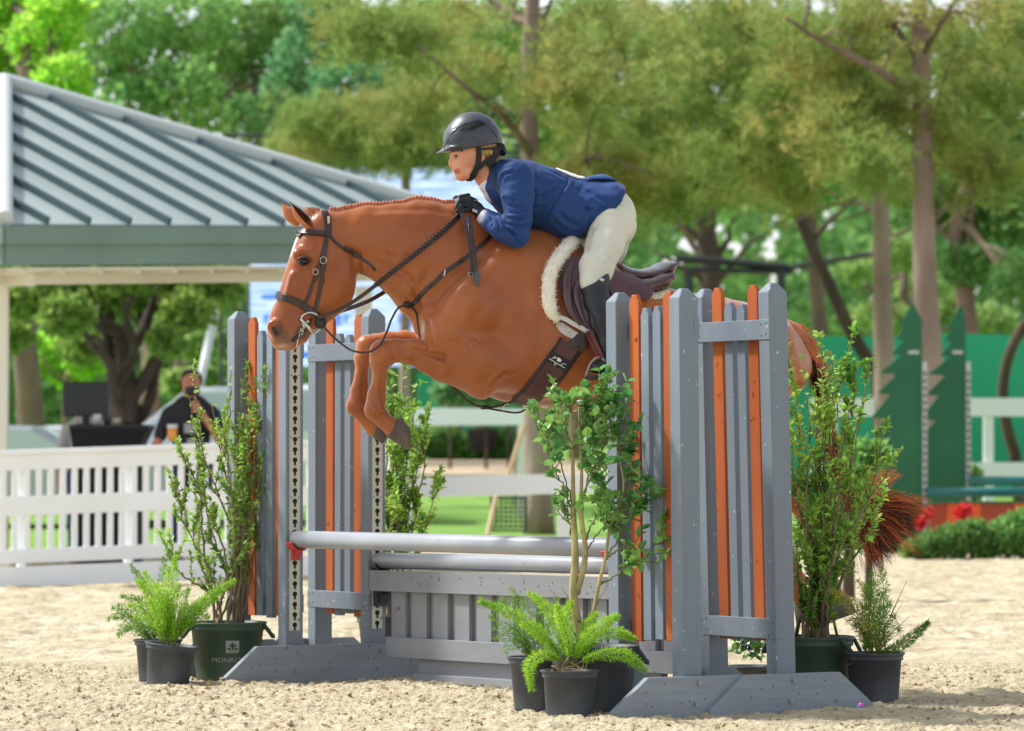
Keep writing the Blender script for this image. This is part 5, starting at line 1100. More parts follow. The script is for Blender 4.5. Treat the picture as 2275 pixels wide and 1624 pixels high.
def hoof(cpx, spx, t, rc, rs):
    c = hw(*cpx, t); s_ = hw(*spx, t); ax = unit(s_ - c); a1 = unit(np.cross(ax, HN)); a2 = np.cross(ax, a1); mb = MB(); n = 24; V = []
    for f, r0 in ((-.12, rc * .92), (0, rc), (.5, (rc + rs) / 2), (1, rs), (1.02, rs * .8)):
        for j in range(n): an = 2 * math.pi * j / n; V.append(c + (s_ - c) * f + a1 * math.cos(an) * r0 * 1.15 + a2 * math.sin(an) * r0 * .95)
    Fq = [(i*n+j, i*n+(j+1) % n, (i+1)*n+(j+1) % n, (i+1)*n+j) for i in range(4) for j in range(n)] + [tuple(range(4*n, 5*n))[::-1]]; mb.add(V, Fq); make('hoof', mb, M_HOOF, horse, smooth=True)
hoof4((863, 974), (888, 927), (909, 1001), (905, 944), .17, .050, .060); hoof4((820, 962), (843, 926), (848, 986), (862, 952), -.16, .044, .050); hoof((1862, 1332), (1874, 1368), .18, .052, .062); hoof((1787, 1342), (1797, 1376), -.18, .05, .06)
M_MANE = mat('braided_mane', (190, 112, 82), .7, (164, 90, 62), 60, 2, bump=.6, bscale=140, bdist=.004)
mb = MB(); crest = [(735, 467), (760, 463), (800, 457), (850, 452), (900, 449), (950, 451), (1000, 458), (1035, 468)]
cr = spline([(a, b, 0) for a, b in crest], 42)
for i, q in enumerate(cr):
    p, n_ = near(hw(q[0], q[1] + 10, .0) + zz * .02, .002); p[2] = max(p[2], hw(q[0], q[1])[2] - .012)
    mb.ball(p + HN * .008 + zz * (.001 + rng.normal() * .0015), (.0115, .018, .0130), 8, 6)
    mb.ball(p + HN * .020 - zz * .010 + HU * .006, (.010, .010, .014), 7, 5)
make('mane', mb, M_MANE, horse, smooth=True); mb = MB()
mb2 = spline([(1180, 514, 0), (1210, 524, 0), (1240, 540, 0)], 26)
for q in mb2: p, n_ = near(hw(q[0], q[1]), .0); mb.ball(p, (.009, .012, .008), 6, 5)
make('withers_hair', mb, M_MANE, horse, smooth=True)
# tail: dock plus many strands
dock = [hw(1722, 735, 0), hw(1750, 735, 0), hw(1785, 760, 0), hw(1808, 800, 0), hw(1822, 850, 0)]
M_TAIL = mat('tail_hair', (84, 42, 26), .5, (50, 28, 20), 4, 3, island=.5, spec=.4); M_TAILO = mat('tail_hair_bright', (226, 122, 58), .55, (190, 90, 42), 4, 3, island=.4, spec=.35)
mb = MB(); q = spline(dock, 14); mb.tube(q, np.linspace(.062, .03, 14), 12); make('dock', mb, M_COATP, horse, smooth=True)
mb = MB(); mo = MB()
mid = [(1838, 930), (1848, 1000), (1868, 1060), (1905, 1120)]
def strand(mbx, s0, s1, t0, end, jit, r0):
    u = rng.uniform(s0, s1); i = int(u * 13); a = q[i] + randdir(1)[0] * .035
    P2 = [a]; k0 = 0 if u < .8 else 1
    for px, py in mid[k0:]: P2.append(hw(px, py, t0) + np.r_[rng.normal(size=3)] * (jit * (.25 if py < 1100 else .4)))
    e = hw(end[0], end[1], t0 * 1.3); P2.append(P2[-1] * .45 + e * .55 + rng.normal(size=3) * .03 + zz * .02); P2.append(e)
    g = spline(P2, 15); V, Q_, C_ = tube(g, np.linspace(r0, .0006, 15), 3); mbx.add(V, np.array(Q_))
for _ in range(70):
    u = rng.random(); px0 = 1935 + 100 * u + rng.normal() * 14; py0 = 1262 - 95 * u ** 1.5 + rng.normal() * 14 - rng.random() * 30; t0 = rng.normal() * .035; u0 = rng.uniform(.5, .95); st_ = rng.bit_generator.state
    for k in range(18): strand(mb, u0, u0 + .05, t0 + rng.normal() * .006, (px0 + rng.normal() * 5, py0 + rng.normal() * 7 - 12 * rng.random() ** 2), .045, .0023)
for _ in range(420):
    k = rng.random()
    if k < .35: px, py = rng.uniform(2010, 2075), rng.uniform(1105, 1150)
    elif k < .6: px, py = rng.uniform(1925, 1965), rng.uniform(1225, 1262)
    elif k < .85: px, py = rng.uniform(1990, 2050), rng.uniform(1160, 1240)
    else: px, py = rng.uniform(1960, 2010), rng.uniform(1040, 1065)
    strand(mo, .7, 1, rng.normal() * .05, (px, py), .06, .0024)
make('tail', mb, M_TAIL, horse, smooth=True); make('tail_wisps', mo, M_TAILO, horse, smooth=True)
mb = MB()
for _ in range(420):                                                                  # short hair along the dock
    i = rng.integers(1, 13); a = q[i] + randdir(1)[0] * .05; T = unit(q[min(i+1, 13)] - q[i-1]); mb.tube(spline([a, a + T * .035 + randdir(1)[0] * .012, a + T * .07 + randdir(1)[0] * .025], 5), np.linspace(.0016, .0006, 5), 3, caps=False)
make('dock_hair', mb, M_TAILO, horse)

# ================================================================ TACK
M_LEA = mat('dark_leather', (58, 40, 36), .38, (44, 30, 28), 20, 3, bump=.2, bscale=90, bdist=.002, spec=.6); M_LEAR = mat('red_brown_leather', (112, 48, 38), .38, (92, 38, 32), 14, 3, spec=.5, bump=.15, bscale=80, bdist=.002)
M_SADL = mat('saddle_leather', (84, 48, 48), .3, (66, 38, 40), 8, 4, spec=.6, bump=.15, bscale=60, bdist=.002, coat=.3); M_STEEL = mat('steel', (200, 200, 196), .22, metal=.9)
M_STITCH = mat('stitching', (176, 150, 120), .7)
bridle = empty('bridle', hw(720, 500), 'dark leather bridle with padded noseband and D ring snaffle on the horse head', 'bridle')
def hseg(parent, name, L, w_, th=.005, seg=18, m=None, off=.004, stitch=False):
    mb = MB(); sstrap(mb, L, w_, th, off, seg); o = make(name, mb, m or M_LEA, parent, smooth=False)
    if stitch:
        mb = MB()
        sstrap(mb, L, w_ * .14, .0015, off + th, seg); make('stitching', mb, m or M_LEA, o)
    return o
hseg(bridle, 'crownpiece', [(721, 471), (727, 488), (729, 505), (727, 522)], .036, .007, 14, stitch=True)
mb = MB(); sstrap(mb, [(729, 484), (729.5, 490), (729.5, 498)], .011, .002, .0125); make('nameplate', mb, mat('pale_plate', (206, 200, 160), .4), bridle)
hseg(bridle, 'browband', [(657, 517), (670, 516), (690, 517), (712, 519), (732, 520)], .028, .010, 20, stitch=True)
hseg(bridle, 'cheekpiece', [(726, 524), (722, 560), (718, 590), (715, 620), (708, 655), (700, 690)], .019, .005, 26); hseg(bridle, 'cheekpiece', [(724, 530), (714, 570), (704, 600), (695, 630), (684, 660), (677, 674)], .014, .005, 26)
hseg(bridle, 'keeper', [(719, 582), (717, 604)], .028, .008, 4); hseg(bridle, 'keeper', [(703, 606), (699, 622)], .022, .008, 4); hseg(bridle, 'keeper', [(716, 618), (714, 632)], .024, .007, 4)
mb = MB()
for c_, r0 in (((718, 578), 7), ((701, 603), 6)):
    p, n_ = hit(*c_, .012); a = unit(np.cross(n_, zz)); b = np.cross(n_, a); mb.tube([p + (a * math.cos(t) + b * math.sin(t) * 1.1) * r0 * U for t in np.linspace(0, 6.283, 13)], .0022, 5)
make('buckle', mb, M_STEEL, bridle, smooth=True)
hseg(bridle, 'noseband', [(612, 655), (622, 659), (640, 664), (660, 671), (680, 684), (697, 696), (706, 703)], .036, .012, 26, stitch=True)
mb = MB()                                                             # noseband wraps the front of the nose to the far side
fr_ = [hit(616, 656, .003), near(hw(611, 653, .045), .003), near(hw(610, 652, .02), .003), near(hw(610, 652, -.02), .003), near(hw(614, 655, -.05), .003)]; strap(mb, [a for a, _ in fr_], [b for _, b in fr_], .034, .007, seg=12)
fr_ = [hit(661, 517, .003), near(hw(657, 516, .06), .003), near(hw(655, 515, .02), .003), near(hw(655, 515, -.03), .003)]; strap(mb, [a for a, _ in fr_], [b for _, b in fr_], .026, .007, seg=10)
make('front_straps', mb, M_LEA, bridle)
hseg(bridle, 'throatlatch', [(733, 524), (742, 535), (752, 544), (763, 552), (780, 560), (797, 570), (812, 580), (826, 591), (834, 600)], .013, .005, 30)
hseg(bridle, 'throat_keeper', [(764, 552), (784, 561), (800, 572)], .019, .008, 8)
# D-ring bit
bit = empty('bit', hw(690, 700, .08), 'shiny D ring snaffle bit at the corner of the horse mouth', 'bit'); mb = MB()
tb = .082; rp = [hw(668, 708, tb), hw(674, 700, tb + .01), hw(688, 694, tb + .012), hw(702, 698, tb + .01), hw(711, 708, tb), hw(714, 722, tb), hw(708, 734, tb), hw(698, 741, tb)]
mb.tube(spline(rp, 24), .0052, 8); mb.tube([hw(668, 708, tb), hw(698, 741, tb)], [.009, .009], 10); make('ring', mb, M_STEEL, bit, smooth=True)
mb = MB(); mb.tube([hw(683, 724, tb), hw(681, 722, 0), hw(683, 724, -tb)], .009, 8); make('mouthpiece', mb, M_STEEL, bit, smooth=True)
mb = MB(); mb.tube([hw(668, 710, -tb), hw(688, 696, -tb - .01), hw(712, 712, -tb), hw(698, 741, -tb), hw(668, 710, -tb)], .005, 6); make('ring', mb, M_STEEL, bit, smooth=True)
mb = MB(); a = hw(712, 704, .09); mb.ball(hw(712, 716, .085), (.03, .012, .034), 10, 8); make('rein_stop', mb, mat('black_rubber', (28, 26, 28), .5), bridle, smooth=True)
# foam at the mouth
mb = MB(); pts = [hit(x + rng.normal() * 2, y + rng.normal() * 2, .004)[0] for x, y in [(679 - i * 1.1, 716 + i * 2.1) for i in range(12)] for _ in range(3)]
for p in pts: mb.ball(p, .0065 * rng.uniform(.5, 1.2), 6, 5)
pts = [hit(668 - i * .9, 730 + i * 3.4, .003)[0] for i in range(13)]; mb.tube(pts, .0028, 5)
make('mouth_foam', mb, mat('foam', (226, 222, 206), .5, bump=.4, bscale=120), horse, smooth=True)
mb = MB(); sstrap(mb, [(684, 712), (676, 724), (668, 738), (660, 750), (652, 758)], .018, .002, .001, 10); make('lips', mb, mat('dark_lip', (66, 50, 46), .5), horse, smooth=True)
# reins
reins = empty('reins', hw(900, 600, .1), 'dark laced leather reins running from the bit to the gloved hands', 'reins')
rp = [hw(706, 706, .10), hw(750, 690, .13), hw(800, 660, .16), hw(860, 613, .19), hw(930, 558, .18), hw(990, 508, .14), hw(1024, 474, .09)]; g = spline(rp, 40)
mb = MB(); nrm = np.tile(HN, (40, 1)); strap(mb, g, nrm, np.interp(np.linspace(0, 1, 40), [0, .3, 1], [.020, .020, .026]), .006); rn = make('rein', mb, M_LEA, reins)
mb = MB(); g2 = spline(rp, 170)[60:165]
T = unit(np.gradient(g2, axis=0)); Bn = np.cross(T, HN)
for i in range(0, 104, 4): 
    for s_ in (1, -1): mb.tube([g2[i] + Bn[i] * .014 * s_ + HN * .007, g2[min(i+3, 104)] - Bn[i] * .014 * s_ + HN * .008], .0028, 4)
make('lacing', mb, M_LEA, rn)
rp = [hw(714, 704, -.09), hw(760, 690, -.10), hw(820, 668, -.12), hw(875, 634, -.15), hw(940, 580, -.17), hw(1000, 510, -.13), hw(1018, 476, -.06)]; mb = MB(); strap(mb, spline(rp, 30), np.tile(HN, (30, 1)), .022, .006); make('rein', mb, M_LEA, reins)
# slack loop of rein and crop keeper hanging from the hand
mb = MB(); rp = [hw(1028, 474, .13), hw(1040, 520, .215), hw(1047, 560, .255), hw(1049, 600, .275), hw(1046, 612, .28)]; strap(mb, spline(rp, 20), np.tile(HN, (20, 1)), .024, .005)
rp = [hw(1043, 478, .14), hw(1047, 520, .22), hw(1052, 560, .262), hw(1057, 605, .285)]; strap(mb, spline(rp, 20), np.tile(HN, (20, 1)), .026, .005); make('rein_loop', mb, M_LEA, reins)
mb = MB(); mb.prism([hw(x, y, .285) for x, y in ((1054, 603), (1062, 603), (1067, 615), (1064, 634), (1057, 636), (1051, 618))], HN * .006); make('rein_tab', mb, mat('slate_leather', (78, 80, 84), .45), reins)
mb = MB(); t = [hw(x, y, .288) for x, y in ((1040, 606), (1050, 606), (1050, 613), (1041, 613), (1040, 606))]; mb.tube(t, .0022, 5); make('buckle', mb, M_STEEL, reins)
# breastplate / running martingale
mart = empty('martingale', hw(905, 677, .1), 'dark running martingale strap across the shoulder with rounds loop under the neck', 'martingale')
hseg(mart, 'shoulder_strap', [(1095, 520), (1070, 545), (1040, 570), (1010, 590), (985, 608), (965, 628), (945, 645), (930, 663), (915, 678), (906, 682)], .022, .007, 44, stitch=True)
p_, n_ = hit(988, 606, .012); a = unit(np.cross(n_, zz)); mb = MB(); mb.tube([p_ - a * .004 + zz * .015, p_ + a * .003 - zz * .015], .004, 6); make('loop', mb, M_STEEL, mart)
mb = MB(); mb.ball(hw(905, 677, .12), (.024, .02, .018), 12, 8); make('ring_stop', mb, mat('black_rubber_stop', (26, 24, 26), .5), mart, smooth=True)
mb = MB(); mb.tube(spline([hw(709, 712, .09), hw(730, 738, .10), hw(760, 765, .12), hw(790, 781, .20), hw(820, 782, .235), hw(842, 768, .235), hw(858, 740, .21), hw(872, 705, .16), hw(888, 682, .13), hw(905, 677, .12)], 60), .0055, 8); make('strap', mb, M_LEA, mart, smooth=True)
mb = MB(); mb.tube(spline([hw(905, 677, .12), hw(922, 690, .10), hw(928, 715, .08), hw(934, 755, .06)], 20), .0055, 8); make('strap', mb, M_LEA, mart, smooth=True)
mb = MB(); q2 = spline([hw(975, 838, .04), hw(1020, 872, .02), hw(1050, 898, .01), hw(1090, 905, .01), hw(1130, 895, .02), hw(1145, 890, .03)], 30); mb.tube(q2, .0055, 7)
q2 = spline([hw(1055, 900, .01), hw(1110, 912, .02), hw(1160, 914, .04), hw(1172, 905, .06)], 20); mb.tube(q2, .005, 7); mb.box(hw(1075, 905, .02), HU * .03, HN * .015, zz * .02); make('belly_strap', mb, M_LEA, mart, smooth=True)
mb = MB(); mb.tube(spline([hw(1119, 912, .03), hw(1120, 902, .03), hw(1128, 896, .03), hw(1130, 900, .03)], 10), .003, 6); make('buckle', mb, M_STEEL, mart)
# ---------------------------------------------------------------- saddle, pad, girth
saddle = empty('saddle', hw(1400, 640), 'brown leather jumping saddle with blue sheen on its raised cantle', 'saddle')
s1 = SDF((.30, -.36, 1.15), (1.42, .42, 2.35), .0075)
s1.chain(ch([(1290, 600, 0, 30, .10), (1330, 612, 0, 26, .13), (1365, 610, 0, 25, .17), (1400, 617, 0, 18, .19), (1440, 613, 0, 16, .20), (1470, 599, 0, 15, .19), (1484, 590, 0, 10, .17)]), .02)
SV, SF = s1.mesh(); mb = MB(); mb.add(HW(SV), SF); make('seat', mb, M_SADL, saddle, smooth=True)
s2 = SDF((.30, -.40, 1.15), (1.45, .46, 2.2), .0075)
for t in (.15, -.15): s2.chain(ch([(1370, 645, t, 24, .12), (1425, 640, t, 20, .13), (1465, 627, t, 18, .12), (1484, 616, t, 13, .10)]), .02)
SV, SF = s2.mesh(); mb = MB(); mb.add(HW(SV), SF); make('panel', mb, M_SADL, saddle, smooth=True)
def flapmesh(mb, outline, t0fn, th, m=0):
    """triangle fan patch draped over the flank"""
    out = np.array(outline, float); c = out.mean(0); n = len(out); rings = 6; V = []; 
    for k in range(rings + 1):
        f = k / rings
        for i in range(n):
            x, y = c + (out[i] - c) * f; p, nn = hit(x, y, t0fn(f)); V.append(p)
    V = np.array(V); Fq = [((k)*n+i, (k)*n+(i+1) % n, (k+1)*n+(i+1) % n, (k+1)*n+i) for k in range(rings) for i in range(n)]
    mb.add(V, np.array(Fq), m); V2 = V - HN * th; 
    mb.add(np.vstack([V[-n:], V2[-n:]]), [(i, n+i, n+(i+1) % n, (i+1) % n) for i in range(n)], m)
def dens(poly, k=5):
    out = []; n = len(poly)
    q = spline([(a, b, 0) for a, b in poly] + [(poly[0][0], poly[0][1], 0)], n * k)[:-1]; return [(a[0], a[1]) for a in q]
fl = [(1268, 578), (1248, 600), (1242, 640), (1252, 680), (1280, 725), (1308, 765), (1335, 795), (1360, 790), (1372, 740), (1376, 690), (1384, 650), (1365, 610), (1320, 585)]
mb = MB(); flapmesh(mb, dens(fl, 4), lambda f: .034 - .006 * f, .012); make('flap', mb, M_SADL, saddle, smooth=True)
s3 = MB()
for L, w_ in (([(1272, 590), (1258, 615), (1256, 650), (1266, 690), (1288, 725)], .05), ([(1290, 620), (1278, 650), (1284, 690), (1300, 730)], .035)):
    q = [hit(a, b, .04)[0] for a, b in L]; g = spline(q, 20); s3.tube(g, np.sin(np.linspace(.25, 2.9, 20)) * w_ * .5, 10)
make('knee_roll', s3, M_SADL, saddle, smooth=True)
mb = MB(); skirt = [(1345, 612), (1385, 618), (1420, 634), (1440, 640), (1440, 670), (1400, 672), (1352, 662)]; flapmesh(mb, dens(skirt, 4), lambda f: .045 - .006 * f, .03); make('skirt', mb, M_SADL, saddle, smooth=True)
mb = MB(); g = spline([hw(1352, 616, .235), hw(1385, 635, .24), (hw(1410, 655, .25)), hw(1432, 675, .28), hw(1450, 695, .33), hw(1456, 712, .36)], 24); strap(mb, g, np.tile(HN + zz * .2, (24, 1)), .022, .006); make('stirrup_leather_end', mb, M_LEAR, saddle)
mb = MB()
for x, y in ((1376, 633), (1390, 641), (1402, 650)): mb.ball(hw(x, y, .252), .0035, 6, 4)
make('hole', mb, M_HOLE, saddle)
M_WOOL = mat('sheepskin', (246, 240, 222), .95, (238, 226, 200), 30, 4, bump=.5, bscale=110, bdist=.008, sheen=.6, spec=.1)
pad = empty('saddle_pad', hw(1230, 640, .3), 'cream sheepskin half pad curling in front of the saddle flap', 'saddle pad')
def wool(mb, pts, rad):
    g = spline(pts, 60); V, Q_, C_ = tube(g, rad, 18); T, N_, B_ = frames(g)
    c = np.repeat(g, 18, 0); d = unit(V - c); V = V + d * (rng.random((len(V), 1)) - .5) * .007; mb.add(V, np.array(Q_)); mb.add(V, [C_[0], C_[1]])
    for _ in range(500):
        i = rng.integers(0, len(V)); mb.tube([V[i], V[i] + (d[i] + randdir(1)[0] * .6) * .009], [.0022, .0008], 3, caps=False)
q = [near(hw(1272, 548, .02), .02)[0]] + [hit(a, b, .022)[0] for a, b in ((1258, 556), (1238, 580), (1223, 610), (1217, 645), (1219, 675), (1228, 700), (1240, 714))]; rad = np.interp(np.linspace(0, 1, 60), [0, .08, .9, 1], [.028, .036, .034, .014])
mb = MB(); wool(mb, q, rad); make('front_roll', mb, M_WOOL, pad, smooth=True)
mb = MB(); q = [hw(1380, 662, .27), hw(1405, 660, .26), hw(1430, 668, .255), hw(1455, 662, .24), hw(1485, 648, .2)]; wool(mb, q, np.interp(np.linspace(0, 1, 60), [0, .5, 1], [.022, .026, .016])); make('rear_roll', mb, M_WOOL, pad, smooth=True)
mb = MB(); g = [(1236, 712), (1250, 718), (1275, 735), (1302, 752), (1300, 764), (1270, 752), (1250, 742), (1238, 730)]; flapmesh(mb, dens(g, 3), lambda f: .012, .006); make('quilted_edge', mb, mat('pad_cotton', (176, 170, 158), .8, (206, 200, 190), 40, 2), pad)
mb = MB(); sstrap(mb, [(1240, 706), (1262, 714), (1285, 727), (1310, 742)], .024, .006, .03, 12); make('pad_strap', mb, mat('white_web', (206, 202, 196), .7), pad)
girth = empty('girth', hw(1230, 800, .33), 'wide brown girth with a small black patch and white emblem', 'girth')
M_GIR = mat('girth_leather', (92, 50, 44), .5, (76, 40, 36), 10, 4, bump=.2, bscale=60, bdist=.002); M_GEDGE = mat('girth_edge', (46, 28, 26), .6)
def gpath(off, a=(1282, 778), b=(1148, 892), n=9): return [(a[0] + (b[0] - a[0]) * i / n, a[1] + (b[1] - a[1]) * i / n + 0) for i in range(n + 1)]
gp = [(1283, 772), (1262, 800), (1240, 826), (1216, 850), (1190, 872), (1168, 886)]
gp = [(1268, 764), (1248, 794), (1226, 826), (1202, 856), (1176, 880), (1164, 892)]
mb = MB(); sstrap(mb, gp, .135, .008, .003, 24); g_ = make('edge', mb, M_GEDGE, girth); mb = MB(); sstrap(mb, gp, .108, .012, .006, 24); make('band', mb, M_GIR, girth)
for a, b in (((1300, 738), (1266, 772)), ((1314, 744), (1284, 778))): mb = MB(); sstrap(mb, [a, ((a[0]+b[0])/2, (a[1]+b[1])/2), b], .046, .006, .016, 8); make('billet', mb, M_LEA, girth)
p0, n0 = hit(1240, 802, .022); gu_ = unit(hit(1256, 780, .02)[0] - hit(1226, 826, .02)[0]); gs_ = unit(np.cross(n0, gu_)); 
if gs_.dot(HU) < 0: gs_ = -gs_
mb = MB(); mb.box(p0, gs_ * .118, gu_ * .055, n0 * .005); pt_ = make('patch', mb, mat('black_patch', (24, 22, 24), .6), girth)
ex = gs_; ey = gu_; mb = MB()
def on_patch(V, ox, oy): return p0 + n0 * .0035 + ex * (V[:, :1] + ox) + ey * (V[:, 1:2] + oy)
for ch_, ox, oy, sz in (('P', -.030, -.008, .03), ('C', .026, -.014, .03)):
    V, Fs = text_mesh(ch_, sz, .4); mb.add(on_patch(V, ox, oy), Fs)
mb.prism(on_patch(np.array([(-.045, -.014, 0), (.045, -.014, 0), (.045, -.011, 0), (-.045, -.011, 0)]), 0, 0), n0 * .0008)
for i, (x, y) in enumerate([(a * .006 - b * .003, -.018 - (3 - b) * .0045) for b in range(3, 0, -1) for a in range(b)]): mb.ball(p0 + n0 * .003 + ex * (x - .003) + ey * y, .0022, 5, 4)
for x, y, a_, b_ in ((0, .008, .009, .004), (-.008, .012, .004, .003), (.007, .003, .0015, .005), (-.005, .002, .0015, .005), (.01, .009, .004, .0015)): mb.ball(p0 + n0 * .0028 + ex * x + ey * y, np.abs(ex) * a_ + np.abs(ey) * b_ + np.abs(n0) * .001, 7, 5)
make('emblem', mb, mat('white_thread', (225, 225, 222), .6), girth)
# ================================================================ RIDER
rider = empty('person', hw(1350, 480), 'rider in navy show coat, cream breeches and black helmet, crouched over the horse neck', 'person')
def rig(s, infl, parts):
    """limb and trunk chains of the rider, inflated by infl metres"""
    g = infl / U
    def c(L, k): s.chain([(H(a, b, t), (r + g) * U, w_ + infl) for a, b, t, r, w_ in L], k)
    if 'head' in parts:
        c([(1052, 312, 0, 48, .085), (1062, 322, 0, 46, .088), (1050, 345, 0, 40, .078)], .04)        # cranium
        c([(1030, 345, 0, 30, .062), (1028, 365, 0, 24, .056), (1030, 380, 0, 17, .045)], .03)         # face
        c([(1060, 362, 0, 20, .066), (1040, 384, 0, 12, .055), (1027, 390, 0, 10, .03)], .025)         # jaw
        for t in (.035, -.035):
            c([(1033, 366, t, 14, .026), (1040, 372, t, 12, .02)], .03)                                   # cheek
            s.seg(H(1012, 339, t), H(1022, 337, t), 5 * U, .02, 5 * U, .02, .018)                          # brow ridge
            s.seg(H(1011, 347, t * 1.05), H(1016, 347, t * 1.15), 3.4 * U, .010, 3.4 * U, .010, .008, cut=True)
        c([(1005, 347, 0, 3.4, .010), (1001.5, 360, 0, 4.2, .012), (1002.5, 367.5, 0, 5.0, .015)], .010)    # nose
        for t in (.012, -.012): s.seg(H(1006.5, 369.5, t), H(1008, 370, t), 3.6 * U, .008, 3 * U, .007, .006)
        c([(1009.5, 377.5, .0, 2.6, .018), (1013, 378.5, 0, 2.4, .026)], .007); c([(1012.0, 385, 0, 2.8, .016), (1015, 384.6, 0, 2.4, .023)], .007)   # lips
        s.seg(H(1010, 381.2, 0), H(1018, 381.6, 0), 1.3 * U, .024, 1.2 * U, .026, .004, cut=True)
        c([(1019, 393, 0, 6.5, .020), (1023, 394, 0, 6, .024)], .016)                                         # chin
        c([(1070, 365, 0, 26, .058), (1085, 392, 0, 27, .06), (1100, 410, 0, 30, .07)], .03)                 # neck
        for t in (.082, -.082): c([(1072, 343, t, 7, .010), (1071, 350, t, 6.5, .009), (1069.5, 356, t, 4.5, .008)], .008)
    if 'torso' in parts:
        c([(1118, 408, 0, 48, .15), (1150, 420, 0, 62, .185), (1200, 438, 0, 66, .17), (1250, 452, 0, 62, .15), (1300, 458, 0, 56, .16), (1340, 462, 0, 54, .175)], .04)
    if 'arms' in parts:
        for sg in (1, -1):
            dx, dy = (0, 0) if sg > 0 else (-14, -6)
            c([(1146 + dx, 398 + dy, .185 * sg, 40, .062), (1150 + dx, 440 + dy, .225 * sg, 33, .055), (1151 + dx, 485 + dy, .245 * sg, 28, .050), (1148 + dx, 521 + dy, .25 * sg, 27, .048)], .03)
            c([(1146 + dx, 521 + dy, .25 * sg, 27, .048), (1118 + dx, 508 + dy, .225 * sg, 26, .045), (1090 + dx, 492 + dy, .165 * sg, 20, .038), (1072 + dx, 480 + dy, .11 * sg, 15, .032)], .02)
    if 'legs' in parts:
        for sg in (1, -1):
            o = 0 if sg > 0 else 8
            c([(1350 + o, 470, .085 * sg, 50, .105), (1356 + o, 500, .13 * sg, 46, .10), (1343 + o, 548, .20 * sg, 39, .085), (1325 + o, 595, .29 * sg, 35, .07), (1318 + o, 628, .335 * sg, 31, .062)], .035)
    if 'shins' in parts:
        for sg in (1, -1):
            o = 0 if sg > 0 else 8
            c([(1317 + o, 632, .335 * sg, 29, .060), (1324 + o, 668, .365 * sg, 26.5, .058), (1335 + o, 710, .395 * sg, 24, .055), (1346 + o, 760, .40 * sg, 17, .042), (1352 + o, 795, .40 * sg, 15, .040)], .02)
            c([(1356 + o, 806, .40 * sg, 16, .038), (1338 + o, 815, .415 * sg, 13, .040), (1322 + o, 818, .43 * sg, 10, .042)], .02)
def hand(s, infl, sg, k=.006):
    g = infl; t = .085 * sg
    def f(L, r_): 
        for a, b in zip(L[:-1], L[1:]): s.seg(H(*a), H(*b), r_ + g, r_ + g, r_ * .92 + g, r_ * .92 + g, k)
    dx, dy = (0, 0) if sg > 0 else (-10, 2)
    s.seg(H(1058 + dx, 462 + dy, t), H(1044 + dx, 452 + dy, t), .030 + g, .020 + g, .034 + g, .020 + g, .015)
    s.seg(H(1080 + dx, 482 + dy, .118 * sg), H(1060 + dx, 464 + dy, t), .028 + g, .026 + g, .028 + g, .022 + g, .012)
    f([(1040 + dx, 434 + dy, t - .012 * sg), (1022 + dx, 438 + dy, t - .005 * sg), (1015 + dx, 450 + dy, t), (1022 + dx, 458 + dy, t + .01)], .0105)
    f([(1042 + dx, 443 + dy, t + .002 * sg), (1021 + dx, 447 + dy, t + .012 * sg), (1014 + dx, 459 + dy, t + .014 * sg), (1022 + dx, 467 + dy, t)], .0110)
    f([(1044 + dx, 453 + dy, t + .014 * sg), (1025 + dx, 457 + dy, t + .022 * sg), (1018 + dx, 468 + dy, t + .022 * sg), (1026 + dx, 475 + dy, t)], .0105)
    f([(1047 + dx, 463 + dy, t + .020 * sg), (1031 + dx, 467 + dy, t + .028 * sg), (1025 + dx, 476 + dy, t + .026 * sg), (1032 + dx, 482 + dy, t)], .0092)
    f([(1056 + dx, 446 + dy, t - .022 * sg), (1038 + dx, 437 + dy, t - .032 * sg), (1022 + dx, 446 + dy, t - .022 * sg)], .0105)
lo, hi = (-.42, -.50, 1.40), (1.02, .52, 2.95)
lo = np.array(H(985, 860)); lo[1] = -.5; hi = np.array(H(1425, 240)); hi[1] = .52
sb = SDF(lo, hi, .0048); rig(sb, 0.0, ('head',)); rig(sb, -.022, ('torso', 'arms', 'legs', 'shins'))
for sg in (1, -1): hand(sb, -.003, sg)
BV, BF = sb.mesh(); del sb
M_SKIN = mat('skin', (224, 164, 130), .5, (214, 148, 116), 14, 3, spec=.35, vcol=True); M_SKIN.node_tree.nodes['Principled BSDF'].inputs['Subsurface Weight'].default_value = .12; M_SKIN.node_tree.nodes['Principled BSDF'].inputs['Subsurface Radius'].default_value = (.02, .008, .004)
mb = MB(); mb.add(HW(BV), BF); ob = make('body', mb, M_SKIN, rider, smooth=True)
C = np.zeros((len(BV), 4))
def dab(p, rx, rz, c, soft=.6, mx=.9):
    d = np.sqrt(((BV[:, 0] - p[0]) / rx) ** 2 + ((BV[:, 2] - p[2]) / rz) ** 2); a = np.clip((1 - d) / soft, 0, 1) * mx; k = a > C[:, 3]; C[k, :3] = lin(c)[:3]; C[k, 3] = a[k]
for c_ in ((1012, 378, 6, 2.2), (1013, 385, 6, 2.6)): dab(H(c_[0], c_[1]), c_[2] * U, c_[3] * U, (176, 84, 78), .5, .85)
dab(H(1014, 381.4), 6 * U, 1.1 * U, (110, 50, 46), .5, .9); dab(H(1036, 369), 11 * U, 9 * U, (216, 120, 96), .9, .5); dab(H(1015, 339), 8 * U, 1.3 * U, (136, 96, 66), .6, .8)
at = ob.data.color_attributes.new('Col', 'FLOAT_COLOR', 'POINT'); at.data.foreach_set('color', C.astype(np.float32).ravel())
M_EYEW = mat('eye_white', (222, 214, 206), .2); M_IRIS = mat('iris', (52, 38, 30), .1, coat=1)
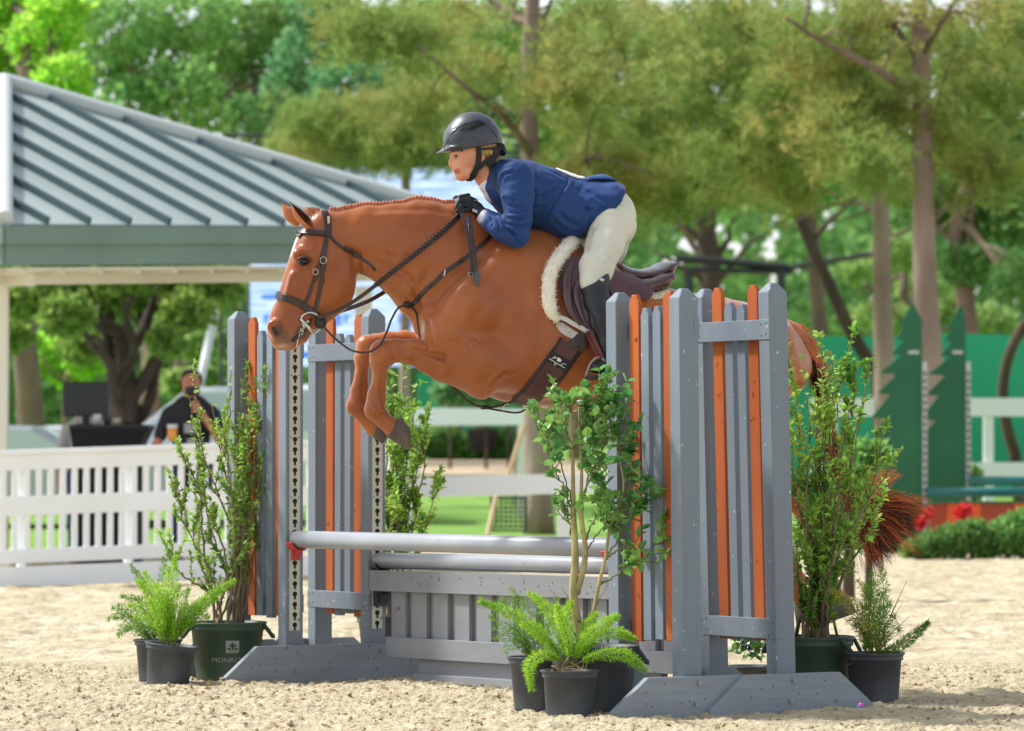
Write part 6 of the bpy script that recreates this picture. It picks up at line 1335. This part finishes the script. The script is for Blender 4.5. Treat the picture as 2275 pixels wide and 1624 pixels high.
for t in (.037, -.037):
    mb = MB(); p = hw(1015.5, 347, t); mb.ball(p, (.0115, .0095, .0095), 14, 10); e = make('eye', mb, M_EYEW, rider, smooth=True)
    mb = MB(); mb.ball(p - HU * .0062 + HN * .0058 * (1 if t > 0 else -1), (.0072, .0072, .0072), 12, 8); make('iris', mb, M_IRIS, e, smooth=True)
    mb = MB(); s_ = 1 if t > 0 else -1; g = spline([hw(1010.5, 346, t + .002 * s_), hw(1014, 343.2, t + .010 * s_), hw(1018.5, 343.6, t + .012 * s_), hw(1021.5, 347.5, t + .010 * s_)], 10); mb.tube(g, [.0012] + [.0024] * 8 + [.001], 6)
    make('eyelash', mb, mat('lash', (84, 56, 44), .6), rider, smooth=True)
# clothing
def cloth(name, m, build, h=.006, smooth_it=1, noise=None, lo_=lo, hi_=hi, parent=None, folds=None):
    s = SDF(lo_, hi_, h); build(s)
    if noise: s.noise(noise)
    V, Fq = s.mesh(); V = smooth_mesh(V, Fq, smooth_it) if smooth_it else V; W_ = HW(V)
    if folds: W_ = furrows(W_, Fq, [(a, b * 1.45, c) for a, b, c in folds])
    mb = MB(); mb.add(W_, Fq); return make(name, mb, m, parent or rider, smooth=True)
M_NAVY = mat('navy_coat', (38, 70, 124), .65, (32, 60, 110), 5, 4, bump=.15, bscale=200, bdist=.001, sheen=.08, spec=.25)
def jacket(s):
    rig(s, .004, ('torso', 'arms'))
    s.chain([(H(1098, 378, 0), 24 * U, .075), (H(1125, 395, 0), 42 * U, .15)], .03)
    # skirt of the coat spreading over the seat and thighs
    s.chain([(H(1240, 462, .04), 62 * U, .17), (H(1262, 478, .03), 58 * U, .19), (H(1300, 468, 0), 62 * U, .205), (H(1345, 455, 0), 56 * U, .215)], .02)
    a = np.array(H(1376, 425)); b = np.array(H(1302, 530)); n_ = np.array([(b - a)[2], 0, -(b - a)[0]]); n_ = n_ if n_[0] > 0 else -n_; s.half(a, n_, (-.5, -.6, 1.3), (1.2, .6, 3.0))
    a = np.array(H(1064, 500)); b = np.array(H(1087, 470)); n_ = np.array([-(b - a)[2], 0, (b - a)[0]]); n_ = n_ if n_[0] < 0 else -n_
    q0 = H(1070, 505); s.half(H(1071, 485, .11), unit(np.array([-1, 0, .55])), np.array(H(1030, 540)) * (1, 0, 1) + (0, -.4, 0), np.array(H(1092, 445)) * (1, 0, 1) + (0, .4, 0))
    # open collar: cut a V at the throat
    s.seg(H(1072, 395, 0), H(1082, 440, 0), 19 * U, .055, 12 * U, .035, .01, cut=True); s.seg(H(1060, 385, 0), H(1090, 372, 0), 24 * U, .058, 24 * U, .058, .01, cut=True)
wr = lambda X, Y, Z: .0022 * np.sin(X * 42 + Z * 30 + 2 * np.sin(Z * 15)) * np.sin(Z * 21 - Y * 25) + .0010 * np.sin(Z * 120 - X * 60 + 3 * np.sin(X * 23))
JF = [([(1113, 398), (1120, 387), (1143, 380)], .007, 3), ([(1108, 430), (1112, 405), (1116, 390)], .005, 3), ([(1191, 375), (1187, 412), (1184, 456)], .006, 4.5), ([(1125, 484), (1150, 488), (1180, 480)], .006, 2.8), ([(1122, 496), (1150, 503), (1180, 499)], .006, 2.8), ([(1128, 472), (1152, 473), (1180, 465)], .005, 2.8),
 ([(1118, 503), (1140, 518), (1158, 545)], .007, 2.8), ([(1130, 510), (1152, 526), (1162, 530)], .005, 2.6), ([(1127, 455), (1150, 460), (1172, 456)], .004, 2.6), ([(1126, 440), (1146, 446)], .004, 2.6), ([(1100, 482), (1110, 500), (1108, 518)], .005, 2.6), ([(1088, 480), (1096, 496), (1092, 508)], .004, 2.4),
 ([(1186, 442), (1215, 430), (1247, 413)], .005, 3), ([(1190, 450), (1215, 442), (1242, 434)], .004, 3), ([(1192, 462), (1212, 458), (1230, 452)], .004, 3), ([(1264, 450), (1290, 456), (1318, 470)], .007, 4), ([(1284, 440), (1304, 456), (1310, 476)], .005, 4), ([(1318, 476), (1336, 464), (1356, 457)], .005, 3), ([(1319, 474), (1310, 492), (1304, 512)], .006, 3.4),
 ([(1240, 470), (1262, 492), (1290, 505)], .006, 5), ([(1300, 420), (1330, 440), (1350, 448)], .004, 4), ([(1205, 372), (1235, 385), (1262, 400)], .003, 3), ([(1264, 386), (1259, 408), (1245, 432), (1221, 466), (1208, 486)], .005, 3), ([(1228, 490), (1255, 510), (1280, 520)], .005, 4)]
cloth('jacket', M_NAVY, jacket, .0048, 1, wr, folds=JF)
jk = [o for o in rider.children if o.name.startswith('jacket')][0]; jv = np.array([v.co[:] for v in jk.data.vertices]) / K + rootloc(jk)
jb = BVHTree.FromPolygons([tuple(v) for v in jv], [tuple(p.vertices) for p in jk.data.polygons])
def jhit(px, py, off=.003):
    d = Vector(ray(px, py)).normalized(); loc, nor, i, dist = jb.ray_cast(Vector(CAMP), d)
    if loc is None: loc, nor, i, dist = jb.find_nearest(Vector(hw(px, py, .1)))
    nor = Vector(nor); nor = -nor if nor.dot(d) > 0 else nor; return np.array(loc) + np.array(nor) * off, np.array(nor)
mb = MB(); g = [jhit(x, y, .002) for x, y in ((1104, 354), (1097, 368), (1097, 390), (1106, 414), (1119, 437))]; strap(mb, [p for p, _ in g], [n for _, n in g], np.interp(np.linspace(0, 1, 24), [0, .5, 1], [.030, .040, .012]), .006, seg=24); make('lapel', mb, mat('navy_collar', (30, 46, 80), .7, sheen=.1), rider, smooth=True)
def top_grid(xs_, ts_, off, name, m, th):
    V = []
    for x in xs_:
        for t in ts_:
            q = hw(x, 430, t); r0 = jb.ray_cast(Vector((q[0], q[1], 3.6)), Vector((0, 0, -1)))[0]; V.append(np.array(r0) + zz * off(x, t) if r0 is not None else q)
    n, m_ = len(xs_), len(ts_); mb = MB(); mb.add(np.array(V), [(i*m_+j, i*m_+j+1, (i+1)*m_+j+1, (i+1)*m_+j) for i in range(n-1) for j in range(m_-1)]); o = make(name, mb, m, rider, smooth=True); sm = o.modifiers.new('solid', 'SOLIDIFY'); sm.thickness = th; return o
top_grid(np.linspace(1236, 1300, 9), np.linspace(-.10, .085, 6), lambda x, t: .006, 'number_bib', mat('white_bib', (240, 240, 236), .6), .002)
top_grid(np.linspace(1302, 1368, 9), np.linspace(-.13, .10, 6), lambda x, t: .006 + .022 * math.sin((x - 1302) / 66 * 2.9) * (1 - abs(t) * 4), 'vent_flap', M_NAVY, .004)
M_SHIRT = mat('white_shirt', (232, 228, 240), .6, (222, 218, 234), 10, 3)
cloth('shirt', M_SHIRT, lambda s: (s.chain([(H(1083, 388, 0), 28 * U, .066), (H(1094, 404, 0), 30 * U, .075), (H(1104, 425, 0), 30 * U, .085)], .02), s.half(H(1083, 372, 0), unit(np.array([-.35, 0, 1.0])), lo, hi)), .005, 1, wr)
mb = MB()
for sg in (1, -1): mb.tube([hw(1086, 490, .135 * sg), hw(1076, 483, .112 * sg), hw(1069, 478, .103 * sg)], [.040, .039, .036], 16)
for x, y in ((1076, 410), (1082, 420), (1088, 432)): mb.ball(hw(x, y, .05), .004, 6, 5)
make('shirt_cuff', mb, M_SHIRT, rider, smooth=True)
M_BREE = mat('breeches', (222, 220, 202), .7, (214, 211, 192), 6, 3, bump=.12, bscale=220, bdist=.001, sheen=.15, spec=.25)
def breeches(s):
    rig(s, .003, ('legs',)); s.seg(H(1350, 468, 0), H(1362, 480, 0), 52 * U, .15, 50 * U, .16, .05)
cloth('breeches', M_BREE, breeches, .0055, 2, lambda X, Y, Z: .0012 * np.sin(Z * 60 + X * 25) * np.sin(X * 38 + Y * 20), folds=[([(1349, 460), (1368, 461), (1388, 467)], .004, 2.4), ([(1346, 472), (1364, 474), (1384, 480)], .004, 2.4), ([(1330, 497), (1318, 508), (1312, 525)], .004, 3), ([(1338, 585), (1352, 578), (1362, 568)], .004, 2.6), ([(1296, 600), (1312, 606), (1330, 604)], .002, 2.4)])
mb = MB(); g = spline([hw(1318, 505, .235), hw(1309, 545, .285), hw(1308, 590, .352), hw(1324, 614, .392)], 30); strap(mb, g, np.tile(HN, (30, 1)), .004, .002); make('side_seam', mb, mat('seam_thread', (178, 172, 150), .7), rider)
M_BOOT = mat('boot_leather', (52, 54, 58), .48, (42, 44, 48), 12, 4, bump=.2, bscale=60, bdist=.003, spec=.4)
def boots(s, sg):
    def c(L, k): s.chain([(H(a, b, t), (r + .004 / U) * U, w_ + .004) for a, b, t, r, w_ in L], k)
    o = 0 if sg > 0 else 8
    c([(1319 + o, 612, .33 * sg, 34, .066), (1320 + o, 636, .338 * sg, 31, .064), (1326 + o, 668, .365 * sg, 27, .058), (1336 + o, 710, .395 * sg, 24, .055), (1346 + o, 760, .40 * sg, 17, .042), (1352 + o, 795, .40 * sg, 15, .040)], .02)
    c([(1356 + o, 806, .40 * sg, 16, .038), (1338 + o, 815, .415 * sg, 13, .040), (1322 + o, 818, .43 * sg, 10, .042)], .02)
    s.half(H(1316, 626, .33 * sg), unit(np.array([-.62, 0, 1.0])), (-.5, -.6, 1.2), (1.3, .6, 2.6))
    for A, B, t in (((1336, 770), (1356, 775), .45), ((1336, 782), (1358, 790), .45), ((1300, 665), (1330, 740), .43)): s.seg(H(*A, t * sg), H(*B, t * sg), 2 * U, .012, 1.2 * U, .008, .010, cut=True)
for sg in (1, -1):
    bl_ = lo.copy(); bh_ = hi.copy(); bl_[1], bh_[1] = (.2, .52) if sg > 0 else (-.52, -.2)
    cloth('boot', M_BOOT, lambda s: boots(s, sg), .0055, 1, lambda X, Y, Z: .0018 * np.sin(Z * 70 + X * 30), bl_, bh_)
mb = MB(); p = hw(1337, 622, .40); mb.tube([p, p + HN * .006], .012, 14); make('boot_badge', mb, M_STEEL, rider, smooth=True)
M_GLOVE = mat('black_glove', (30, 33, 36), .5, (40, 43, 46), 20, 3, bump=.3, bscale=120, bdist=.002, spec=.4)
for sg in (1, -1):
    gl = np.array(H(1000, 500)); gh = np.array(H(1088, 420)); gl[1], gh[1] = (-.02, .19) if sg > 0 else (-.19, .02)
    o = cloth('glove', M_GLOVE, lambda s: hand(s, .0015, sg), .0034, 0, None, gl, gh)
    if sg > 0:
        mb = MB(); mb.prism([hw(x, y, .118) for x, y in ((1050, 463), (1061, 468), (1060, 474), (1049, 469))], HN * .002); mb.ball(hw(1056, 445, .108), (.005, .002, .002), 6, 4); make('glove_tag', mb, mat('glove_print', (188, 190, 192), .5), o)
# helmet
M_HELM = mat('helmet_shell', (60, 65, 74), .42, (54, 59, 68), 30, 3, bump=.12, bscale=260, bdist=.001, spec=.5, coat=.15); M_VENT = mat('vent_mesh', (14, 15, 18), .7)
helm = empty('helmet', hw(1050, 300), 'matte black riding helmet with short peak and side vent on the rider', 'helmet')
hlo = np.array(H(960, 375)); hhi = np.array(H(1125, 240)); hlo[1] = -.2; hhi[1] = .2
def shell(s):
    s.chain([(H(1047, 306, 0), 56 * U, .112), (H(1056, 310, 0), 56 * U, .115), (H(1068, 318, 0), 47 * U, .108)], .03)
    s.seg(H(1020, 312, 0), H(1040, 320, 0), 34 * U, .098, 40 * U, .105, .03)
    p = H(1028, 334, 0); q_ = H(1116, 318, 0); d = np.array(q_) - np.array(p); n_ = np.array([d[2], 0, -d[0]]); n_ = n_ if n_[2] < 0 else -n_; s.half(p, n_, hlo - .1, hhi + .1)
    s.seg(H(988, 332, 0), H(1010, 328, 0), 4.0 * U, .070, 5.5 * U, .098, .016); s.seg(H(974, 339, 0), H(992, 333, 0), 2.2 * U, .045, 3.6 * U, .078, .016)
    for A, B in (((1008, 342), (1016, 326)),): pass
    for t in (.115, -.115):
        L = [(988, 325), (998, 305), (1016, 284), (1040, 275), (1068, 278), (1092, 292)]; 
    for a, b in (((1000, 290), (1014, 284)), ((996, 298), (1006, 293)), ((993, 306), (1002, 298))): s.seg(H(*a, .060), H(*b, .078), 1.2 * U, .012, 1.0 * U, .012, .004, cut=True)
s = SDF(hlo - .02, hhi + .02, .004); shell(s); V, Fq = s.mesh(); HEV = V; mb = MB(); mb.add(HW(V), Fq); make('shell', mb, M_HELM, helm, smooth=True)
hb = BVHTree.FromPolygons([tuple(v) for v in HW(V)], [tuple(f) for f in Fq.tolist()])
def hhit(px, py, off=.001):
    d = Vector(ray(px, py)).normalized(); loc, nor, i, dist = hb.ray_cast(Vector(CAMP), d)
    if loc is None: loc, nor, i, dist = hb.find_nearest(Vector(hw(px, py, .08)))
    nor = Vector(nor); nor = -nor if nor.dot(d) > 0 else nor; return np.array(loc) + np.array(nor) * off
vent = [(1077, 319 - 0)] ; vo = [(1040, 297), (1043, 289), (1052, 282), (1064, 278), (1076, 275), (1085, 281), (1083, 285), (1070, 286), (1058, 290), (1047, 296)]
vo = [(a * 1.0 - (0), b) for a, b in vo]; vo = [(1020 + (x_ / 8.546), 260 + (y_ / 8.546)) for x_, y_ in ((855, 520), (930, 440), (1050, 350), (1160, 310), (1280, 290), (1350, 320), (1415, 365), (1390, 382), (1250, 395), (1100, 440), (980, 495))]; vo = [(a * .91, b * .91) for a, b in vo]
V = [hhit(a, b, .003) for a, b in vo]; c_ = hhit(1052, 288, .004); mb = MB(); V2 = [hhit((a + 1050.5) / 2, (b + 288) / 2, .0035) for a, b in vo]; n = len(V)
mb.add(np.array(V + V2 + [c_]), [(i, (i+1) % n, n + (i+1) % n, n + i) for i in range(n)] + [(n+i, n+(i+1) % n, 2*n) for i in range(n)]); make('vent', mb, M_VENT, helm)
mb = MB(); g = [hhit(a, b, .0012) for a, b in ((986, 330), (995, 312), (1007, 293), (1025, 279), (1045, 272), (1068, 273), (1092, 290), (1106, 310))]; mb.tube(spline(g, 40), .0018, 5); make('shell_seam', mb, M_VENT, helm)
mb = MB(); p = hhit(986.5, 325, .001); mb.ball(p, (.003, .006, .008), 10, 8); make('front_badge', mb, mat('badge_grey', (140, 142, 145), .3, metal=.5), helm, smooth=True)
mb = MB(); mb.ball(hhit(1054, 307, .001), .004, 6, 5); mb.ball(hhit(1102, 302, .001), .004, 6, 5); make('rivet', mb, M_VENT, helm)
mb = MB(); g = [hhit(a, b, .003) for a, b in ((1026, 336), (1050, 331), (1072, 325), (1095, 322), (1113, 324))]; mb.tube(spline(g, 20), .0035, 6); make('edge_trim', mb, M_VENT, helm)
M_WEB = mat('black_webbing', (20, 20, 23), .6); hn = np.tile(HN, (24, 1))
mb = MB(); strap(mb, spline([hw(1063, 326, .110), hw(1064, 350, .098), hw(1060, 372, .088), hw(1052, 388, .066), hw(1043, 398, .03)], 24), hn, np.linspace(.026, .034, 24), .006)
strap(mb, spline([hw(1104, 326, .10), hw(1096, 345, .098), (hw(1080, 360, .094)), hw(1064, 375, .086)], 24), hn, .02, .006)
strap(mb, spline([hw(1043, 398, .03), hw(1042, 401, 0), hw(1043, 398, -.03)], 12), np.tile(-zz, (12, 1)), .03, .005); make('chin_strap', mb, M_WEB, helm)
mb = MB(); mb.prism([hw(x, y, .106) for x, y in ((1064, 330), (1098, 326), (1112, 328), (1110, 344), (1098, 362), (1086, 372), (1080, 366), (1092, 350), (1100, 336), (1090, 332), (1066, 334))], -HN * .012)
g = spline([hw(1112, 326, .09), hw(1116, 334, .05), hw(1117, 338, 0), hw(1116, 334, -.05), hw(1112, 326, -.09)], 14); mb.tube(g, .022, 8); make('harness', mb, M_WEB, helm)
# hair
mb = MB(); M_HAIR = mat('blonde_hair', (216, 184, 116), .5, (176, 140, 80), 40, 2, island=.35, spec=.4)
for sg in (1, -1):
    for _ in range(420):
        u = rng.random(); a = hw(1050 + 44 * u, 322 + 8 * u + rng.normal() * 3, .092 * sg); b = hw(1068 + 32 * u, 333 + 8 * u + rng.normal() * 3.5, .097 * sg); e = hw(1100 + rng.normal() * 5, 352 + rng.normal() * 6, .06 * sg * rng.random()); mb.tube(spline([a, b, (b + e) / 2 + zz * .003, e], 8), np.linspace(.0022, .0012, 8), 3, caps=False)
for _ in range(140): a = hw(1092 + rng.normal() * 5, 352 + rng.normal() * 4, rng.uniform(-.05, .05)); e = a + HU * rng.uniform(.0, .055) + zz * rng.uniform(-.03, .045) + HN * rng.normal() * .02; mb.tube(spline([a, (a + e) / 2 + randdir(1)[0] * .012, e], 7), np.linspace(.0014, .0006, 7), 3, caps=False)
mb.ball(hw(1092, 350, 0), (.038, .055, .032), 12, 8)
for sg in (1, -1): mb.ball(hw(1082, 333, .070 * sg), (.055, .024, .030), 14, 9)
make('hair', mb, M_HAIR, rider, smooth=True)
# stirrups
for sg, dx in ((1, 0), (-1, 8)):
    st = empty('stirrup', hw(1325 + dx, 820, .43 * sg), 'near steel stirrup iron with black tread, hanging under the rider boot' if sg > 0 else 'far steel stirrup iron on the other side of the horse', 'stirrup'); t = .43 * sg
    mb = MB(); g = spline([hw(1302 + dx, 838, t + .01), hw(1306 + dx, 822, t), hw(1316 + dx, 803, t), hw(1332 + dx, 793, t), hw(1344 + dx, 803, t + .01), hw(1350 + dx, 822, t + .02), hw(1349 + dx, 838, t + .03)], 24); mb.tube(g, .0085, 8); make('iron', mb, mat('stirrup_iron', (150, 140, 130), .35, metal=.7), st, smooth=True)
    mb = MB(); mb.lathe(hw(1324 + dx, 838, t + .01), [(.0, -.014), (.05, -.012), (.056, 0), (.05, .012), (.0, .014)], 20); make('tread', mb, mat('tread_rubber', (62, 62, 62), .8, (40, 40, 40), 40, 3, bump=.8, bscale=80), st, smooth=True)
    mb = MB(); strap(mb, spline([hw(1306 + dx, 735, .40 * sg), hw(1316 + dx, 765, .42 * sg), hw(1332 + dx, 797, .43 * sg)], 12), np.tile(HN * sg, (12, 1)), .024, .006); strap(mb, spline([hw(1312 + dx, 735, .415 * sg), hw(1324 + dx, 765, .43 * sg), hw(1338 + dx, 795, .44 * sg)], 12), np.tile(HN * sg, (12, 1)), .022, .006); make('leather', mb, M_LEAR, st)
# ================================================================ PEOPLE BY THE RAILING
def bystander(label, cx, D, hpx, shirt, trousers, skin, hair, arms, turn=1, hat=None, zg=0):
    base = np.array([GX(cx, D), D, zg]); root = empty('person', base, label, 'person'); Ht = ZY(hpx, D) - zg; k = Ht / 1.78
    pt = lambda x, y, z: (x * k, y * k, z * k)
    s = SDF((-.75 * k, -.55 * k, -.02), (.75 * k, .6 * k, Ht + .05), .022, False)
    def sg(A, B, r0, r1, kk=.03): s.seg(pt(*A), pt(*B), r0 * k, r0 * k, r1 * k, r1 * k, kk)
    for x in (-.1, .1): sg((x, 0, .92), (x * 1.2, .0, .5), .095, .065); sg((x * 1.2, 0, .5), (x * 1.25, .03, .08), .06, .042); sg((x * 1.25, .03, .05), (x * 1.3, -.14, .04), .045, .035)
    s.seg(pt(0, 0, .95), pt(0, 0, 1.2), .15 * k, .11 * k, .13 * k, .1 * k, .05); s.seg(pt(0, 0, 1.2), pt(0, 0, 1.4), .15 * k, .11 * k, .17 * k, .1 * k, .05)
    sg((-.15, 0, 1.42), (.15, 0, 1.42), .06, .06); sg((0, 0, 1.4), (0, -.01, 1.58), .06, .055); s.seg(pt(0, -.02, 1.63), pt(0, -.01, 1.69), .075 * k, .09 * k, .085 * k, .095 * k, .03); sg((0, -.11, 1.63), (0, -.115, 1.645), .014, .012, .01)
    for a, b, c in arms: sg(a, b, .048, .04, .02); sg(b, c, .038, .028, .015); sg(c, (c[0], c[1] - .03, c[2] - .07), .032, .022, .01)
    V, Fq = s.mesh(); mb = MB(); mb.add(V + base, Fq); make('body', mb, skin, root, smooth=True)
    s = SDF((-.75 * k, -.55 * k, -.02), (.75 * k, .6 * k, Ht + .05), .022, False); s.seg(pt(0, 0, .93), pt(0, 0, 1.2), .165 * k, .125 * k, .145 * k, .115 * k, .05); s.seg(pt(0, 0, 1.2), pt(0, 0, 1.4), .165 * k, .12 * k, .185 * k, .115 * k, .05); sg((-.16, 0, 1.42), (.16, 0, 1.42), .07, .07)
    for a, b, c in arms: sg(a, tuple(np.array(a) * .35 + np.array(b) * .65), .062, .058, .02)
    V, Fq = s.mesh(); mb = MB(); mb.add(V + base, Fq); make('shirt', mb, shirt, root, smooth=True)
    s = SDF((-.4 * k, -.3 * k, .05), (.4 * k, .3 * k, 1.1 * k), .022, False)
    for x in (-.1, .1): sg((x, 0, .95), (x * 1.2, .0, .5), .108, .078); sg((x * 1.2, 0, .5), (x * 1.25, .02, .1), .075, .06)
    V, Fq = s.mesh(); mb = MB(); mb.add(V + base, Fq); make('trousers', mb, trousers, root, smooth=True)
    s = SDF((-.2 * k, -.2 * k, 1.5 * k), (.2 * k, .25 * k, Ht + .1), .018, False); s.seg(pt(0, .012, 1.70), pt(0, .03, 1.70), .098 * k, .10 * k, .095 * k, .10 * k, .03); s.half(pt(0, -.05, 1.70), (0, -1, -.75), (-.3, -.3, 1.3), (.3, .4, 2.4))
    V, Fq = s.mesh(); mb = MB(); mb.add(V + base, Fq); make('hair', mb, hair, root, smooth=True)
    return root, base, k
M_TEE = mat('black_tee', (30, 30, 36), .8); M_JEAN = mat('dark_jeans', (38, 52, 84), .8); M_JEANB = mat('blue_jeans', (52, 84, 128), .8); M_HB = mat('black_hair', (26, 22, 22), .6); M_SK2 = mat('tan_skin', (176, 112, 84), .55); M_GT = mat('grey_tee', (176, 176, 180), .8)
_, pb2, k2 = bystander('person in a black printed t-shirt standing behind the railing with a camera raised', 425, 41.2, 824, M_TEE, M_JEAN, M_SK2, M_HB, [((-.2, 0, 1.4), (-.3, -.08, 1.12), (-.18, -.2, .98)), ((.2, 0, 1.4), (.27, -.12, 1.15), (.05, -.2, 1.5))])
mb = MB(); c = pb2 + (.0, -.135 * k2, 1.28 * k2); mb.box(c + (.02, 0, 0), (.16, 0, 0), (0, .01, 0), (0, 0, .1)); mb.box(c + (.02, 0, -.13), (.1, 0, 0), (0, .01, 0), (0, 0, .05)); make('shirt_print', mb, mat('grey_print', (150, 150, 152), .8), _)
cm = empty('camera', pb2 + (.03, -.22 * k2, 1.5 * k2), 'black camera held up to the face of the person in the black t-shirt', 'camera'); mb = MB(); mb.box(pb2 + (.03, -.2 * k2, 1.6 * k2), (.14, 0, 0), (0, .07, 0), (0, 0, .09)); make('camera_body', mb, M_BLK, cm, bevel=.008); mb = MB(); q = pb2 + (.03, -.24 * k2, 1.6 * k2); mb.tube([q, q + (0, -.12, 0)], [.035, .04], 12); make('lens', mb, M_BLK, cm, smooth=True)
cu = empty('drink_cup', P(382, 985, 41), 'clear plastic cup of amber drink beside the railing top', 'cup'); c = P(383, 980, 41); mb = MB(); mb.lathe(c, [(.001, 0), (.042, 0), (.052, .13), (.001, .13)], 16); make('drink', mb, mat('amber_drink', (226, 150, 60), .3), cu, smooth=True); mb = MB(); mb.lathe(c + (0, 0, .13), [(.052, 0), (.055, .04), (.05, .04)], 16); make('rim', mb, mat('clear_rim', (200, 205, 205), .3), cu, smooth=True)
bystander('person mostly hidden behind the monitor, grey shirt and blue jeans', 194, 43.3, 872, M_GT, M_JEANB, M_SK2, M_HB, [((.2, 0, 1.4), (.22, -.1, 1.12), (.3, -.2, 1.2)), ((-.2, 0, 1.4), (-.28, 0, 1.1), (-.26, -.1, .85))])
